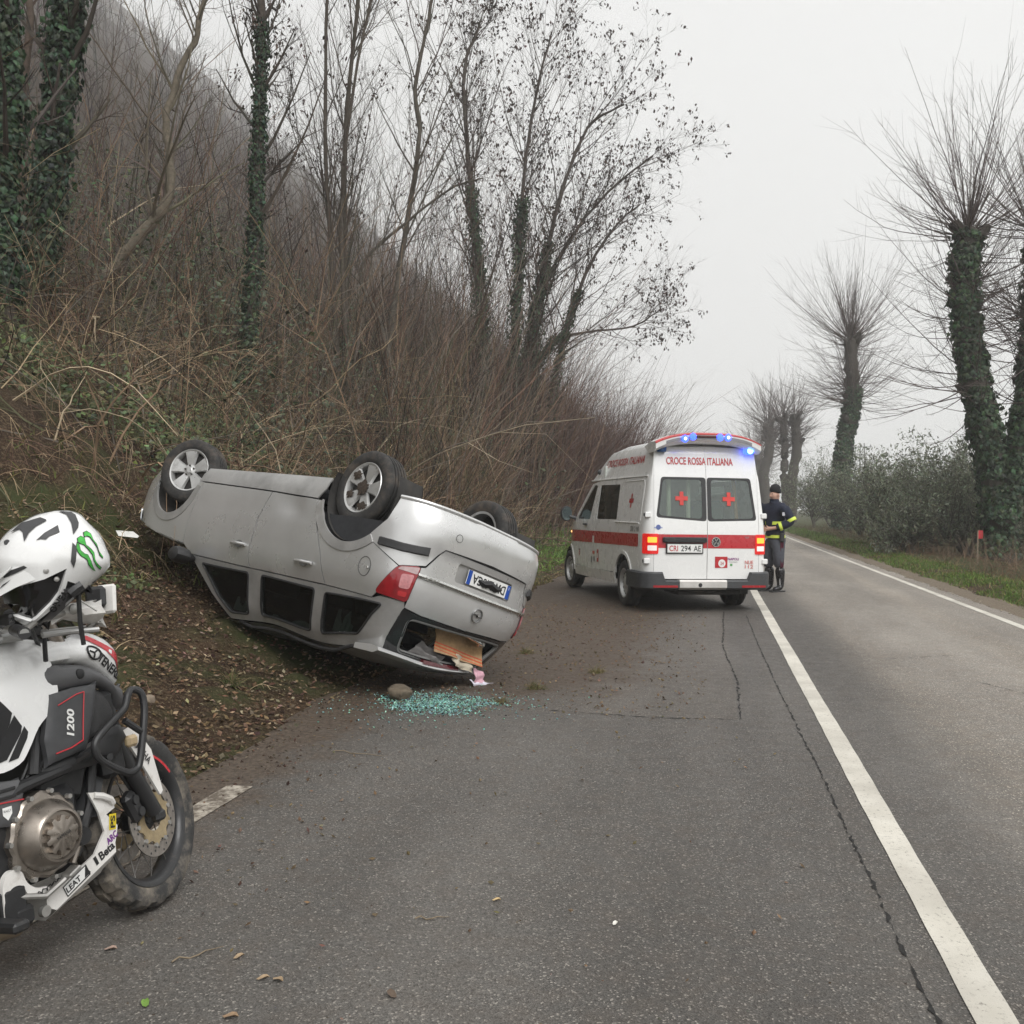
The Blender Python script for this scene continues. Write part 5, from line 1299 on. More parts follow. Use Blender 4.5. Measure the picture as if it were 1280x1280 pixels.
def flank(fn, m_):
    q = lambda pts: [(m_ * u, z) for u, z in pts]
    lft = m_ < 0
    body_lo = .30
    # lower panels
    fw_ = [(3.84, .62), (3.72, .98), (3.30, 1.16), (2.98, 1.20), (2.92, .70), (2.95, .44)] + arc(*VA_F, .40, 172, 10, 14)
    panel('front_wing', q(fw_), fn, VWH, van, .1, gap=.002)
    dr = [(2.95, .44), (2.92, .70), (2.98, 1.20), (3.03, 1.225), (2.1, 1.82), (1.66, 1.86), (1.66, 1.2), (1.62, .70), (1.80, .44)]
    win = rounded([(2.86, 1.235), (1.98, 1.235), (1.75, 1.79), (1.97, 1.80)], .04)
    fd = panel('front_door', q(dr), fn, VWH, van, .1, holes=[q(win)], gap=.004)
    panel('door_window', q(win), fn, VGLD, fd, .15, off=-.012, thick=.004)
    sl = [(1.80, .44), (1.62, .70), (1.66, 1.2), (1.66, 1.86), (.24, 1.86), (.18, 1.25), (.36, 1.2), (.36, .46)]
    win = rounded([(1.80 - .24, 1.245), (.40, 1.250), (.45, 1.78), (1.56, 1.79)], .03)
    sd = panel('sliding_door' if lft else 'side_panel', q(sl), fn, VWH, van, .1, holes=[q(win)], gap=.003)
    panel('door_window', q(win), fn, VGLD, sd, .15, off=-.008, thick=.004)
    ql = [(.36, .46), (.36, 1.2), (.18, 1.25), (.24, 1.86), (-.72, 1.86), (-.80, 1.2), (-.80, 1.10), (-.80, .80), (-.72, .50), (-.415, .45)] + arc(*VA_R, .43, 165, 15, 14)
    panel('rear_side_panel', q(ql), fn, VWH, van, .08, gap=.002)
    # rounded rear corner pillar between side and rear doors


    ring = arc(*VA_R, .475, 178, 2, 20) + arc(*VA_R, .425, 2, 178, 20)
    panel('wheel_arch_lip', q(ring), fn, VWH, van, .06, off=.012, thick=.025)
    ring = arc(*VA_F, .445, 178, 2, 20) + arc(*VA_F, .395, 2, 178, 20)
    panel('wheel_arch_lip', q(ring), fn, VWH, van, .06, off=.012, thick=.025)
    panel('sill', q([(2.99, .27), (2.98, .435), (.415, .455), (.42, .29)]), fn, VWH, van, .12, off=.006, gap=.002)
    # raised window pressing and slide rail
    s_ = 1 if lft else -1
    mb = MB(); mb.tube([np.array(fn(m_ * u, 1.215)) + [0, s_ * .004, 0] for u in np.linspace(.45, -.70, 8)], .012, 6); mb.build('slide_rail', VWH, van)
    mb = MB(); mb.tube([np.array(fn(m_ * u, 1.815)) + [0, s_ * .002, 0] for u in np.linspace(.25, -.70, 6)] + [np.array(fn(m_ * -.745, z)) + [0, s_ * .002, 0] for z in (1.75, 1.5, 1.25)], .006, 5); mb.build('pressed_line', VWH, van)
    mb = MB(); mb.tube([np.array(fn(m_ * u, 1.872)) + [0, s_ * .004, 0] for u in np.linspace(2.2, -.80, 10)], .012, 6); mb.build('roof_gutter', VWH, van)
    # stripe
    st = panel('red_stripe', q([(3.74, .83), (3.72, 1.035), (-.70, 1.065), (-.70, .885), (0, .88)]), fn, VRED, van, .1, off=.0035, thick=0)
    # stickers low on the door
    if lft:
        for (u, z, w, h_, mt) in ((1.40, .66, .10, .20, VRED), (1.66, .70, .13, .05, VRED), (1.62, .60, .09, .07, MATS['recess_grey']), (1.78, .58, .06, .10, MATS['recess_grey']), (2.62, .66, .05, .10, VRED), (2.62, .71, .12, .02, MATS['recess_grey'])):
            panel('sticker', q(rect(u - w / 2, z - h_ / 2, u + w / 2, z + h_ / 2)), fn, mt, van, .2, off=.004, thick=0)
        panel('sticker', q(rounded(rect(1.375, .62, 1.425, .70), .02)), fn, WHT, van, .2, off=.006, thick=0)
        panel('sticker', q(rect(1.73, .86, 1.63, .97)), fn, WHT, van, .2, off=.006, thick=0)
        lt = lambda u0, z0, off=.006, sc=1.: (lambda u, v: np.array(fn(m_ * (u0 - u), z0 + v)) + [0, off, 0])
        letters('side_number', 'CRI 2 90', lt(-.52, 1.13), .075, MATS['recess_grey'], van, .40, .02)
        letters('roof_letters', 'CROCE ROSSA ITALIANA', lambda u, v: np.array(fn(m_ * (.53 - u), 2.125 + v)) + [0, .006, .002], .115, VRED, van, 1.95, .02)
        cr = [(-.03, -.1), (.03, -.1), (.03, -.03), (.1, -.03), (.1, .03), (.03, .03), (.03, .1), (-.03, .1), (-.03, .03), (-.1, .03), (-.1, -.03), (-.03, -.03)]
        panel('red_cross', q([(-.23 + a, 1.53 + b_) for a, b_ in cr]), fn, VRED, van, .05, off=.004, thick=0)
    for u in (2.22,):
        p = np.array(fn(m_ * u, 1.15)); MB().box((p[0], p[1] + s_ * .02, p[2]), (.20, .035, .035), ch=.012).build('door_handle', VGREY, fd)
    # high roof side
    hr = [(2.16, 1.885), (1.82, 2.08), (1.42, 2.31), (-.55, 2.31), (-.72, 2.28), (-.775, 1.885)]
    panel('high_roof_side', q(hr), fn, VWH, van, .08, thick=0)
    p = np.array(fn(m_ * 1.84, 2.01)); MB().lathe([(.0, .05), (.03, .05), (.045, .02), (.045, 0)], 14, p, (0, s_, .25)).build('side_lamp', VGREY, van)
    # mirror
    mb = MB(); b0 = np.array(fn(m_ * 3.0, 1.24)); mb.tube([b0, b0 + [0.02, s_ * .12, .03]], .03, 8)
    mb.loft([[(b0[0] + .06 + dx, b0[1] + s_ * (.17 + .105 * math.cos(a) * sc), b0[2] + .08 + .135 * math.sin(a) * sc) for a in np.linspace(0, 2 * PI, 17)[:-1]] for dx, sc in ((-.05, .95), (-.02, 1.), (.06, .95), (.12, .6), (.13, .2))]); mr = mb.build('door_mirror', VGREY, van)
    mb = MB(); mb.add([(b0[0] + .008, b0[1] + s_ * (.17 + .09 * math.cos(a)), b0[2] + .08 + .115 * math.sin(a)) for a in np.linspace(0, 2 * PI, 21)[:-1]], [tuple(range(20))]); mb.build('mirror_glass', mat('mirror_glass', (.22, .28, .28), .06, .9), mr)
    # arch liners and wheels
    for (cx, cz) in (VA_F, VA_R):
        MB().lathe([(.42, .30), (.42, .0)], 24, (cx, s_ * .90, cz), (0, -s_, 0), ref=(0, 0, 1), a0=-PI * .6, a1=PI * .6).build('arch_liner', UNDER, van)
        MB().lathe([(.42, .0), (.02, .0)], 24, (cx, s_ * .60, cz), (0, -s_, 0), ref=(0, 0, 1), a0=-PI * .6, a1=PI * .6).build('arch_liner', UNDER, van)
flank(VAN, -1); flank(VANR, 1)
def van_wheel(c, side, steer=0.):
    w = bpy.data.objects.new('wheel', None); COL.objects.link(w); w.parent = van
    w.matrix_local = Matrix.Translation(c) @ Matrix.Rotation(steer, 4, 'Z') @ Matrix.Rotation(PI if side > 0 else 0, 4, 'Z')
    pr = [(.21, -.09), (.225, -.105), (.27, -.113), (.31, -.108), (.330, -.09)]
    for yy in (-.05, 0, .05): pr += [(.334, yy - .008), (.324, yy - .006), (.324, yy + .006), (.334, yy + .008)]
    pr += [(.330, .09), (.31, .108), (.27, .113), (.21, .09)]
    MB().lathe(pr, 44).build('tyre', RUBB, w, 50)
    mb = MB(); mb.lathe([(.212, -.092), (.218, -.10), (.210, -.104), (.198, -.098), (.190, -.07), (.180, -.045), (.165, -.05), (.150, -.062), (.12, -.066), (.095, -.06), (.085, -.075), (.06, -.088), (0, -.09)], 40); rim = mb.build('rim', STEEL, w, 30)
    for k in range(14):
        a = 2 * PI * k / 14; MB().box((.158 * math.cos(a), -.056, .158 * math.sin(a)), (.030, .016, .034), rot=(0, -a, 0), ch=.006).build('rim_slot', UNDER, w)
van_wheel((0, .83, .33), 1); van_wheel((0, -.83, .33), -1); van_wheel((3.42, .82, .33), 1, R(4)); van_wheel((3.42, -.82, .33), -1, R(4))

# ---- rear doors
ZB = .455
# corner pillars
for s_ in (1, -1):
    e0, e1 = (.72, vy(.80)) if s_ > 0 else (2 * VRC - vy(.80), 2 * VRC - .72)
    if s_ < 0: e0, e1 = vy(-.80), 2 * VRC - .72
    panel('corner_pillar', [(e0, .46), (e1, .46), (e1, 2.24), (e0 + (.02 if s_ > 0 else 0), 2.24)], VAN, VWH, van, .06, thick=.0)
lw = rounded([(vy(.765), 1.30), (vy(.008), 1.25), (vy(.008), 1.86), (vy(.685), 1.86)], .05)
rw = rounded([(vy(-.008), 1.25), (vy(-.765), 1.27), (vy(-.685), 1.86), (vy(-.008), 1.86)], .05)
doors = []
for s_, w_ in ((1, lw), (-1, rw)):
    o_ = [(vy(.80), ZB), (vy(.80), 2.28), (VRC, 2.30), (VRC, ZB)] if s_ > 0 else [(VRC, ZB), (VRC, 2.30), (vy(-.80), 2.28), (vy(-.80), ZB)]
    hole = shrink(w_, -.0)
    d_ = panel('rear_door', o_, VAN, VWH, van, .07, holes=[w_], gap=.004); doors.append(d_)
    # glass with its black printed border
    inner = rounded([(vy(.725), 1.33), (vy(.072), 1.285), (vy(.072), 1.83), (vy(.652), 1.83)], .06) if s_ > 0 else rounded([(vy(-.072), 1.285), (vy(-.725), 1.30), (vy(-.652), 1.83), (vy(-.072), 1.83)], .06)
    panel('window_border', w_, VAN, BLKP, d_, .08, holes=[inner], off=-.004, thick=.01)
    panel('rear_window', inner, VAN, VGL, d_, .15, off=-.008, thick=.004)
    yc = .36 * s_ + .02
    cr = [(-.04, -.13), (.04, -.13), (.04, -.04), (.13, -.04), (.13, .04), (.04, .04), (.04, .13), (-.04, .13), (-.04, .04), (-.13, .04), (-.13, -.04), (-.04, -.04)]
    panel('window_cross', [(vy(yc) + a * .72, 1.565 + b_ * .72) for a, b_ in cr], VAN, mat('cross_red', (.62, .05, .04), .4), d_, .05, off=.002, thick=0)
    panel('red_stripe', [(vy(.80) if s_ > 0 else VRC + .006, .882), (VRC - .006 if s_ > 0 else vy(-.80), .882), (VRC - .006 if s_ > 0 else vy(-.80), 1.07), (vy(.80) if s_ > 0 else VRC + .006, 1.07)], VAN, VRED, d_, .1, off=.0035, thick=0)
    for z in (.70, 1.335):
        p = np.array(VAN(vy(.885 * s_), z)); MB().box(p + [-.012, s_ * .012, 0], (.045, .09, .075), ch=.01).build('hinge', VWH, d_)
        MB().box(p + [-.0, s_ * .052, 0], (.05, .03, .05), ch=.008).build('hinge', VGREY, d_)
def RF(y0, z0, off=.006): return lambda u, v: np.array(VAN(vy(y0) + u, z0 + v)) + [-off, 0, off * .15]
# lettering split by the door gap, handle, plate, stickers
letters('door_letters', 'CROCE ROSSA ITALIANA', RF(.085, 2.085), .105, VRED, van, 1.02, .02)
MB().box(np.array(VAN(vy(.345), .995)) + [-.018, 0, 0], (.05, .66, .075), ch=.014).build('handle_bar', BLKP, doors[0])
p = np.array(VAN(vy(.345), .878)) + [-.014, 0, 0]
pl = MB().box(p, (.012, .56, .145), ch=.004).build('number_plate', BLKP, doors[0])
MB().box(p + [-.007, 0, 0], (.006, .525, .115), ch=.002).build('plate_face', WHT, pl)
letters('plate_letters', 'CRI', lambda u, v: p + [-.0115, .17 - u, v], .078, VRED, pl, .13, .015)
letters('plate_letters', '294', lambda u, v: p + [-.0115, -.015 - u, v], .078, BLK, pl, .15, .01)
letters('plate_letters', 'AE', lambda u, v: p + [-.0115, -.185 - u, v], .078, BLK, pl, .11, .01)
def disc_decal(name, y0, z0, r, mt, parent, off, n=24):
    return panel(name, [(vy(y0) + r * math.cos(2 * PI * k / n), z0 + r * math.sin(2 * PI * k / n)) for k in range(n)], VAN, mt, parent, .2, off=off, thick=.004)
em = disc_decal('emblem', -.13, .97, .068, CHRM, doors[1], .012)
disc_decal('emblem_disc', -.13, .97, .057, mat('emblem_dark', (.03, .03, .035), .3), em, .0135)
def strokes(name, lines, y0, z0, w, mt, parent, off):
    mb = MB()
    for (a, b_) in lines:
        a, b_ = np.array(a), np.array(b_); t = (b_ - a) / np.linalg.norm(b_ - a); nn = np.array([-t[1], t[0]]) * w / 2
        f_ = RF(y0, z0, off); mb.add([f_(*(a - nn)), f_(*(b_ - nn)), f_(*(b_ + nn)), f_(*(a + nn))], [(0, 1, 2, 3)])
    return mb.build(name, mt, parent)
strokes('emblem_letters', [((-.025, .045), (0, .008)), ((.025, .045), (0, .008)), ((-.050, .018), (-.026, -.042)), ((-.026, -.042), (-.002, .0)), ((.050, .018), (.026, -.042)), ((.026, -.042), (.002, .0))], -.13, .97, .010, CHRM, em, .018)
def deco(y0, z0, w, h_, mt, off=.0045, par=None, rr=0):
    o_ = rect(vy(y0) - w / 2, z0 - h_ / 2, vy(y0) + w / 2, z0 + h_ / 2)
    return panel('sticker', rounded(o_, rr) if rr else o_, VAN, mt, par or doors[1], .2, off=off, thick=0)
s1_ = deco(-.215, .69, .19, .155, VRED)
disc_decal('sticker_disc', -.225, .675, .055, WHT, s1_, .006)
letters('sticker_letters', '24', RF(-.225, .675, .0125), .045, VRED, s1_, .05)
letters('sticker_letters', 'NAPOLI', RF(-.40, .735, .006), .035, mat('violet_print', (.25, .03, .22), .5), doors[1], .17, .02)
letters('sticker_letters', 'Comitato', RF(-.40, .695, .006), .016, MATS['recess_grey'], doors[1], .13)
deco(-.37, .655, .035, .03, mat('green_print', (.12, .35, .12), .5))
letters('sticker_letters', 'NUE', RF(-.645, .69, .006), .05, mat('pale_red_print', (.62, .22, .2), .5), doors[1], .13, .02)
letters('sticker_letters', '112', RF(-.645, .63, .006), .05, MATS['pale_red_print'], doors[1], .13, .02)
disc_decal('sticker_disc', .735, 1.165, .035, mat('blue_print', (.10, .14, .35), .5), doors[0], .0045)
deco(.735, 1.16, .12, .018, mat('pale_blue_print', (.35, .4, .6), .5), .004, doors[0])
letters('script_letters', 'Transporter', RF(.56, 1.068, .006), .022, CHRM, doors[0], .20)
letters('script_letters', 'TDI', RF(-.60, 1.035, .006), .022, CHRM, doors[1], .07)
# tail lights wrap the corners
for s_ in (1, -1):
    a0, a1 = ((.875, vy(.735)) if s_ > 0 else (vy(-.735), 2 * VRC - .875))
    g = lambda t: a0 + (a1 - a0) * t
    tlp = panel('tail_light', rounded([(a0, .80), (a1, .80), (a1, 1.075), (a0, 1.075)], .02), VAN, LITR, van, .05, off=.012, thick=.03)
    i0, i1 = (g(.38), g(.9)) if s_ > 0 else (g(.1), g(.62))
    panel('indicator', rounded(rect(i0, .955, i1, 1.03), .01), VAN, LITA, tlp, .1, off=.015, thick=0)
    panel('reverse_light', rounded(rect(i0, .845, i1, .915), .01), VAN, LITW, tlp, .1, off=.015, thick=0)
# bumper: dark ends, bright step plate
def bump_sec(u, z0, z1, out):
    a, b_ = np.array(VAN(u, .5)), np.array(VAN(u, .5)); e = 1e-3
    t = np.array(VAN(u + e, .5)) - np.array(VAN(u - e, .5)); n_ = np.array([t[1], -t[0], 0]); n_ /= np.linalg.norm(n_) + 1e-9
    c_ = a.copy(); c_[2] = 0
    if n_[0] > .2: n_ = -n_
    return [c_ + n_ * (-.05) + [0, 0, z1], c_ + n_ * (out * .8) + [0, 0, z1], c_ + n_ * out + [0, 0, z1 - .02], c_ + n_ * out + [0, 0, z0 + .03], c_ + n_ * (out * .5) + [0, 0, z0], c_ + n_ * (-.05) + [0, 0, z0]]
for s_ in (1, -1):
    us = np.linspace(.40, vy(.44), 26) if s_ > 0 else np.linspace(vy(-.28), 2 * VRC - .40, 26)
    mb = MB(); secs = []
    for u in us:
        far = (u > vy(.66)) if s_ > 0 else (u < vy(-.62))
        secs.append(bump_sec(u, .31, .445 if far else .555, .075))
    mb.loft(secs); bp = mb.build('rear_bumper', VGREY, van)
    ur = vy(.62) if s_ > 0 else vy(-.70)
    rf2 = [bump_sec(u, .31, .45, .077) for u in np.linspace(ur - .19, ur + .16, 8)]
    mb = MB(); mb.loft([[sc[2] + [0, 0, -.055], sc[2] + [0, 0, -.085], sc[2] + np.array([.02, 0, -.085]), sc[2] + np.array([.02, 0, -.055])] for sc in rf2]); mb.build('reflector', mat('reflector_red', (.35, .015, .02), .2), bp)
mb = MB(); mb.loft([bump_sec(u, .315, .448, .085) for u in np.linspace(vy(.435), vy(-.275), 8)]); stp = mb.build('step_plate', mat('step_metal', (.62, .60, .57), .42, .5, var=.15), van)
MB().lathe([(0, .09), (.028, .09), (.028, .06)], 16, np.array(VAN(vy(.13), .38)) , (-1, 0, 0)).build('tow_hole', BLKP, stp)
# ---- roof cap, light bar
def VTOP(x, y):
    yl = .72; e = min(1, abs(y) / yl); zz = 2.26 + .105 * (1 - e ** 3)
    zz -= .02 * max(0, (x - .2)) ; 
    return (x, y, zz)
mb = MB(); secs = []
for x in np.linspace(2.2, -.80, 34):
    top = np.interp(x, [-.80, -.62, -.45, 1.05, 1.32, 1.55, 1.82, 2.16, 2.2], [2.30, 2.38, 2.41, 2.415, 2.375, 2.27, 2.10, 1.90, 1.88]); sec = []
    for k in range(25):
        t = -1 + 2 * k / 24; zs = max(1.872, min(top - .03, 2.31))
        ys = abs(VAN(-x, zs)[1]) - .004
        y = ys * math.copysign(min(1, abs(t)) , t); zz = zs + (top - zs) * (1 - abs(t) ** 6) if top > zs else top
        bowx = .16 * (1 - t * t) * float(smoothstep(.9, 1.9, x))
        sec.append((x + bowx, y, zz))
    secs.append(sec)
mb.loft(secs, closed=False); mb.build('roof', VWH, van, 60)
mb = MB(); secs = []
for y in np.linspace(.80, -.80, 33):
    e = abs(y) / .80; drop = .13 * e ** 3; xb = -.90 + .05 * e * e
    secs.append([np.array((xb + .42, y * .97, 2.43 - drop)), np.array((xb + .10, y, 2.475 - drop)), np.array((xb - .10, y, 2.47 - drop)), np.array((xb - .155, y, 2.45 - drop)), np.array((xb - .15, y, 2.375 - drop * 1.05)), np.array((xb - .08, y, 2.33 - drop)), np.array((xb + .15, y, 2.32 - drop))])
mb.loft(secs); lbar = mb.build('light_bar', VWH, van, 40)
mb = MB(); mb.loft([[sc[2] + [0.0, 0, .003], sc[3] + [-.003, 0, .003], sc[3] + [-.003, 0, -.012], sc[3] + [.01, 0, -.012], sc[2] + [0.02, 0, -.01]] for sc in secs]); mb.build('red_trim', mat('trim_red', (.5, .05, .05), .35), lbar)
mb = MB(); mb.loft([[sc[4] + [-.004, 0, .045], sc[4] + [-.006, 0, .005], sc[4] + [.01, 0, .0], sc[4] + [.01, 0, .045]] for sc in secs[3:-3]]); mb.build('lamp_housing', mat('bar_grey', (.22, .215, .23), .4), lbar)
MB().box((-1.062, .06, 2.415), (.02, .30, .03), ch=.006).build('brake_light', mat('brake_dark', (.07, .02, .02), .3), lbar)
for (y, mt) in ((.385, LITP), (.265, LITB), (-.145, LITB), (-.265, LITP)):
    l_ = MB().lathe([(.0, .022), (.035, .018), (.05, .0)], 20, (-1.058, y, 2.41 - .03 * (abs(y) > .3)), (-1, 0, 0), ref=(0, 0, 1)); ob = l_.build('blue_lamp', LITB, lbar)
    MB().lathe([(.0, .026), (.02, .022), (.026, .010)], 14, (-1.058, y, 2.41 - .03 * (abs(y) > .3)), (-1, 0, 0)).build('lamp_core', mt, ob)
for s_, mt in ((1, mat('blue_lens_off', (.02, .08, .22), .12, coat=.5)), (-1, LITC)):
    b_ = MB().lathe([(.0, -.03), (.06, -.025), (.075, .0), (.075, .05), (.05, .07), (0, .07)], 20, (-.86, s_ * .665, 2.225), (0, 0, 1)).build('corner_beacon', LITB if s_ < 0 else mt, lbar)
    if s_ < 0: MB().lathe([(.0, .03), (.04, .02), (.045, 0)], 14, (-.93, s_ * .665, 2.245), (-1, 0, 0)).build('lamp_core', LITC, b_)
    mb = MB(); mb.box((-.82, s_ * .66, 2.31), (.16, .16, .06), ch=.02); mb.build('beacon_mount', MATS['bar_grey'], lbar)
mb = MB(); mb.lathe([(.0, .10), (.04, .095), (.055, .08), (.055, .0)], 18, (-.35, .50, 2.33), (0, 0, 1)); mb.tube([(-.45, .42, 2.36), (-.52, .40, 2.42)], .012, 6); mb.build('roof_vent', VWH, van)
# ---- front end

panel('front_bumper', [(-3.85, .62), (-3.83, .24), (-(VUF), .22), (-(2 * VUF - 3.83), .24), (-(2 * VUF - 3.85), .62), (-VUF, .62)], VAN, VWH, van, .12, thick=.02)
panel('grille', [(-3.85 - .3, .63), (-(VUF), .63), (-(2 * VUF - 4.15), .63), (-(2 * VUF - 4.15), .82), (-VUF, .82), (-4.15, .82)], VAN, BLKP, van, .12, thick=.01)
def VB(x, y): t = (x - 2.98) / .85; return (x + .14 * (1 - (y / .9) ** 2) * t, y, 1.19 - .03 * t - .21 * t * t + .04 * (1 - (y / .9) ** 2))
panel('bonnet', [(2.98, -.86), (3.70, -.78), (3.78, -.4), (3.80, 0), (3.78, .4), (3.70, .78), (2.98, .86)], VB, VWH, van, .15)
def VS(u, v): return (3.05 - 1.08 * v + .16 * (1 - u * u) * (1 - .3 * v), u * (.90 - .08 * v), 1.21 + .63 * v)
panel('windscreen', [(-.97, 0), (.97, 0), (.97, 1), (-.97, 1)], VS, VGLD, van, .2, thick=.006)
panel('cab_roof', [(2.05, -.80), (2.3, 0), (2.05, .80), (1.5, .80), (1.5, -.80)], lambda x, y: (x, y, 1.86 + .03 * (1 - (y / .8) ** 2)), VWH, van, .15, thick=0)
for s_ in (-1, 1):
    u_ = 3.80 if s_ < 0 else 2 * VUF - 3.80
    panel('headlight', rounded([(-(u_ - .12), .64), (-(u_ + .3 * -s_), .64), (-(u_ + .3 * -s_), .84), (-(u_ - .12), .84)], .03) if s_ < 0 else rounded([(-(u_ + .12), .64), (-(u_ - .3), .64), (-(u_ - .3), .84), (-(u_ + .12), .84)], .03), VAN, MATS['head_lens'], van, .1, off=.01)
MB().box(VAN(-3.42, 1.0), (.05, .03, .04), ch=.01).build('side_repeater', mat('lit_amber_side', (.9, .5, .2), .3, emit=(1., .45, .15), estr=1.5), van)
# ---- underside and patient cabin seen through the glass
mb = MB(); mb.box((1.45, 0, .36), (4.5, 1.16, .06), ch=.02); mb.box((1.7, 0, .37), (2.1, 1.7, .06), ch=.02); mb.tube([(0, -.7, .33), (0, .7, .33)], .05, 8); mb.box((-.55, -.1, .27), (.6, 1.0, .09), ch=.03); mb.build('chassis', UNDER, van)
CABW = mat('cabin_white', (.62, .66, .62), .6, var=.1)
MB().box((1.45, 0, 1.45), (.04, 1.66, 1.3)).build('bulkhead', CABW, van)
MB().box((.3, 0, .50), (2.4, 1.6, .04)).build('cabin_floor', mat('cabin_floor', (.12, .13, .13), .6), van)
for s_ in (-1, 1): MB().box((.5, s_ * .74, 1.1), (1.5, .12, 1.1), ch=.03).build('cabin_locker', CABW, van)
for y in (.50, .20): MB().tube([(-.78, y, .55), (-.70, y, 2.1)], .035, 8).build('grab_rail', mat('rail_yellow', (.62, .66, .50), .4), van)
MB().box((.0, -.35, 1.25), (.5, .5, .6), ch=.08).build('equipment_bag', mat('bag_green', (.12, .26, .20), .7), van)
MB().tube([(-.70, -.58, 1.2), (-.66, -.52, 1.9)], .03, 8).build('grab_rail', mat('rail_orange', (.45, .25, .08), .4), van)
for s_ in (-1, 1):
    mb = MB(); mb.box((2.2, s_ * .42, .85), (.5, .5, .25), ch=.06); mb.box((1.98, s_ * .42, 1.25), (.16, .48, .75), rot=(0, -.15, 0), ch=.06); mb.box((1.9, s_ * .42, 1.68), (.1, .26, .16), ch=.04); mb.build('cab_seat', mat('seat_grey', (.06, .065, .07), .8), van)
mb = MB(); mb.box((2.75, 0, 1.1), (.5, 1.6, .18), ch=.06); mb.build('dashboard', DARKIN, van)

# ================================================================== MOTORCYCLE (only its front right quarter is in frame)
BK_M = Matrix(((0.22206, -0.96554, -0.1357, -2.06), (0.97503, 0.2199, 0.0309, 3.19), (0.0, -0.13917, 0.99027, 0.0), (0, 0, 0, 1)))
bike = empty('motorcycle', 'white and black adventure motorcycle parked at the left edge of the photo', 'motorcycle', BK_M)
BWH = mat('bike_white', (.76, .76, .75), .25, var=.04, coat=.5, dirt=(.5, .46, .4), dirt_amt=.02)
BWD = mat('bike_white_muddy', (.68, .66, .63), .45, var=.08, vscale=12, dirt=(.24, .19, .14), dirt_amt=.25, dscale=14)
BDK = mat('bike_dark', (.050, .051, .054), .5, var=.15, vscale=15, bmp=.15, bscale=500, bdist=.0005)
BMD = mat('bike_grey', (.085, .085, .088), .42, var=.12)
BFR = mat('bike_frame', (.020, .020, .021), .42, var=.25, dirt=(.13, .10, .075), dirt_amt=.1, dscale=12)
BRED = mat('bike_red', (.50, .03, .04), .35)
BRNZ = mat('engine_bronze', (.30, .265, .23), .34, .85, var=.2, vscale=10, dirt=(.10, .08, .06), dirt_amt=.12, dscale=16)
ENGB = mat('engine_black', (.016, .016, .017), .5, var=.4, vscale=18, dirt=(.10, .085, .07), dirt_amt=.12, dscale=14)
ALU = mat('bike_aluminium', (.42, .41, .39), .4, .8, var=.2, vscale=14)
GOLD = mat('disc_gold', (.42, .33, .20), .45, .6, var=.25, vscale=30, dirt=(.20, .16, .11), dirt_amt=.35, dscale=25)
DISC = mat('disc_steel', (.33, .30, .27), .45, .8, var=.3, vscale=40, dirt=(.18, .145, .11), dirt_amt=.3, dscale=22)
MUDR = mat('muddy_rubber', (.038, .037, .036), .85, var=.3, vscale=14, dirt=(.27, .23, .18), dirt_amt=.5, dscale=7, bmp=.4, bscale=150)
def dist1(S):
    A = np.asarray(S, float); B = np.roll(A, -1, 0); AB = B - A; L2 = (AB ** 2).sum(1) + 1e-12
    def d(p):
        t = np.clip(((p - A) * AB).sum(1) / L2, 0, 1); return np.sqrt((((p - A) - t[:, None] * AB) ** 2).sum(1).min())
    return d
def inflate(S, W, d0, base=0.0, pw=2.0):
    dd = dist1(S)
    def f(p, q):
        t = min(dd(np.array([p, q])) / d0, 1.); return base + W * (1 - (1 - t) ** pw) ** (1 / pw)
    return f
def bodywork(name, outline, W, d0, y0, material, parent, step=.014, holes=(), thick=.02, S=None, slope=None, both=False):
    """swelling cover on the right flank: outline in (x, z), outermost y = -(y0 + W)"""
    g = inflate(S or outline, W, d0)
    fn = lambda x, z: (x, -(y0 + g(x, z)) + (slope(x, z) if slope else 0), z)
    o = panel(name, outline, fn, material, parent, step, holes, thick)
    if both:
        fl = lambda x, z: (-x, (y0 + g(-x, z)) - (slope(-x, z) if slope else 0), z)
        panel(name, [(-x, z) for x, z in outline], fl, material, parent, step, [[(-x, z) for x, z in h] for h in holes], thick)
    return o, fn
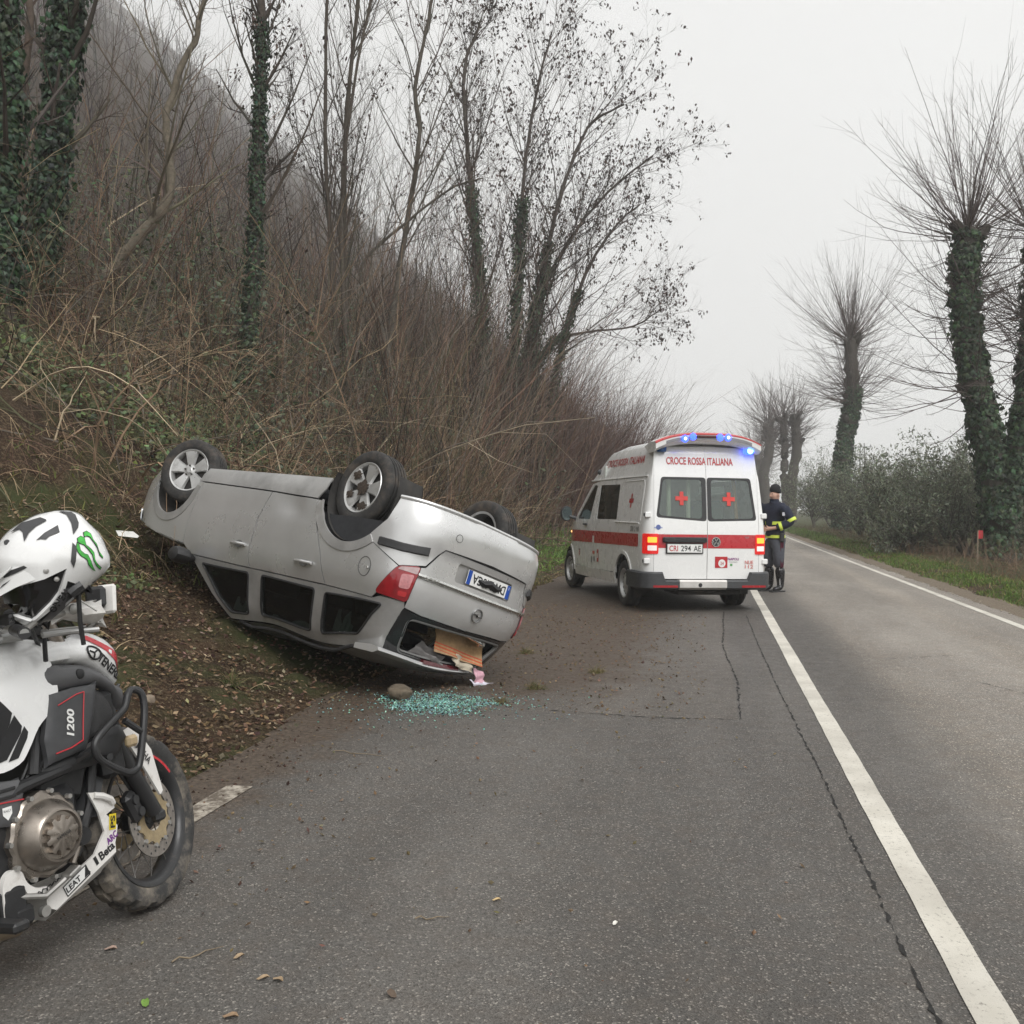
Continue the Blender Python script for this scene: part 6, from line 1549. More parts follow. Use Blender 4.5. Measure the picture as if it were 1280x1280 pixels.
# ---- front wheel, turned to the left lock
STEER = R(14)
HUB = Vector((.085, -.03, .306))
RAKE = Vector((-math.sin(R(27)), 0, math.cos(R(27))))
fw_ = bpy.data.objects.new('front_wheel', None); COL.objects.link(fw_); fw_.parent = bike
SM = Matrix.Translation(HUB) @ Matrix.Rotation(STEER, 4, RAKE)
fw_.matrix_local = SM
def spoked_wheel(parent, R0, wd, rr, gold=True, stripe=True, n=160):
    nn = n; V, Fc = [], []
    prof = [(rr + .004, -wd * .36), (rr + .02, -wd * .47), (R0 * .88, -wd * .52), (R0 * .94, -wd * .50), (R0 * .975, -wd * .44), (R0, -wd * .30), (R0 * 1.003, -wd * .06), (R0 * .972, -wd * .03), (R0 * .972, wd * .03), (R0 * 1.003, wd * .06), (R0, wd * .30), (R0 * .975, wd * .44), (R0 * .94, wd * .50), (R0 * .88, wd * .52), (rr + .02, wd * .47), (rr + .004, wd * .36)]
    for i, (r, h_) in enumerate(prof):
        for k in range(nn):
            a = 2 * PI * k / nn; r2 = r
            if 4 <= i <= 11:
                left = i < 8
                ph = (k + (4 if not left else 0)) % 8
                if ph >= 5: r2 = r - .008
            V.append((r2 * math.sin(a), h_, r2 * math.cos(a)))
    for i in range(len(prof) - 1):
        for k in range(nn): Fc.append((i * nn + k, (i + 1) * nn + k, (i + 1) * nn + (k + 1) % nn, i * nn + (k + 1) % nn))
    MB().add(V, Fc).build('tyre', MUDR, parent, 28)
    MB().lathe([(rr + .008, -wd * .40), (rr + .010, -wd * .44), (rr - .004, -wd * .43), (rr - .012, -wd * .36), (rr - .022, -wd * .2), (rr - .026, 0), (rr - .022, wd * .2), (rr - .012, wd * .36), (rr - .004, wd * .43), (rr + .010, wd * .44), (rr + .008, wd * .40)], 60).build('rim', mat('rim_black', (.022, .022, .023), .38, var=.2, dirt=(.2, .165, .13), dirt_amt=.2, dscale=12), parent, 40)
    if stripe:
        for a0 in (.25,):
            MB().lathe([(rr + .004, -wd * .445), (rr - .005, -wd * .435)], 14, axis=(0, 1, 0), a0=a0, a1=a0 + .75).build('rim_stripe', BRED, parent)
    MB().lathe([(.0, -.05), (.02, -.05), (.024, -.046), (.042, -.044), (.046, -.03), (.03, -.02), (.028, .02), (.046, .03), (.042, .044), (0, .046)], 24).build('hub', BFR, parent)
    for k in range(24):
        a = 2 * PI * k / 24; s_ = 1 if k % 2 else -1; b_ = a + (.22 if k % 4 < 2 else -.22)
        MB().tube([(.042 * math.sin(b_ + .5 * s_), s_ * .036, .042 * math.cos(b_ + .5 * s_)), ((rr - .02) * math.sin(a), s_ * wd * .12, (rr - .02) * math.cos(a))], .0022, 5).build('spoke', mat('spoke_steel', (.20, .19, .18), .45, .7), parent)
spoked_wheel(fw_, .313, .105, .232)
for s_ in (-1, 1):
    d_ = MB().lathe([(.100, s_ * .062), (.141, s_ * .062), (.141, s_ * .067), (.100, s_ * .067), (.100, s_ * .062)], 60); d_.build('brake_disc', DISC, fw_, 40)
    V, Fc, n = [], [], 40
    for k in range(n):
        a = 2 * PI * k / n; ro = .103 if k % 4 < 2 else .088
        V += [(.050 * math.sin(a), s_ * .066, .050 * math.cos(a)), (ro * math.sin(a), s_ * .070, ro * math.cos(a)), (ro * math.sin(a), s_ * .064, ro * math.cos(a))]
    for k in range(n):
        j = (k + 1) % n; Fc += [(3 * k, 3 * k + 1, 3 * j + 1, 3 * j), (3 * k + 1, 3 * k + 2, 3 * j + 2, 3 * j + 1)]
    MB().add(V, Fc).build('disc_carrier', GOLD, fw_, 30)
    for k in range(10):
        a = 2 * PI * (k + .25) / 10; MB().lathe([(0, .007), (.008, .007), (.010, .0)], 10, (.101 * math.sin(a), s_ * .067, .101 * math.cos(a)), (0, s_, 0)).build('disc_button', ALU, fw_)
# holes of the disc, dark
for k in range(30):
    a = 2 * PI * k / 30; r = (.112, .121, .131)[k % 3]
    MB().lathe([(0, .0006), (.0045, .0006)], 8, (r * math.sin(a), -.0672, r * math.cos(a)), (0, -1, 0)).build('disc_hole', BFR, fw_)
# ---- fork (same steering turn)
def S3(p): return SM @ Vector(p)
rk = Vector((-math.sin(R(27)), 0, math.cos(R(27))))
for s_ in (-1, 1):
    b0 = Vector((-.03, s_ * .095, .02))
    MB().tube([S3(b0), S3(b0 + rk * .36)], [.030, .027], 14).build('fork_leg', BFR, bike)
    MB().tube([S3(b0 + rk * .30), S3(b0 + rk * .86)], .021, 14).build('fork_tube', BRNZ, bike)
    mb = MB(); mb.box((0, 0, 0), (.06, .036, .04), ch=.01); o_ = mb.build('axle_clamp', BFR, bike); o_.matrix_local = SM @ Matrix.Translation((0, s_ * .09, 0))
    mb = MB(); mb.box((0, 0, 0), (.062, .045, .115), ch=.014); mb.lathe([(0, .03), (.017, .03), (.019, .02)], 12, (0, 0, .026), (0, s_, 0)); mb.lathe([(0, .03), (.017, .03), (.019, .02)], 12, (0, 0, -.026), (0, s_, 0))
    o_ = mb.build('brake_caliper', BFR, bike); o_.matrix_local = SM @ Matrix.Translation((-.115, s_ * .072, .065)) @ Matrix.Rotation(R(-25), 4, 'Y')
    if s_ < 0:
        for dz in (.026, -.026):
            q = MB().lathe([(0, .034), (.012, .034), (.014, .028)], 6, (0, 0, dz), (0, -1, 0)).build('caliper_bolt', mat('bolt_pale', (.62, .60, .52), .4, .3), bike); q.matrix_local = o_.matrix_local
    MB().tube([S3((-.10, s_ * .07, .12)), S3((-.17, s_ * .06, .25)), S3((-.22, s_ * .04, .42))], .006, 6).build('brake_hose', BFR, bike)
    # guard over the fork leg
    g0 = [(.005, .075), (.028, .085), (.005, .24), (-.075, .345), (-.135, .335), (-.115, .28), (-.05, .17)]
    fl_ = lambda off: (lambda x, z: S3((x - .02, s_ * (.118 + off - .15 * abs(x + .05) ** 1.6), z)))
    mb = MB(); g1 = resample(g0, .03); mb.prism(g1, fl_(0), fl_(.008)); gd = mb.build('fork_guard', BWD, bike)
    if s_ < 0:
        ax_u, ax_v = Vector((.62, 0, -.78)), Vector((.78, 0, .62))
        letters('guard_letters', 'YAMAHA', lambda u, v: S3((-.085 + ax_u.x * u + ax_v.x * v, -.129, .255 + ax_u.z * u + ax_v.z * v)), .030, BFR, gd, .135, .02, .2)
# mudguard
mb = MB(); secs = []
for k in range(15):
    a = R(-75 + 70 * k / 14); r = .335
    c_ = (r * math.sin(a), r * math.cos(a)); secs.append([S3((c_[0] + math.sin(a) * dz, y, c_[1] + math.cos(a) * dz)) for y, dz in ((-.068, -.03), (-.055, .004), (-.02, .016), (.02, .016), (.055, .004), (.068, -.03), (.05, -.002), (0, .01), (-.05, -.002))])
mb.loft(secs); mb.build('mudguard', BDK, bike)
# ---- engine
mb = MB(); mb.box((-.46, 0, .41), (.40, .36, .30), ch=.05); mb.box((-.30, 0, .60), (.24, .30, .26), rot=(0, .35, 0), ch=.04); mb.box((-.62, 0, .38), (.26, .30, .28), ch=.05); mb.build('engine_block', ENGB, bike)
CL = (-.447, 0, .412)
mb = MB(); n = 48; V, Fc = [], []
prof = [(.128, -.150), (.128, -.200), (.120, -.208), (.100, -.210)]
for i, (r, y) in enumerate(prof):
    for k in range(n):
        a = 2 * PI * k / n; lob = 1 + .045 * (math.cos(a * 3 + .6) > .2) + .03 * math.cos(a * 12) * (i < 3)
        V.append((CL[0] + r * lob * math.sin(a), y, CL[2] + r * lob * math.cos(a)))
for i in range(3):
    for k in range(n): Fc.append((i * n + k, (i + 1) * n + k, (i + 1) * n + (k + 1) % n, i * n + (k + 1) % n))
mb.add(V, Fc); mb.lathe([(.112, -.19), (.108, -.222), (.098, -.238), (.088, -.262), (.080, -.270), (.074, -.271), (.070, -.262), (.066, -.262), (.0, -.262)], 48, (CL[0], 0, CL[2])); cc_ = mb.build('clutch_cover', BRNZ, bike, 32)
V, Fc, n = [], [], 60
for i, (r, y) in enumerate(((.046, -.262), (.046, -.278), (.040, -.281), (0, -.281))):
    for k in range(n):
        a = 2 * PI * k / n; rr_ = r + (.014 if (k % 6 in (0, 1, 2)) and i < 2 else 0); V.append((CL[0] + rr_ * math.sin(a), y, CL[2] + rr_ * math.cos(a)))
for i in range(3):
    for k in range(n): Fc.append((i * n + k, (i + 1) * n + k, (i + 1) * n + (k + 1) % n, i * n + (k + 1) % n))
MB().add(V, Fc).build('clutch_cap', BRNZ, cc_, 32)
letters('cast_letters', 'YAMAHA', lambda u, v: (CL[0] + u * .96 - v * .25, -.2822, CL[2] + v * .96 + u * .25), .013, ENGB, cc_, .055)
for k in range(11):
    a = 2 * PI * k / 11 + .2; MB().lathe([(0, -.218), (.008, -.218), (.009, -.20)], 6, (CL[0] + .133 * math.sin(a), 0, CL[2] + .133 * math.cos(a))).build('cover_bolt', ALU, bike)
MB().lathe([(0, -.25), (.026, -.25), (.030, -.24), (.030, -.20)], 20, (CL[0] + .105, 0, CL[2] - .035)).build('oil_cap', ENGB, bike)
mb = MB(); mb.tube([(-.36, -.214, .43), (-.335, -.216, .36), (-.37, -.214, .30)], .012, 8); mb.tube([(-.335, -.214, .41), (-.32, -.214, .35)], .009, 8); mb.build('cover_rib', BRNZ, bike)
# ---- white skid plate with its stickers
sk = [(-.255, .492), (-.205, .480), (-.158, .445), (-.152, .415), (-.190, .402), (-.175, .385), (-.148, .355), (-.152, .335), (-.165, .300), (-.165, .270), (-.42, .170), (-.452, .188), (-.452, .212), (-.396, .253), (-.30, .272), (-.255, .290), (-.205, .350), (-.222, .42)]
skf = lambda off: (lambda x, z: (x, -(.176 + off), z))
mb = MB(); mb.prism(resample(sk, .05), skf(0), skf(.008)); skp = mb.build('skid_plate', BWD, bike)
mb = MB(); mb.add([(-.165, -.184, .270), (-.165, -.13, .215), (-.42, -.13, .135), (-.42, -.184, .170), (-.165, .15, .215), (-.42, .15, .135), (-.12, -.12, .33), (-.12, .12, .33)], [(0, 3, 2, 1), (1, 2, 5, 4), (1, 4, 7, 6)]); mb.build('skid_base', BWD, skp)
kf = lambda x0, z0, ang, off=.0095: (lambda u, v: (x0 + u * math.cos(ang) - v * math.sin(ang), -(.176 + off), z0 + u * math.sin(ang) + v * math.cos(ang)))
an = R(23)
letters('sticker_letters', 'Beta', kf(-.205, .287, an), .030, BLK, skp, .068, .03)
def quad(name, fn, w, h_, mt, par): return MB().add([fn(-w / 2, -h_ / 2), fn(w / 2, -h_ / 2), fn(w / 2, h_ / 2), fn(-w / 2, h_ / 2)], [(0, 1, 2, 3)]).build(name, mt, par)
quad('sticker', kf(-.335, .232, an), .105, .040, BLK, skp); quad('sticker', kf(-.337, .232, an, .0102), .095, .032, WHT, skp)
letters('sticker_letters', 'LEAT', kf(-.350, .226, an, .011), .020, BLK, skp, .062, .03)
MB().add([kf(-.297, .248, an, .011)(*p) for p in ((-.014, -.014), (.014, -.014), (.004, .016))], [(0, 1, 2)]).build('sticker', BLK, skp)
quad('sticker', kf(-.252, .268, an), .012, .03, BLK, skp)
letters('sticker_letters', 'ARC', kf(-.178, .322, R(25)), .024, mat('violet_sticker', (.16, .04, .22), .4), skp, .05, .04)
quad('sticker', kf(-.168, .372, R(-8)), .030, .052, mat('yellow_sticker', (.62, .48, .02), .4), skp)
letters('sticker_letters', 'PS', kf(-.168, .372, R(82), .0105), .020, BLK, skp, .04, .03)
MB().tube([(-.235, -.186, .478), (-.205, -.194, .468), (-.175, -.194, .45), (-.160, -.186, .432)], .011, 8).build('plate_loop', BWD, bike)
# brake-pedal guard, pedal, spring, peg
mb = MB(); hk = catmull([(-.615, .235), (-.612, .285), (-.585, .318), (-.548, .312), (-.530, .275), (-.50, .252), (-.455, .245)], 6)
mb.loft([[(x + (0), -.205, z + t) for t in (-w_, w_)] + [(x, -.185, z + t) for t in (w_, -w_)] for (x, z), w_ in zip(hk, np.linspace(.032, .012, len(hk)))]); mb.build('pedal_guard', BWD, bike)
mb = MB(); mb.tube([(-.52 + .0058 * k, -.21 + .006 * math.cos(k * 1.9), .243 + .0012 * k + .007 * math.sin(k * 1.9)) for k in range(22)], .0022, 5); mb.build('pedal_spring', ENGB, bike)
mb = MB(); mb.tube([(-.56, -.20, .26), (-.48, -.215, .235), (-.42, -.225, .262), (-.40, -.23, .275)], .010, 8); mb.box((-.395, -.235, .282), (.05, .045, .014), rot=(0, -.4, 0), ch=.004); mb.build('brake_pedal', ALU, bike)
mb = MB(); mb.box((-.575, -.19, .245), (.09, .04, .11), ch=.015); mb.box((-.55, -.20, .20), (.07, .03, .06), ch=.012); mb.build('peg_bracket', ENGB, bike)
MB().lathe([(0, -.222), (.017, -.222), (.018, -.205)], 16, (-.487, 0, .192)).build('bracket_bolt', ALU, bike)
mb = MB(); mb.box((-.66, -.27, .215), (.055, .13, .03), ch=.008); mb.build('foot_peg', BFR, bike)
mb = MB(); mb.tube([(-.54, -.15, .165), (-.75, -.17, .20), (-1.0, -.17, .26)], .032, 12); mb.build('exhaust_pipe', mat('exhaust_tan', (.30, .24, .17), .4, .7, var=.25), bike)
mb = MB(); mb.tube([(-1.0, -.17, .26), (-1.12, -.19, .34), (-1.45, -.20, .56)], [.035, .06, .058], 14); mb.build('silencer', mat('silencer_metal', (.35, .34, .33), .4, .8), bike)
# frame cover above the clutch, with slots and crest
bodywork('frame_cover', [(-.515, .60), (-.50, .575), (-.52, .50), (-.545, .465), (-.60, .48), (-.66, .55), (-.66, .62)], .01, .03, .195, BMD, bike)
for z in (.583, .560): MB().box((-.575, -.207, z), (.07, .006, .010), ch=.002).build('cover_slot', ENGB, bike)
mb = MB(); mb.tube([(-.515, -.207, .541), (-.64, -.207, .553)], .0022, 5); mb.build('red_line', BRED, bike)
MB().add([(-.575 + x, -.2075, .513 + z) for x, z in ((-.016, .02), (.016, .02), (.016, -.002), (0, -.02), (-.016, -.002))], [(0, 1, 2, 3, 4)]).build('crest', WHT, bike)
letters('crest_letters', 'RALLY', lambda u, v: (-.575 + u, -.2085, .522 + v), .007, BLK, bike, .026)
# frame tubes
mb = MB(); mb.tube([(-.70, -.17, .50), (-.515, -.19, .575), (-.34, -.185, .592), (-.20, -.15, .62)], .020, 10); mb.tube([(-.45, -.18, .60), (-.40, -.16, .78), (-.24, -.08, .95)], .020, 10); mb.tube([(-.18, -.14, .62), (-.22, -.15, .45), (-.3, -.15, .30)], .016, 10); mb.build('frame', BFR, bike)
mb = MB(); mb.tube([(-.70, .17, .50), (-.515, .19, .575), (-.34, .185, .592), (-.20, .15, .62)], .020, 10); mb.tube([(-.45, .18, .60), (-.40, .16, .78), (-.24, .08, .95)], .020, 10); mb.build('frame', BFR, bike)
mb = MB()
for k in range(5): mb.tube([(-.50 + .02 * k, -.16, .56), (-.44 + .012 * k, -.17 - .006 * k, .66), (-.42 + .01 * k, -.15, .80)], .006 + .001 * (k % 2), 6)
mb.build('cable_loom', ENGB, bike)
MB().box((-.12, 0, .66), (.10, .34, .30), rot=(0, -.12, 0), ch=.02).build('radiator', ENGB, bike)
# ---- bodywork
tank_o = [(-.285, .990), (-.335, .955), (-.352, .90), (-.360, .825), (-.40, .78), (-.444, .744), (-.485, .685), (-.525, .648), (-.62, .640), (-.80, .70), (-.95, .80), (-.98, .90), (-.93, .96), (-.75, 1.01), (-.55, 1.03), (-.38, 1.02)]
tk_g = lambda x, z: -(.06 + .155 * (1 - (max(0, (z - .80)) / .245) ** 2.2) ** .5 if z < 1.044 else .06) + .10 * float(smoothstep(-.38, -.25, x)) * float(smoothstep(.85, 1.0, z)) - .012 * math.exp(-((x + .62) / .12) ** 2 - ((z - .84) / .10) ** 2)
tank_o = catmull(tank_o, 3, True)
tank = panel('fuel_tank', tank_o, lambda x, z: (x, tk_g(x, z), z), BWH, bike, .018, thick=.012)
panel('tank_flank', [(-x, z) for x, z in tank_o], lambda x, z: (-x, -tk_g(-x, z), z), BWH, bike, .05, thick=.02)
mb = MB(); mb.loft([[(x, y, z + .015 * (1 - (y / w_) ** 2)) for y in np.linspace(-w_, w_, 9)] for x, w_, z in ((-.26, .07, .985), (-.33, .10, 1.01), (-.42, .13, 1.025), (-.55, .145, 1.032), (-.75, .14, 1.012), (-.93, .12, .962))], closed=False); mb.build('tank_top', BWH, bike, 60)
STRIPES = ([(-.66, .90), (-.597, .871), (-.574, .847), (-.539, .808), (-.55, .776), (-.584, .727), (-.615, .70), (-.70, .69), (-.74, .74)],
           [(-.532, .80), (-.506, .762), (-.512, .741), (-.567, .672), (-.595, .668), (-.625, .672)],
           [(-.498, .76), (-.485, .74), (-.49, .722), (-.527, .668), (-.563, .664)])
for o_ in STRIPES: panel('tank_stripe', o_, lambda x, z: (x, tk_g(x, z), z), BLK, tank, .02, off=.0025, thick=0)
# side cowls: white top with red band, grey shoulder, panel with the number, mesh
white_o = catmull([(-.375, .985), (-.30, 1.005), (-.215, 1.005), (-.165, 1.02), (-.075, 1.005), (-.03, .975), (-.005, .92), (-.020, .815), (-.050, .822), (-.13, .878), (-.235, .918), (-.385, .930)], 3, True)
_, wf = bodywork('side_cowl', white_o, .05, .10, .155, BWH, bike, slope=lambda x, z: .35 * max(0, x + .24) ** 1.2 + .5 * max(0, z - .94))
red_o = [(-.185, .998), (-.15, 1.004), (-.03, .925), (-.008, .868), (-.014, .838), (-.05, .90), (-.12, .955)]
panel('cowl_stripe', red_o, wf, BRED, bike, .03, off=.003, thick=0)
rg = [(-.165 + .030 * math.cos(a), .945 + .022 * math.sin(a) - .3 * .03 * math.cos(a)) for a in np.linspace(0, 2 * PI, 25)[:-1]]
mb = MB(); mb.tube([np.array(wf(*p)) + [0, -.003, 0] for p in rg], .0035, 5, closed=True); mb.build('emblem_ring', BLK, bike)
for t_ in (0, 2.09, 4.19):
    mb = MB(); mb.tube([np.array(wf(-.165 + .022 * k * math.cos(t_ + .5), .945 + .017 * k * math.sin(t_ + .5))) + [0, -.003, 0] for k in (0, .5, 1.)], .003, 5); mb.build('emblem_fork', BLK, bike)
letters('cowl_letters', 'TENERE', lambda u, v: np.array(wf(-.085 + u * .80 + v * .55, .888 - u * .60 + v * .8)) + [0, -.004, 0], .030, BLK, bike, .14, .03)
gsh = catmull([(-.392, .925), (-.235, .912), (-.13, .872), (-.05, .816), (-.022, .805), (-.020, .745), (-.045, .735), (-.10, .80), (-.20, .838), (-.385, .842)], 3, True)
_, gf = bodywork('cowl_shoulder', gsh, .03, .05, .185, BMD, bike, slope=lambda x, z: .35 * max(0, x + .24) ** 1.2)
mb = MB(); p = np.array(gf(-.262, .885)); mb.lathe([(0, .006), (.010, .006), (.016, .003), (.018, -.004)], 14, p, (0, -1, 0)); mb.build('cowl_screw', BLK, bike)
pn = [(-.392, .838), (-.30, .845), (-.205, .842), (-.222, .76), (-.262, .655), (-.275, .640), (-.42, .622), (-.428, .70)]
_, pf_ = bodywork('number_panel', pn, .012, .03, .215, BDK, bike)
mb = MB(); mb.tube([np.array(pf_(*q)) + [0, -.002, 0] for q in ((-.375, .80), (-.30, .823), (-.268, .826))] , .0022, 5); mb.tube([np.array(pf_(*q)) + [0, -.002, 0] for q in ((-.268, .826), (-.283, .74), (-.292, .672))], .0022, 5); mb.tube([np.array(pf_(*q)) + [0, -.002, 0] for q in ((-.292, .672), (-.34, .658), (-.40, .652))], .0022, 5); mb.build('red_line', BRED, bike)
letters('number_letters', '1200', lambda u, v: np.array(pf_(-.335 + u * .12 - v * .97, .738 + u * .98 + v * .12)) + [0, -.003, 0], .030, WHT, bike, .088, .03, .2)
msh = rounded([(-.200, .822), (-.15, .815), (-.055, .735), (-.075, .70), (-.238, .658), (-.225, .73)], .02)
_, mf = bodywork('cowl_mesh', msh, .022, .05, .178, mat('mesh_black', (.035, .035, .036), .55, var=.2, bmp=1., bscale=420, bdist=.004), bike, slope=lambda x, z: .3 * max(0, x + .2))
bodywork('lower_cowl', [(-.428, .615), (-.275, .634), (-.235, .652), (-.10, .692), (-.075, .64), (-.13, .58), (-.28, .575), (-.43, .585)], .012, .03, .190, BFR, bike)
mb = MB(); p = (-.285, -.212, .622); mb.lathe([(0, .008), (.010, .008), (.014, .0)], 14, p, (0, -1, 0)); mb.build('cowl_screw', BLK, bike)
for nm, o_, mt, y0 in (('side_cowl', white_o, BWH, .18), ('cowl_shoulder', gsh, BMD, .20), ('number_panel', pn, BDK, .22)):
    panel(nm, [(-x, z) for x, z in o_], lambda x, z, y0=y0: (-x, y0 - .35 * max(0, -x + .24) ** 1.2, z), mt, bike, .08, thick=.02)
# ---- crash bar
cbp = [(-.085, -.25, .800), (-.060, -.262, .785), (-.056, -.268, .74), (-.075, -.272, .66), (-.105, -.272, .56), (-.125, -.270, .535), (-.165, -.266, .535), (-.25, -.262, .590), (-.275, -.262, .625), (-.270, -.262, .665), (-.20, -.262, .710), (-.140, -.262, .745), (-.115, -.258, .785)]
mb = MB(); mb.tube(catmull(cbp, 5, True), .0125, 10, closed=True); mb.build('crash_bar', BFR, bike)
mb = MB(); mb.tube([(-.145, -.262, .705), (-.085, -.27, .655)], .012, 8); mb.tube([(-.22, -.262, .60), (-.20, -.16, .60)], .012, 8); mb.tube([(-.27, -.262, .645), (-.30, -.18, .60)], .012, 8); mb.build('crash_bar_brace', BFR, bike)
mb = MB(); mb.tube([(p[0], -p[1], p[2]) for p in catmull(cbp, 5, True)], .0125, 10, closed=True); mb.build('crash_bar', BFR, bike)
MB().box((-.055, -.19, .62), (.05, .03, .04), ch=.01).build('front_indicator', mat('indicator_lens', (.55, .42, .25), .3), bike)
# ---- bars, handguard, screen
def BS(p): return Matrix.Rotation(STEER, 4, 'Z') @ Vector(p)
hb_ = [(-.61, -.43, 1.055), (-.56, -.30, 1.075), (-.50, -.16, 1.08), (-.45, 0, 1.065)]
mb = MB(); mb.tube(catmull([(-.66, -.46, 1.045), (-.60, -.34, 1.06), (-.53, -.20, 1.065), (-.46, -.05, 1.05), (-.42, .10, 1.05), (-.42, .28, 1.06), (-.43, .42, 1.06)], 5), .013, 10); mb.build('handlebar', mat('bar_alu', (.36, .36, .35), .4, .8), bike)
mb = MB(); mb.tube([(-.66, -.46, 1.045), (-.61, -.36, 1.058)], .018, 12); mb.build('hand_grip', BLKP, bike)
mb = MB(); mb.tube([(-.43, .42, 1.06), (-.42, .31, 1.06)], .018, 12); mb.build('hand_grip', BLKP, bike)
hg_o = [(-.462, 1.118), (-.42, 1.117), (-.355, 1.116), (-.318, 1.098), (-.308, 1.082), (-.325, 1.045), (-.36, 1.050), (-.43, 1.068), (-.470, 1.078), (-.480, 1.098)]
_, hf = bodywork('hand_guard', hg_o, .03, .03, .40, BWD, bike, .02, thick=.04)
mb = MB(); p = np.array(hf(-.452, 1.097)); mb.lathe([(0, .006), (.009, .006), (.016, .002), (.017, -.004)], 16, p, (0, -1, 0)); mb.build('guard_bolt', ALU, bike)
mb = MB(); mb.tube([(-.46, -.40, 1.09), (-.56, -.39, 1.075), (-.64, -.43, 1.05)], .010, 8); mb.tube([(-.33, -.40, 1.06), (-.33, -.34, 1.03), (-.40, -.22, 1.035)], .012, 8); mb.build('guard_bracket', ALU, bike)
mb = MB(); mb.tube([(-.50, -.34, 1.03), (-.42, -.36, 1.03), (-.34, -.40, 1.025)], .009, 8); mb.build('brake_lever', mat('lever_grey', (.45, .45, .44), .4, .6), bike)
mb = MB(); mb.tube([(-.375, -.20, 1.03), (-.382, -.205, .98), (-.392, -.215, .945)], .0075, 8); mb.build('strap_end', BLK, bike)
mb = MB(); mb.tube([(-.56, -.33, 1.09), (-.50, -.28, 1.06), (-.42, -.20, 1.05), (-.34, -.13, .99)], .007, 6); mb.tube([(-.62, -.36, 1.10), (-.55, -.30, 1.09), (-.46, -.18, 1.07), (-.36, -.08, 1.0)], .006, 6); mb.build('control_cables', ENGB, bike)
mb = MB(); mb.box((-.50, -.22, 1.085), (.07, .06, .04), ch=.01); mb.box((-.56, -.29, 1.085), (.06, .07, .045), ch=.012); mb.build('switch_gear', BLKP, bike)
mb = MB(); mb.box((-.47, -.10, 1.035), (.10, .16, .03), ch=.01); mb.lathe([(0, .03), (.02, .03), (.02, 0)], 12, (-.45, 0, 1.04), (0, 0, 1)); mb.build('top_yoke', mat('yoke_grey', (.4, .4, .39), .45, .6), bike)
def SCR(u, v): return (-.20 + .10 * (1 - (u / .17) ** 2) - .16 * v, u * (1 - .15 * v), 1.0 + .26 * v)
panel('wind_screen', rounded([(-.16, 0), (.16, 0), (.15, 1), (-.15, 1)], .04), SCR, glass_mat('screen_smoke', (.45, .45, .46), .55, .15), bike, .06, thick=.004)
mb = MB(); mb.box((-.26, 0, 1.075), (.06, .20, .11), rot=(0, -.4, 0), ch=.02); mb.build('instruments', BLKP, bike)
mb = MB(); mb.loft([[(x, y * sc, 0.93 + zz * sc) for y, zz in ((-.10, -.07), (0, -.09), (.10, -.07), (.10, .05), (0, .07), (-.10, .05))] for x, sc in ((-.22, 1.), (-.08, .95), (-.02, .8), (.0, .6))]); mb.build('headlight', BMD, bike)
mb = MB(); mb.tube([(-.50, -.30, 1.08), (-.44, -.31, 1.16)], .007, 6); mb.box((-.185, -.235, 1.13), (.03, .07, .075), rot=(0, .1, .35), ch=.012); mb.tube([(-.42, -.22, 1.06), (-.30, -.225, 1.10), (-.19, -.235, 1.12)], .008, 6); mb.build('rear_mirror', BLKP, bike)
MB().box((-.155, -.25, 1.12), (.018, .07, .10), rot=(0, .15, .35), ch=.009).build('mirror_shell', BWD, bike)
# ---- rest of the machine, behind the frame edge
mb = MB(); mb.loft([[(x, y * w_, z + zz) for y, zz in ((-1, -.05), (-.9, .02), (-.4, .05), (.4, .05), (.9, .02), (1, -.05))] for x, w_, z in ((-.93, .09, .90), (-1.05, .13, .84), (-1.2, .15, .84), (-1.35, .14, .90), (-1.6, .12, .93), (-1.7, .08, .93))]); mb.build('seat', BDK, bike)
mb = MB(); mb.loft([[(x, y * w_, z + zz * .5) for y, zz in ((-.8, -.10), (-1, -.02), (-.9, .06), (.9, .06), (1, -.02), (.8, -.10))] for x, w_, z in ((-.98, .13, .76), (-1.15, .14, .77), (-1.3, .13, .81), (-1.55, .10, .87), (-1.70, .05, .90))]); mb.build('tail_section', BWH, bike)
rw_ = bpy.data.objects.new('rear_wheel', None); COL.objects.link(rw_); rw_.parent = bike; rw_.matrix_local = Matrix.Translation((-1.27, 0, .295))
spoked_wheel(rw_, .298, .14, .21, stripe=False)
mb = MB(); mb.tube([(-.72, .14, .36), (-1.27, .13, .295)], .04, 10); mb.tube([(-.72, -.14, .36), (-1.27, -.13, .295)], .035, 10); mb.build('swing_arm', ENGB, bike)
mb = MB(); mb.tube([(-.62, .20, .22), (-.66, .34, -.045 + .0)], .012, 8); mb.build('side_stand', ENGB, bike)
MB().tube([(-.95, 0, .42), (-.98, 0, .78)], .04, 10).build('shock', ENGB, bike)

# ================================================================== HELMET hung on the bars
HR, HN = Vector((.809, .588, 0)), Vector((.588, -.809, 0))
HS = .000303
HM = Matrix(((HR.x, -HN.x, 0, -1.934), (HR.y, -HN.y, 0, 2.659), (0, 0, 1, 1.300), (0, 0, 0, 1)))    # x right, -y to the viewer
helmet = empty('helmet', 'white off-road helmet with green claw logo resting on the motorcycle handlebar', 'helmet', HM)
hc = lambda pts: [((u - 520) * HS, (600 - v) * HS) for u, v in pts]
sil = hc([(-60, 560), (0, 440), (120, 300), (300, 180), (460, 125), (600, 112), (720, 150), (820, 240), (920, 360), (985, 500), (1018, 630), (980, 720), (880, 830), (770, 930), (680, 1010), (560, 1120), (420, 1230), (270, 1262), (130, 1170), (100, 1060), (60, 900), (-40, 720)])
sil = catmull(sil, 4, True)
hg_ = inflate(sil, .128, .17)
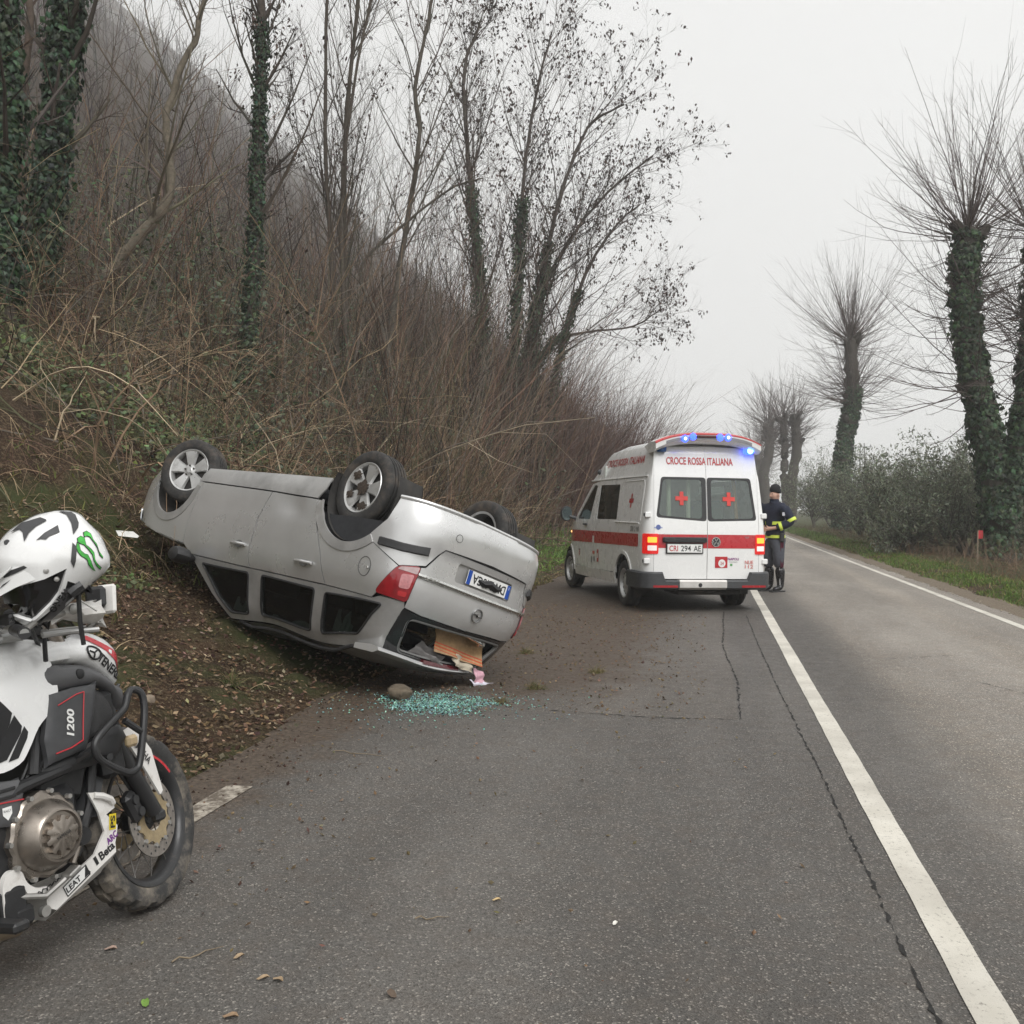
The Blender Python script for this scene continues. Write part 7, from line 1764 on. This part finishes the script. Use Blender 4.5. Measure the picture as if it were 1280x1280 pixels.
HF = lambda p, q: (p, -hg_(p, q), q)
HFB = lambda p, q: (-p, hg_(-p, q), q)
shell = sil[:4 * 16 + 1] + hc([(770, 910), (690, 830), (620, 800), (612, 675), (420, 770), (160, 850), (0, 720)])
chin = hc([(612, 675), (620, 800), (600, 880), (560, 980), (470, 1090), (330, 1210), (270, 1262), (130, 1170), (122, 1130), (300, 1195), (350, 1160), (480, 1020), (545, 920), (580, 800)])
sh = panel('helmet_shell', shell, HF, BWH, helmet, .011, thick=.006); panel('helmet_shell', [(-p, q) for p, q in shell], HFB, BWH, helmet, .02, thick=.006)
ch_ = panel('chin_bar', chin, HF, BWH, helmet, .010, thick=.012); panel('chin_bar', [(-p, q) for p, q in chin], HFB, BWH, helmet, .03, thick=.02)
lower = hc([(770, 900), (690, 830), (620, 800), (600, 880), (560, 980), (470, 1090), (330, 1210), (420, 1235), (560, 1120), (680, 1010), (770, 930), (800, 905), (880, 830)])
panel('chin_trim', hc([(480, 1090), (600, 870), (640, 860), (600, 1000), (590, 1080), (430, 1225), (330, 1235)]), HF, BMD, ch_, .02, off=.003, thick=0)
panel('neck_roll', lower, HF, BLKP, helmet, .02, off=-.004, thick=.02); panel('neck_roll', [(-p, q) for p, q in lower], HFB, BLKP, helmet, .03, off=-.004, thick=.02)
port = hc([(612, 675), (580, 800), (545, 920), (480, 1020), (350, 1160), (300, 1195), (122, 1130), (100, 1060), (60, 900), (160, 850), (420, 770)])
VIS = mat('visor_black', (.010, .010, .011), .10, coat=.6)
panel('goggle_visor', port, HF, VIS, helmet, .02, off=-.010, thick=0); panel('goggle_visor', [(-p, q) for p, q in port], HFB, VIS, helmet, .03, off=-.010, thick=0)
# peak
pk = hc([(565, 612), (540, 640), (420, 740), (160, 850), (0, 945), (-160, 1010), (-330, 1060), (-300, 1000), (-160, 890), (0, 790), (60, 740), (130, 660), (300, 618), (520, 590)])
PKS = lambda p, q: (p, -(.105 + .012 * math.sin((p + .1) * 20)) - .02 * max(0, p), q)
peak = panel('helmet_peak', pk, PKS, BWH, helmet, .025, thick=.02)
mb = MB(); tpk = hc([(130, 660), (60, 740), (0, 790), (-160, 890), (-330, 1060)])
secs = []
for p, q in tpk: secs.append([(p, y, q + .018 * (1 - (y / .12) ** 2)) for y in np.linspace(-.118, .118, 9)])
mb.loft(secs, closed=False); mb.build('peak_top', BWH, peak, 60)
panel('helmet_peak', [(-p, q) for p, q in pk], lambda p, q: (-p, (.105 + .02 * max(0, -p)), q), BWH, helmet, .04, thick=.02)
panel('peak_slot', hc([(308, 612), (300, 640), (170, 710), (70, 755), (62, 740), (130, 680)]), PKS, BLKP, peak, .03, off=.003, thick=0)
panel('peak_slot', hc([(128, 770), (85, 810), (25, 862), (60, 815)]), PKS, BLKP, peak, .03, off=.003, thick=0)
def hscrew(u, v, r=.010):
    p, q = hc([(u, v)])[0]; b_ = np.array(PKS(p, q)) if v < 720 else np.array(HF(p, q)); MB().lathe([(0, .006), (r * .8, .005), (r, -.002)], 16, b_ + [0, -.001, 0], (0, -1, 0)).build('helmet_screw', ALU, helmet)
hscrew(430, 692, .010); hscrew(522, 776, .008)
# vents and trims
VENT = mat('vent_grey', (.05, .05, .052), .5)
for o_ in ([(118, 330), (215, 240), (380, 185), (432, 205), (435, 218), (345, 270), (285, 330), (243, 415), (228, 330), (200, 300)],
           [(345, 402), (420, 330), (535, 258), (552, 325), (460, 365), (430, 395), (385, 388)],
           [(540, 108), (620, 112), (690, 160), (718, 240), (712, 285), (668, 350), (650, 240), (610, 160)],
           [(660, 425), (700, 470), (690, 600), (672, 668), (645, 605)]):
    panel('shell_vent', hc(o_), HF, VENT, sh, .02, off=.003, thick=0)
p, q = hc([(90, 420)])[0]; MB().lathe([(0, .004), (.007, .004), (.009, 0)], 12, HF(p, q), (0, -1, 0)).build('shell_vent', VENT, sh)
# green claw mark
CLAW = mat('claw_green', (.06, .42, .06), .35, var=.5, vscale=40)
for o_ in ([(690, 470), (700, 420), (722, 440), (735, 500), (770, 535), (800, 545), (830, 610), (850, 670), (872, 715), (845, 700), (805, 650), (790, 600), (760, 575), (735, 560), (705, 520)],
           [(700, 385), (735, 362), (770, 380), (785, 450), (830, 490), (858, 530), (866, 600), (890, 640), (928, 680), (915, 705), (880, 665), (850, 610), (835, 550), (800, 500), (762, 455), (725, 440), (705, 425)],
           [(755, 330), (790, 315), (830, 345), (850, 400), (885, 450), (905, 520), (940, 575), (938, 598), (905, 560), (880, 480), (850, 430), (815, 380), (790, 370), (765, 382)]):
    panel('claw_outline', hc([(q[0], q[1]) for q in o_]), HF, BLK, sh, .015, off=.0020, thick=0)
    panel('claw_mark', shrink(hc(o_), .0016), HF, CLAW, sh, .015, off=.0030, thick=0)
letters('helmet_letters', 'O\'NEAL', lambda u, v: np.array(HF(*(np.array(hc([(552, 990)])[0]) + [u * .55 - v * .83, u * .83 + v * .55]))) + [0, -.0045, 0], .022, BLK, ch_, .085, .05)
mb = MB(); mb.tube([np.array(HF(*q_)) + [0, -.004, 0] for q_ in hc([(640, 930), (700, 880), (745, 850)])], .018, 8); mb.build('strap_buckle', BLKP, helmet)
mb = MB(); mb.tube([(.06, -.05, -.10), (.065, -.04, -.19), (.075, -.02, -.26)], .008, 6); mb.build('chin_strap', BLKP, helmet)
mb = MB(); mb.tube([np.array(HF(*hc([(720, 1000)])[0])), np.array(HF(*hc([(790, 1060)])[0])) + [.03, .05, -.02]], .003, 6); mb.build('visor_cord', ALU, helmet)

# ================================================================== POLICE OFFICER
def skin_mesh(name, V, E, rad, root=0, sub=2):
    me = bpy.data.meshes.new(name); me.from_pydata([tuple(v) for v in V], E, [])
    o = bpy.data.objects.new('skin_tmp', me); COL.objects.link(o)
    md = o.modifiers.new('s', 'SKIN'); md.use_smooth_shade = True
    for i, r in enumerate(rad):
        me.skin_vertices[0].data[i].radius = r if isinstance(r, tuple) else (r, r)
        me.skin_vertices[0].data[i].use_root = (i == root)
    sb = o.modifiers.new('d', 'SUBSURF'); sb.levels = sb.render_levels = sub
    dg = bpy.context.evaluated_depsgraph_get(); dg.update()
    out = bpy.data.meshes.new_from_object(o.evaluated_get(dg)); out.name = name
    bpy.data.objects.remove(o); bpy.data.meshes.remove(me)
    out.polygons.foreach_set('use_smooth', [True] * len(out.polygons)); out.update()
    return out
def chain_skin(chains, sub=2):
    """chains: list of (points, radii); a chain whose first point repeats an earlier one joins it"""
    V, E, rad, key = [], [], [], {}
    for pts, rs in chains:
        prev = None
        for p, r in zip(pts, rs):
            k = tuple(round(c, 4) for c in p)
            if k not in key: key[k] = len(V); V.append(p); rad.append(r)
            if prev is not None: E.append((prev, key[k]))
            prev = key[k]
    return V, E, rad
FX, FY = -.807, -.591
OFF_M = Matrix(((FX, -FY, 0, 1.16), (FY, FX, 0, 17.48), (0, 0, 1, 0), (0, 0, 0, 1)))
off = empty('person', 'officer in navy jacket with yellow reflective bands and black boots standing beside the ambulance', 'person', OFF_M)
SKIN = mat('skin', (.46, .27, .20), .55, var=.08, vscale=30)
NAVY = mat('navy_cloth', (.012, .016, .034), .85, var=.3, vscale=25, bmp=.5, bscale=60, bdist=.01)
TROU = mat('grey_trouser', (.062, .066, .08), .85, var=.2, vscale=20, bmp=.4, bscale=50, bdist=.01)
HIVIS = mat('reflective_yellow', (.62, .74, .09), .5, var=.1)
BOOT = mat('boot_leather', (.012, .012, .013), .28, var=.3, vscale=20)
MAROON = mat('maroon_stripe', (.10, .012, .03), .8)
hp = (0, 0, .98)
HL, HRr = (.215, .075, 1.075), (.225, -.05, 1.075)
ELb, ERb = (-.10, .315, 1.20), (-.02, -.31, 1.20)
SL, SRr = (-.01, .205, 1.45), (-.01, -.205, 1.45)
def fingers(h, d, up_, side):
    d, up_ = Vector(d).normalized(), Vector(up_).normalized(); sd = d.cross(up_) * side; h = Vector(h); out = []
    for k, (off_, L) in enumerate(((.030, .070), (.010, .082), (-.010, .076), (-.028, .060))):
        b0 = h + d * .045 + up_ * off_; m1 = b0 + d * L * .45; m2 = m1 + (d * .6 + sd * .5) * L * .3; m3 = m2 + (d * .2 + sd * .8) * L * .28
        out.append(([h, b0, m1, m2, m3], [.022, .0115, .0095, .009, .0075]))
    t0 = h + up_ * .03 + d * .0; t1 = t0 + (up_ * .7 + d * .5) * .03; t2 = t1 + (up_ * .3 + d * .8 + sd * .3) * .028
    out.append(([h, t0, t1, t2], [.022, .013, .011, .009])); return out
# body (shows at face, neck and hands)
chains = [([hp, (0, 0, 1.12), (0, 0, 1.30), (-.01, 0, 1.44), (-.015, 0, 1.52), (.0, 0, 1.575), (.015, 0, 1.64), (.005, 0, 1.715)], [(.09, .07), (.09, .07), (.10, .07), (.085, .06), .058, .066, (.084, .100), (.082, .098)]),
          ([(.015, 0, 1.64), (.092, 0, 1.640), (.122, 0, 1.632)], [(.084, .100), .024, .014]),
          ([(-.01, 0, 1.44), SL, ELb, (.10, .17, 1.10), HL], [(.085, .06), .042, .034, .032, .028]),
          ([(-.01, 0, 1.44), SRr, ERb, (.11, -.16, 1.11), HRr], [(.085, .06), .042, .034, .032, .028]),
          ([hp, (.0, .10, .92), (.02, .11, .52), (-.02, .12, .10), (.10, .14, .045)], [(.09, .07), .055, .038, .026, .022]),
          ([hp, (.0, -.10, .92), (.05, -.10, .52), (.04, -.11, .10), (.16, -.12, .045)], [(.09, .07), .055, .038, .026, .022])]
chains += fingers(HL, (.75, -.45, -.15), (0, 0, 1), 1) + fingers(HRr, (.75, .45, -.15), (0, 0, 1), -1)
link(skin_mesh('body', *chain_skin([([tuple(p) for p in c], r) for c, r in chains])), 'body', SKIN, off)
# ears, eyes
for s_ in (-1, 1):
    mb = MB(); mb.loft([[(-.005 + .018 * math.cos(a) * sc, s_ * (.080 + d), 1.655 + .030 * math.sin(a) * sc) for a in np.linspace(0, 2 * PI, 9)[:-1]] for d, sc in ((0, .7), (.008, 1.), (.014, .7))]); mb.build('ear', SKIN, off)
    MB().lathe([(0, .006), (.008, .004), (.011, 0)], 10, (.088, s_ * .034, 1.672), (1, s_ * .3, 0)).build('eye', BLK, off)
# jacket
j = [([(0, 0, .90), (0, 0, 1.02), (0, 0, 1.14), (0, 0, 1.30), (-.01, 0, 1.43), (-.015, 0, 1.51), (-.01, 0, 1.555)], [(.185, .145), (.188, .145), (.178, .14), (.195, .15), (.178, .135), (.10, .10), (.085, .085)]),
     ([(-.01, 0, 1.43), SL, (-.06, .27, 1.32), ELb, (.0, .25, 1.145), (.12, .16, 1.095)], [(.178, .135), .105, .092, .086, .078, .064]),
     ([(-.01, 0, 1.43), SRr, (-.02, -.27, 1.32), ERb, (.06, -.24, 1.15), (.13, -.14, 1.095)], [(.178, .135), .105, .092, .086, .078, .064])]
link(skin_mesh('jacket', *chain_skin(j)), 'jacket', NAVY, off)
def band(c, d, r, w, name='reflective_band', sq=(1, 1)):
    d = Vector(d).normalized(); MB().lathe([(r, -w / 2), (r + .004, -w * .3), (r + .004, w * .3), (r, w / 2)], 24, c, d).build(name, HIVIS, off)
for z, w, a_, b_ in ((1.175, .055, .182, .146), (.945, .05, .186, .150)):
    V = []; n = 32
    for dz in (-w / 2, w / 2):
        for k in range(n): a = 2 * PI * k / n; V.append((b_ * 1.02 * math.cos(a), a_ * 1.02 * math.sin(a), z + dz))
    MB().add(V, [(k, (k + 1) % n, n + (k + 1) % n, n + k) for k in range(n)]).build('reflective_band', HIVIS, off)
band((-.088, .305, 1.225), (ELb[0] - SL[0], ELb[1] - SL[1], ELb[2] - SL[2]), .086, .055)
band((.055, .205, 1.120), (.2, -.16, -.08), .070, .05)
band((-.02, -.30, 1.22), (ERb[0] - SRr[0], ERb[1] - SRr[1], ERb[2] - SRr[2]), .086, .055)
MB().box((.05, .275, 1.33), (.05, .008, .06), rot=(0, 0, -.2), ch=.003).build('arm_badge', mat('badge_grey', (.45, .45, .48), .5), off)
letters('chest_letters', 'POLIZIA', lambda u, v: (.142, -.05 - u, 1.345 + v), .022, mat('badge_pale', (.6, .6, .6), .5), off, .10)
MB().lathe([(.172, -.025), (.178, 0), (.172, .025)], 28, (0, 0, 0), (0, 0, 1)).build('duty_belt', BLKP, off).matrix_local = Matrix.Translation((0, 0, .985)) @ Matrix.Diagonal((.82, 1.06, 1, 1))
MB().box((.02, .20, .93), (.09, .05, .16), ch=.015).build('holster', BLKP, off)
# trousers, boots
t = [([(0, 0, .99), (0, 0, .93)], [(.175, .135), (.175, .138)]),
     ([(0, 0, .93), (.005, .105, .84), (.03, .115, .62), (.02, .115, .50), (.0, .117, .40)], [(.175, .138), .122, .110, .096, .082]),
     ([(0, 0, .93), (.01, -.105, .84), (.06, -.105, .62), (.05, -.105, .50), (.04, -.107, .40)], [(.175, .138), .122, .110, .096, .082])]
link(skin_mesh('trousers', *chain_skin(t)), 'trousers', TROU, off)
for s_, x0, y0 in ((1, 0, .117), (-1, .04, -.107)):
    MB().loft([[(x0 + .02 + dx * k, y0 + s_ * (.088) - s_ * abs(dx) * .1, z) for dx, k in ((-.035, 1), (.035, 1), (.035, .98), (-.035, .98))] for z in (.86, .65, .50, .42)], cap=False).build('trouser_stripe', MAROON, off)
    b_ = [([(x0 - .005, y0, .44), (x0 - .01, y0, .30), (x0 - .02, y0, .15), (x0 - .015, y0, .075)], [.094, .084, .064, .062]), ([(x0 - .015, y0, .075), (x0 + .07, y0 + s_ * .01, .055), (x0 + .155, y0 + s_ * .02, .04)], [.062, (.058, .050), (.050, .040)])]
    bt_ = link(skin_mesh('boot', *chain_skin(b_)), 'boot', BOOT, off)
    MB().tube([(x0 + .045, y0 + s_ * .052, .42), (x0 + .035, y0 + s_ * .047, .28), (x0 + .025, y0 + s_ * .038, .12)], .007, 6).build('boot_piping', mat('piping_white', (.55, .55, .55), .5), bt_)
    MB().box((x0 + .060, y0 + s_ * .01, .012), (.29, .10, .024), ch=.008).build('boot_sole', BLKP, bt_)
# beanie, neck gaiter over beard
mb = MB(); mb.loft([[(-.004 + .092 * sc * math.cos(a), .084 * sc * math.sin(a), 1.712 + h_ * .9 + .028 * -math.cos(a - .0) * -1 * (h_ < .05) * .35 - .02 * (math.cos(a) < 0) * (h_ < .05)) for a in np.linspace(0, 2 * PI, 25)[:-1]] for h_, sc in ((0, 1.06), (.02, 1.10), (.045, 1.08), (.08, 1.02), (.11, .86), (.135, .60), (.15, .28), (.153, .05))]); mb.build('beanie_hat', mat('wool_black', (.012, .012, .014), .95, bmp=.6, bscale=120, bdist=.006), off)
mb = MB(); mb.loft([[(.012 + .085 * sc * math.cos(a) + .012 * (h_ > .06), .078 * sc * math.sin(a), 1.515 + h_ * .75) for a in np.linspace(0, 2 * PI, 25)[:-1]] for h_, sc in ((0, 1.12), (.03, 1.05), (.06, .98), (.085, .99), (.095, .90))]); mb.build('neck_gaiter', NAVY, off)

# ================================================================== SMALL THINGS
# ---- things spilling out of the smashed tailgate window (built in the car's frame)
def cloth(name, label, corners, material, n=(14, 14), wave=.012, waves=(3, 2), th=.006, bow=(0, 0, 0), cat='cloth', seed=0.):
    """corners in car coordinates: four points; rippled sheet with thickness"""
    A, B, C_, D = [np.array(c, float) for c in corners]
    nrm = np.cross(B - A, D - A); nrm /= np.linalg.norm(nrm); bow = np.array(bow, float)
    V = []
    for lay in (0, 1):
        for i in range(n[0] + 1):
            for k in range(n[1] + 1):
                s, t = i / n[0], k / n[1]
                p = A * (1 - s) * (1 - t) + B * s * (1 - t) + C_ * s * t + D * (1 - s) * t
                w = wave * (math.sin(s * waves[0] * PI + seed + t * 2) + .6 * math.sin(t * waves[1] * PI * 1.3 + s * 3 + seed * 2) + .3 * math.sin(s * 17 + t * 11 + seed))
                V.append(p + nrm * (w + lay * th) + bow * math.sin(PI * t) * 1.0)
    Fc = []; m = n[1] + 1; N1 = (n[0] + 1) * m
    for i in range(n[0]):
        for k in range(n[1]):
            a = i * m + k; Fc += [(a, a + 1, a + m + 1, a + m), (N1 + a, N1 + a + m, N1 + a + m + 1, N1 + a + 1)]
    brd = [i * m for i in range(n[0] + 1)] + [n[0] * m + k for k in range(1, m)] + [i * m + n[1] for i in range(n[0] - 1, -1, -1)] + [k for k in range(n[1] - 1, 0, -1)]
    for a, b_ in zip(brd, brd[1:] + brd[:1]): Fc.append((a, b_, N1 + b_, N1 + a))
    o = MB().add(V, Fc).build(name, material, None, 60); o.matrix_world = CAR_M
    return tag(o, label, cat, 'belongings spilling from the car')
m, nt, b = new_mat('towel_cloth')
tc = nt.nodes.new('ShaderNodeTexCoord'); sp_ = nt.nodes.new('ShaderNodeSeparateXYZ'); nt.links.new(tc.outputs['Object'], sp_.inputs[0])
zz_ = nt.nodes.new('ShaderNodeMath'); zz_.operation = 'MULTIPLY_ADD'; zz_.inputs[1].default_value = -.06; nt.links.new(sp_.outputs['Y'], zz_.inputs[0]); nt.links.new(sp_.outputs['Z'], zz_.inputs[2])
mr = nd(nt, 'MapRange'); mr.inputs[1].default_value = 1.10; mr.inputs[2].default_value = 1.36; nt.links.new(zz_.outputs[0], mr.inputs[0])
cr_ = nt.nodes.new('ShaderNodeValToRGB'); cr_.color_ramp.interpolation = 'CONSTANT'; e = cr_.color_ramp.elements
stops = [(0, (.42, .27, .14)), (.62, (.55, .10, .05)), (.66, (.50, .30, .15)), (.71, (.55, .12, .05)), (.76, (.5, .3, .15)), (.81, (.52, .13, .06)), (.84, (.46, .30, .17))]
while len(e) < len(stops): e.new(.5)
for el, (p_, c_) in zip(e, stops): el.position = p_; el.color = (*c_, 1)
nt.links.new(mr.outputs[0], cr_.inputs[0]); nt.links.new(mixc(nt, 1.0, cr_.outputs[0], ramp(nt, noise(nt, 30, 4), [(.3, .75), (.7, 1.1)]), 'MULTIPLY'), b.inputs['Base Color']); b.inputs['Roughness'].default_value = .95
bump(nt, b, noise(nt, 90, 3), .6, .006); TOWEL = m
cloth('striped_towel', 'orange-beige towel with red stripes hanging in the smashed tailgate window', [(-3.16, -.10, 1.12), (-3.18, .44, 1.16), (-3.24, .44, 1.35), (-3.23, -.11, 1.33)], TOWEL, wave=.012, cat='towel')
cloth('grey_garment', 'crumpled grey garment lying left of the striped towel', [(-3.16, -.30, 1.37), (-3.12, -.18, 1.28), (-3.14, .06, 1.33), (-3.22, .02, 1.43)], mat('grey_garment', (.20, .19, .185), .9, var=.25, bmp=.5, bscale=40, bdist=.01), wave=.022, waves=(4, 3), cat='clothing', seed=1.)
cloth('cream_cloth', 'pale cream cloth tucked under the striped towel', [(-3.215, .10, 1.30), (-3.215, .32, 1.33), (-3.25, .36, 1.41), (-3.24, .13, 1.40)], mat('cream_cloth', (.52, .46, .36), .9, bmp=.4, bscale=50), wave=.014, seed=2.)
cloth('pink_cloth', 'small crumpled pink cloth hanging out over the spoiler', [(-3.24, .36, 1.37), (-3.24, .49, 1.38), (-3.25, .53, 1.46), (-3.25, .40, 1.48)], mat('pink_cloth', (.62, .36, .42), .9, bmp=.4, bscale=50), wave=.012, waves=(3, 2), n=(16, 16), seed=3.)
cloth('white_cloth', 'crumpled white and lilac cloth trailing onto the ground below the car', [(-3.22, .36, 1.47), (-3.26, .60, 1.45), (-3.34, .68, 1.50), (-3.26, .42, 1.54)], mat('white_cloth', (.66, .64, .72), .9, bmp=.4, bscale=50), wave=.016, waves=(4, 2), n=(16, 16), seed=4.)
# ---- rock
def rock(x, y, z, s, label, seed, col):
    bm = bmesh.new(); bmesh.ops.create_icosphere(bm, subdivisions=4, radius=1.0); rs = np.random.default_rng(seed); dirs = unit(rs.normal(size=(14, 3))); off_ = rs.uniform(.62, .95, 14)
    for v in bm.verts:
        p = np.array(v.co); 
        for d_, o_ in zip(dirs, off_):
            q_ = p @ d_
            if q_ > o_: p = p - d_ * (q_ - o_) * .85
        p = p * (1 + .03 * math.sin(p[0] * 9 + seed) * math.sin(p[1] * 11) + .02 * math.sin(p[2] * 23 + p[0] * 17)); v.co = Vector(p * s)
    me = bpy.data.meshes.new('rock'); bm.to_mesh(me); bm.free(); me.polygons.foreach_set('use_smooth', [True] * len(me.polygons))
    o = link(me, 'rock', mat('rock_%d' % seed, col, .95, var=.45, vscale=9, dirt=(.05, .035, .025), dirt_amt=.3, dscale=8, bmp=.8, bscale=40, bdist=.01)); o.location = (x, y, z); o.rotation_euler = (0, 0, seed)
    return tag(o, label, 'rock')
rock(-2.27, 7.13, .055, np.array([.11, .085, .068]), 'brown fist-sized rock lying in the broken glass', 3, (.15, .12, .085))
rock(-3.52, 5.75, hz(-3.52, 5.75) + .01, np.array([.06, .05, .04]), 'small pale stone on the soil above the motorcycle wheel', 5, (.24, .19, .14))
# ---- shattered safety glass
n = 3800; a = rng.uniform(0, 2 * PI, n); r = rng.random(n) ** 1.0
gx_, gy_ = -1.95 + .44 * r * np.cos(a) * (1 + .25 * np.sin(3 * a)) + rng.normal(0, .04, n), 7.02 + .40 * r * np.sin(a) * (1 + .2 * np.cos(2 * a + 1)) + rng.normal(0, .04, n)
gx_[:900] = -1.95 + rng.normal(0, .34, 900); gy_[:900] = 7.0 + rng.normal(0, .30, 900)
s_ = rng.uniform(.0018, .0052, n); cube = np.array([[x, y, z] for x in (-1, 1) for y in (-1, 1) for z in (-1, 1)], float)
th = rng.uniform(0, 2 * PI, n); V = cube[None] * s_[:, None, None] * np.array([1, 1, .55]) * rng.uniform(.6, 1.4, (n, 1, 3))
tx = rng.normal(0, .35, n); V[:, :, 2] += V[:, :, 0] * tx[:, None]
Vr = np.stack([V[:, :, 0] * np.cos(th)[:, None] - V[:, :, 1] * np.sin(th)[:, None], V[:, :, 0] * np.sin(th)[:, None] + V[:, :, 1] * np.cos(th)[:, None], V[:, :, 2]], -1)
Vr += np.stack([gx_, gy_, .004 + .006 * rng.random(n)], 1)[:, None]
Fq = np.array([[0, 1, 3, 2], [4, 6, 7, 5], [0, 4, 5, 1], [2, 3, 7, 6], [0, 2, 6, 4], [1, 5, 7, 3]])
gm = attr_mat('shard_glass', .08, .8, .2, 60); nb = NB(); nb.add(Vr.reshape(-1, 3), (np.arange(n)[:, None, None] * 8 + Fq[None]).reshape(-1, 4), np.repeat(jitter_cols(n, (.20, .37, .335), .6, .10), 8, 0))
tag(nb.build('broken_glass', gm), 'turquoise crumbs of shattered window glass on the asphalt', 'glass', kind='stuff')
# ---- white plastic shard on the bank
o_ = [(-.15, .01), (-.13, .05), (-.05, .045), (.06, .035), (.14, -.02), (.13, -.045), (.04, -.035), (-.08, -.02)]
mb = MB(); mb.prism(o_, lambda x, y: (x, y, .02 * math.sin(x * 9)), lambda x, y: (x, y, .004 + .02 * math.sin(x * 9))); o = mb.build('plastic_fragment', mat('plastic_white', (.74, .73, .70), .4))
o.location = (-5.66, 8.86, hz(-5.66, 8.86) + .10); o.rotation_euler = (R(48), R(6), R(10)); tag(o, 'broken white plastic fragment lying on the bank behind the helmet', 'fragment')
# ---- single leaves and scraps on the asphalt
def road_leaf(x, y, s, rz, col, label, name='fallen_leaf', cat='leaf', group='dry leaves on the asphalt'):
    pts = [(-.5, 0), (-.3, .2), (0, .27), (.3, .16), (.5, 0), (.3, -.17), (0, -.25), (-.3, -.18)]; mb = MB(); V = [(px * s, py * s, .006 + abs(py) * s * .5 + .1 * s * math.sin(px * 6)) for px, py in pts] + [(px * s * .3, 0, .005) for px in (-1, 0, 1)]
    Fc = [(0, 1, 8), (1, 2, 9, 8), (2, 3, 10, 9), (3, 4, 10), (4, 5, 10), (5, 6, 9, 10), (6, 7, 8, 9), (7, 0, 8)]
    o = mb.add(V, Fc).build(name, mat('leaf_%s' % '_'.join('%d' % (c * 100) for c in col), col, .8, var=.3, vscale=60), None, 80); o.location = (x, y, 0); o.rotation_euler = (0, 0, rz)
    tag(o, label, cat, group)
TANL, DRYL = (.30, .20, .12), (.36, .26, .16)
road_leaf(-1.92, 2.91, .045, .2, (.42, .30, .24), 'pinkish dry leaf on the asphalt below the motorcycle skid plate')
road_leaf(-1.34, 2.82, .042, .5, DRYL, 'curled tan leaf left of a close pair of leaves on the foreground asphalt'); road_leaf(-1.29, 2.82, .045, -.4, DRYL, 'curled tan leaf on the right of a close pair on the foreground asphalt')
road_leaf(-1.48, 2.94, .040, .9, DRYL, 'upright curled leaf beyond the close pair on the foreground asphalt'); road_leaf(-1.33, 2.59, .05, .1, TANL, 'largest tan leaf nearest the bottom edge of the asphalt')
road_leaf(-.76, 3.55, .035, .3, (.55, .40, .20), 'yellow leaf lying alone in the middle of the asphalt')
road_leaf(-.31, 3.43, .032, 1.2, (.70, .68, .62), 'white scrap lying alone on the asphalt left of the centre line', 'paper_scrap', 'scrap', None)
road_leaf(-1.61, 2.61, .045, 2.2, (.16, .28, .05), 'single green leaf on the asphalt at the bottom of the photo', 'green_leaf', 'leaf', None)
road_leaf(-.92, 2.80, .05, 2.5, (.12, .085, .06), 'dark brown leaf on the asphalt near the bottom edge')
for (x, y, L, a_, lb_) in ((-1.62, 2.93, .17, .9, 'thin dry twig on the asphalt right of the motorcycle wheel'), (-.95, 3.35, .12, .3, 'short dark twig on the asphalt in the foreground'), (-2.0, 5.5, .35, -.2, 'long dry stalk lying on the soil-strewn edge of the asphalt')):
    P = [(L * (k / 6 - .5), .012 * math.sin(k * 1.7), .006 + .004 * math.sin(k * 2.3)) for k in range(7)]
    o = MB().tube(P, [.0028, .0028, .0026, .0025, .002, .0016, .001], 6).build('twig', mat('dry_twig', (.21, .165, .11), .9)); o.location = (x, y, .0); o.rotation_euler = (0, 0, a_); tag(o, lb_, 'twig', 'twigs on the asphalt')
# ---- red marker stake by the near pollard, far power pole
mk = empty('marker_post', 'red marker flag on a stake left of the forked pollard trunk', 'marker', Matrix.Translation((6.60, 26.2, hz(6.60, 26.2))))
MB().tube([(0, 0, -.1), (.01, 0, .87)], .018, 8).build('stake', mat('stake_wood', (.22, .17, .12), .9), mk)
mb = MB(); mb.loft([[(x, .012 * math.sin(x * 30) + d, z) for z, d in ((.66 + .03 * math.sin(x * 20), 0), (.86, 0), (.86, .006), (.66, .006))] for x in np.linspace(.0, .13, 8)]); mb.build('flag', mat('flag_red', (.55, .03, .045), .7), mk)
pz = hz(23.3, 157.5); pp = empty('power_pole', 'faint power pole standing beyond the olive trees', 'pole', Matrix.Translation((23.3, 157.5, pz)))
mb = MB(); 
for sx in (-1, 1): mb.tube([(sx * .55, 0, 0), (sx * .28, 0, 11.4)], .10, 6)
for k in range(9): mb.tube([(-.52 + .03 * k, 0, 1.2 * k + .3), (.52 - .03 * k, 0, 1.2 * k + 1.3)], .05, 5)
mb.build('mast', mat('pole_grey', (.30, .30, .30), .8), pp)
for z in (9.6, 10.8): MB().box((0, 0, z), (2.6, .14, .14)).build('cross_arm', MATS['pole_grey'], pp)
for x in (-1.2, -.1, 1.2): MB().lathe([(.0, .35), (.08, .3), (.10, 0)], 8, (x, 0, 10.87), (0, 0, 1)).build('insulator', MATS['pole_grey'], pp)

# ================================================================== winter haze
hb = MB().box((-40, 262, 116), (720, 640, 256))
m = bpy.data.materials.new('haze_air'); m.use_nodes = True
nt = m.node_tree; nt.nodes.clear()
o_ = nt.nodes.new('ShaderNodeOutputMaterial'); v_ = nt.nodes.new('ShaderNodeVolumePrincipled')
v_.inputs['Color'].default_value = (1, 1, 1, 1); v_.inputs['Density'].default_value = .0015
v_.inputs['Anisotropy'].default_value = .2
nt.links.new(v_.outputs[0], o_.inputs['Volume'])
HAZE_ON = True
hz_o = hb.build('haze', m, None)
tag(hz_o, 'pale winter haze hanging over the road and hillside', 'haze', kind='stuff')
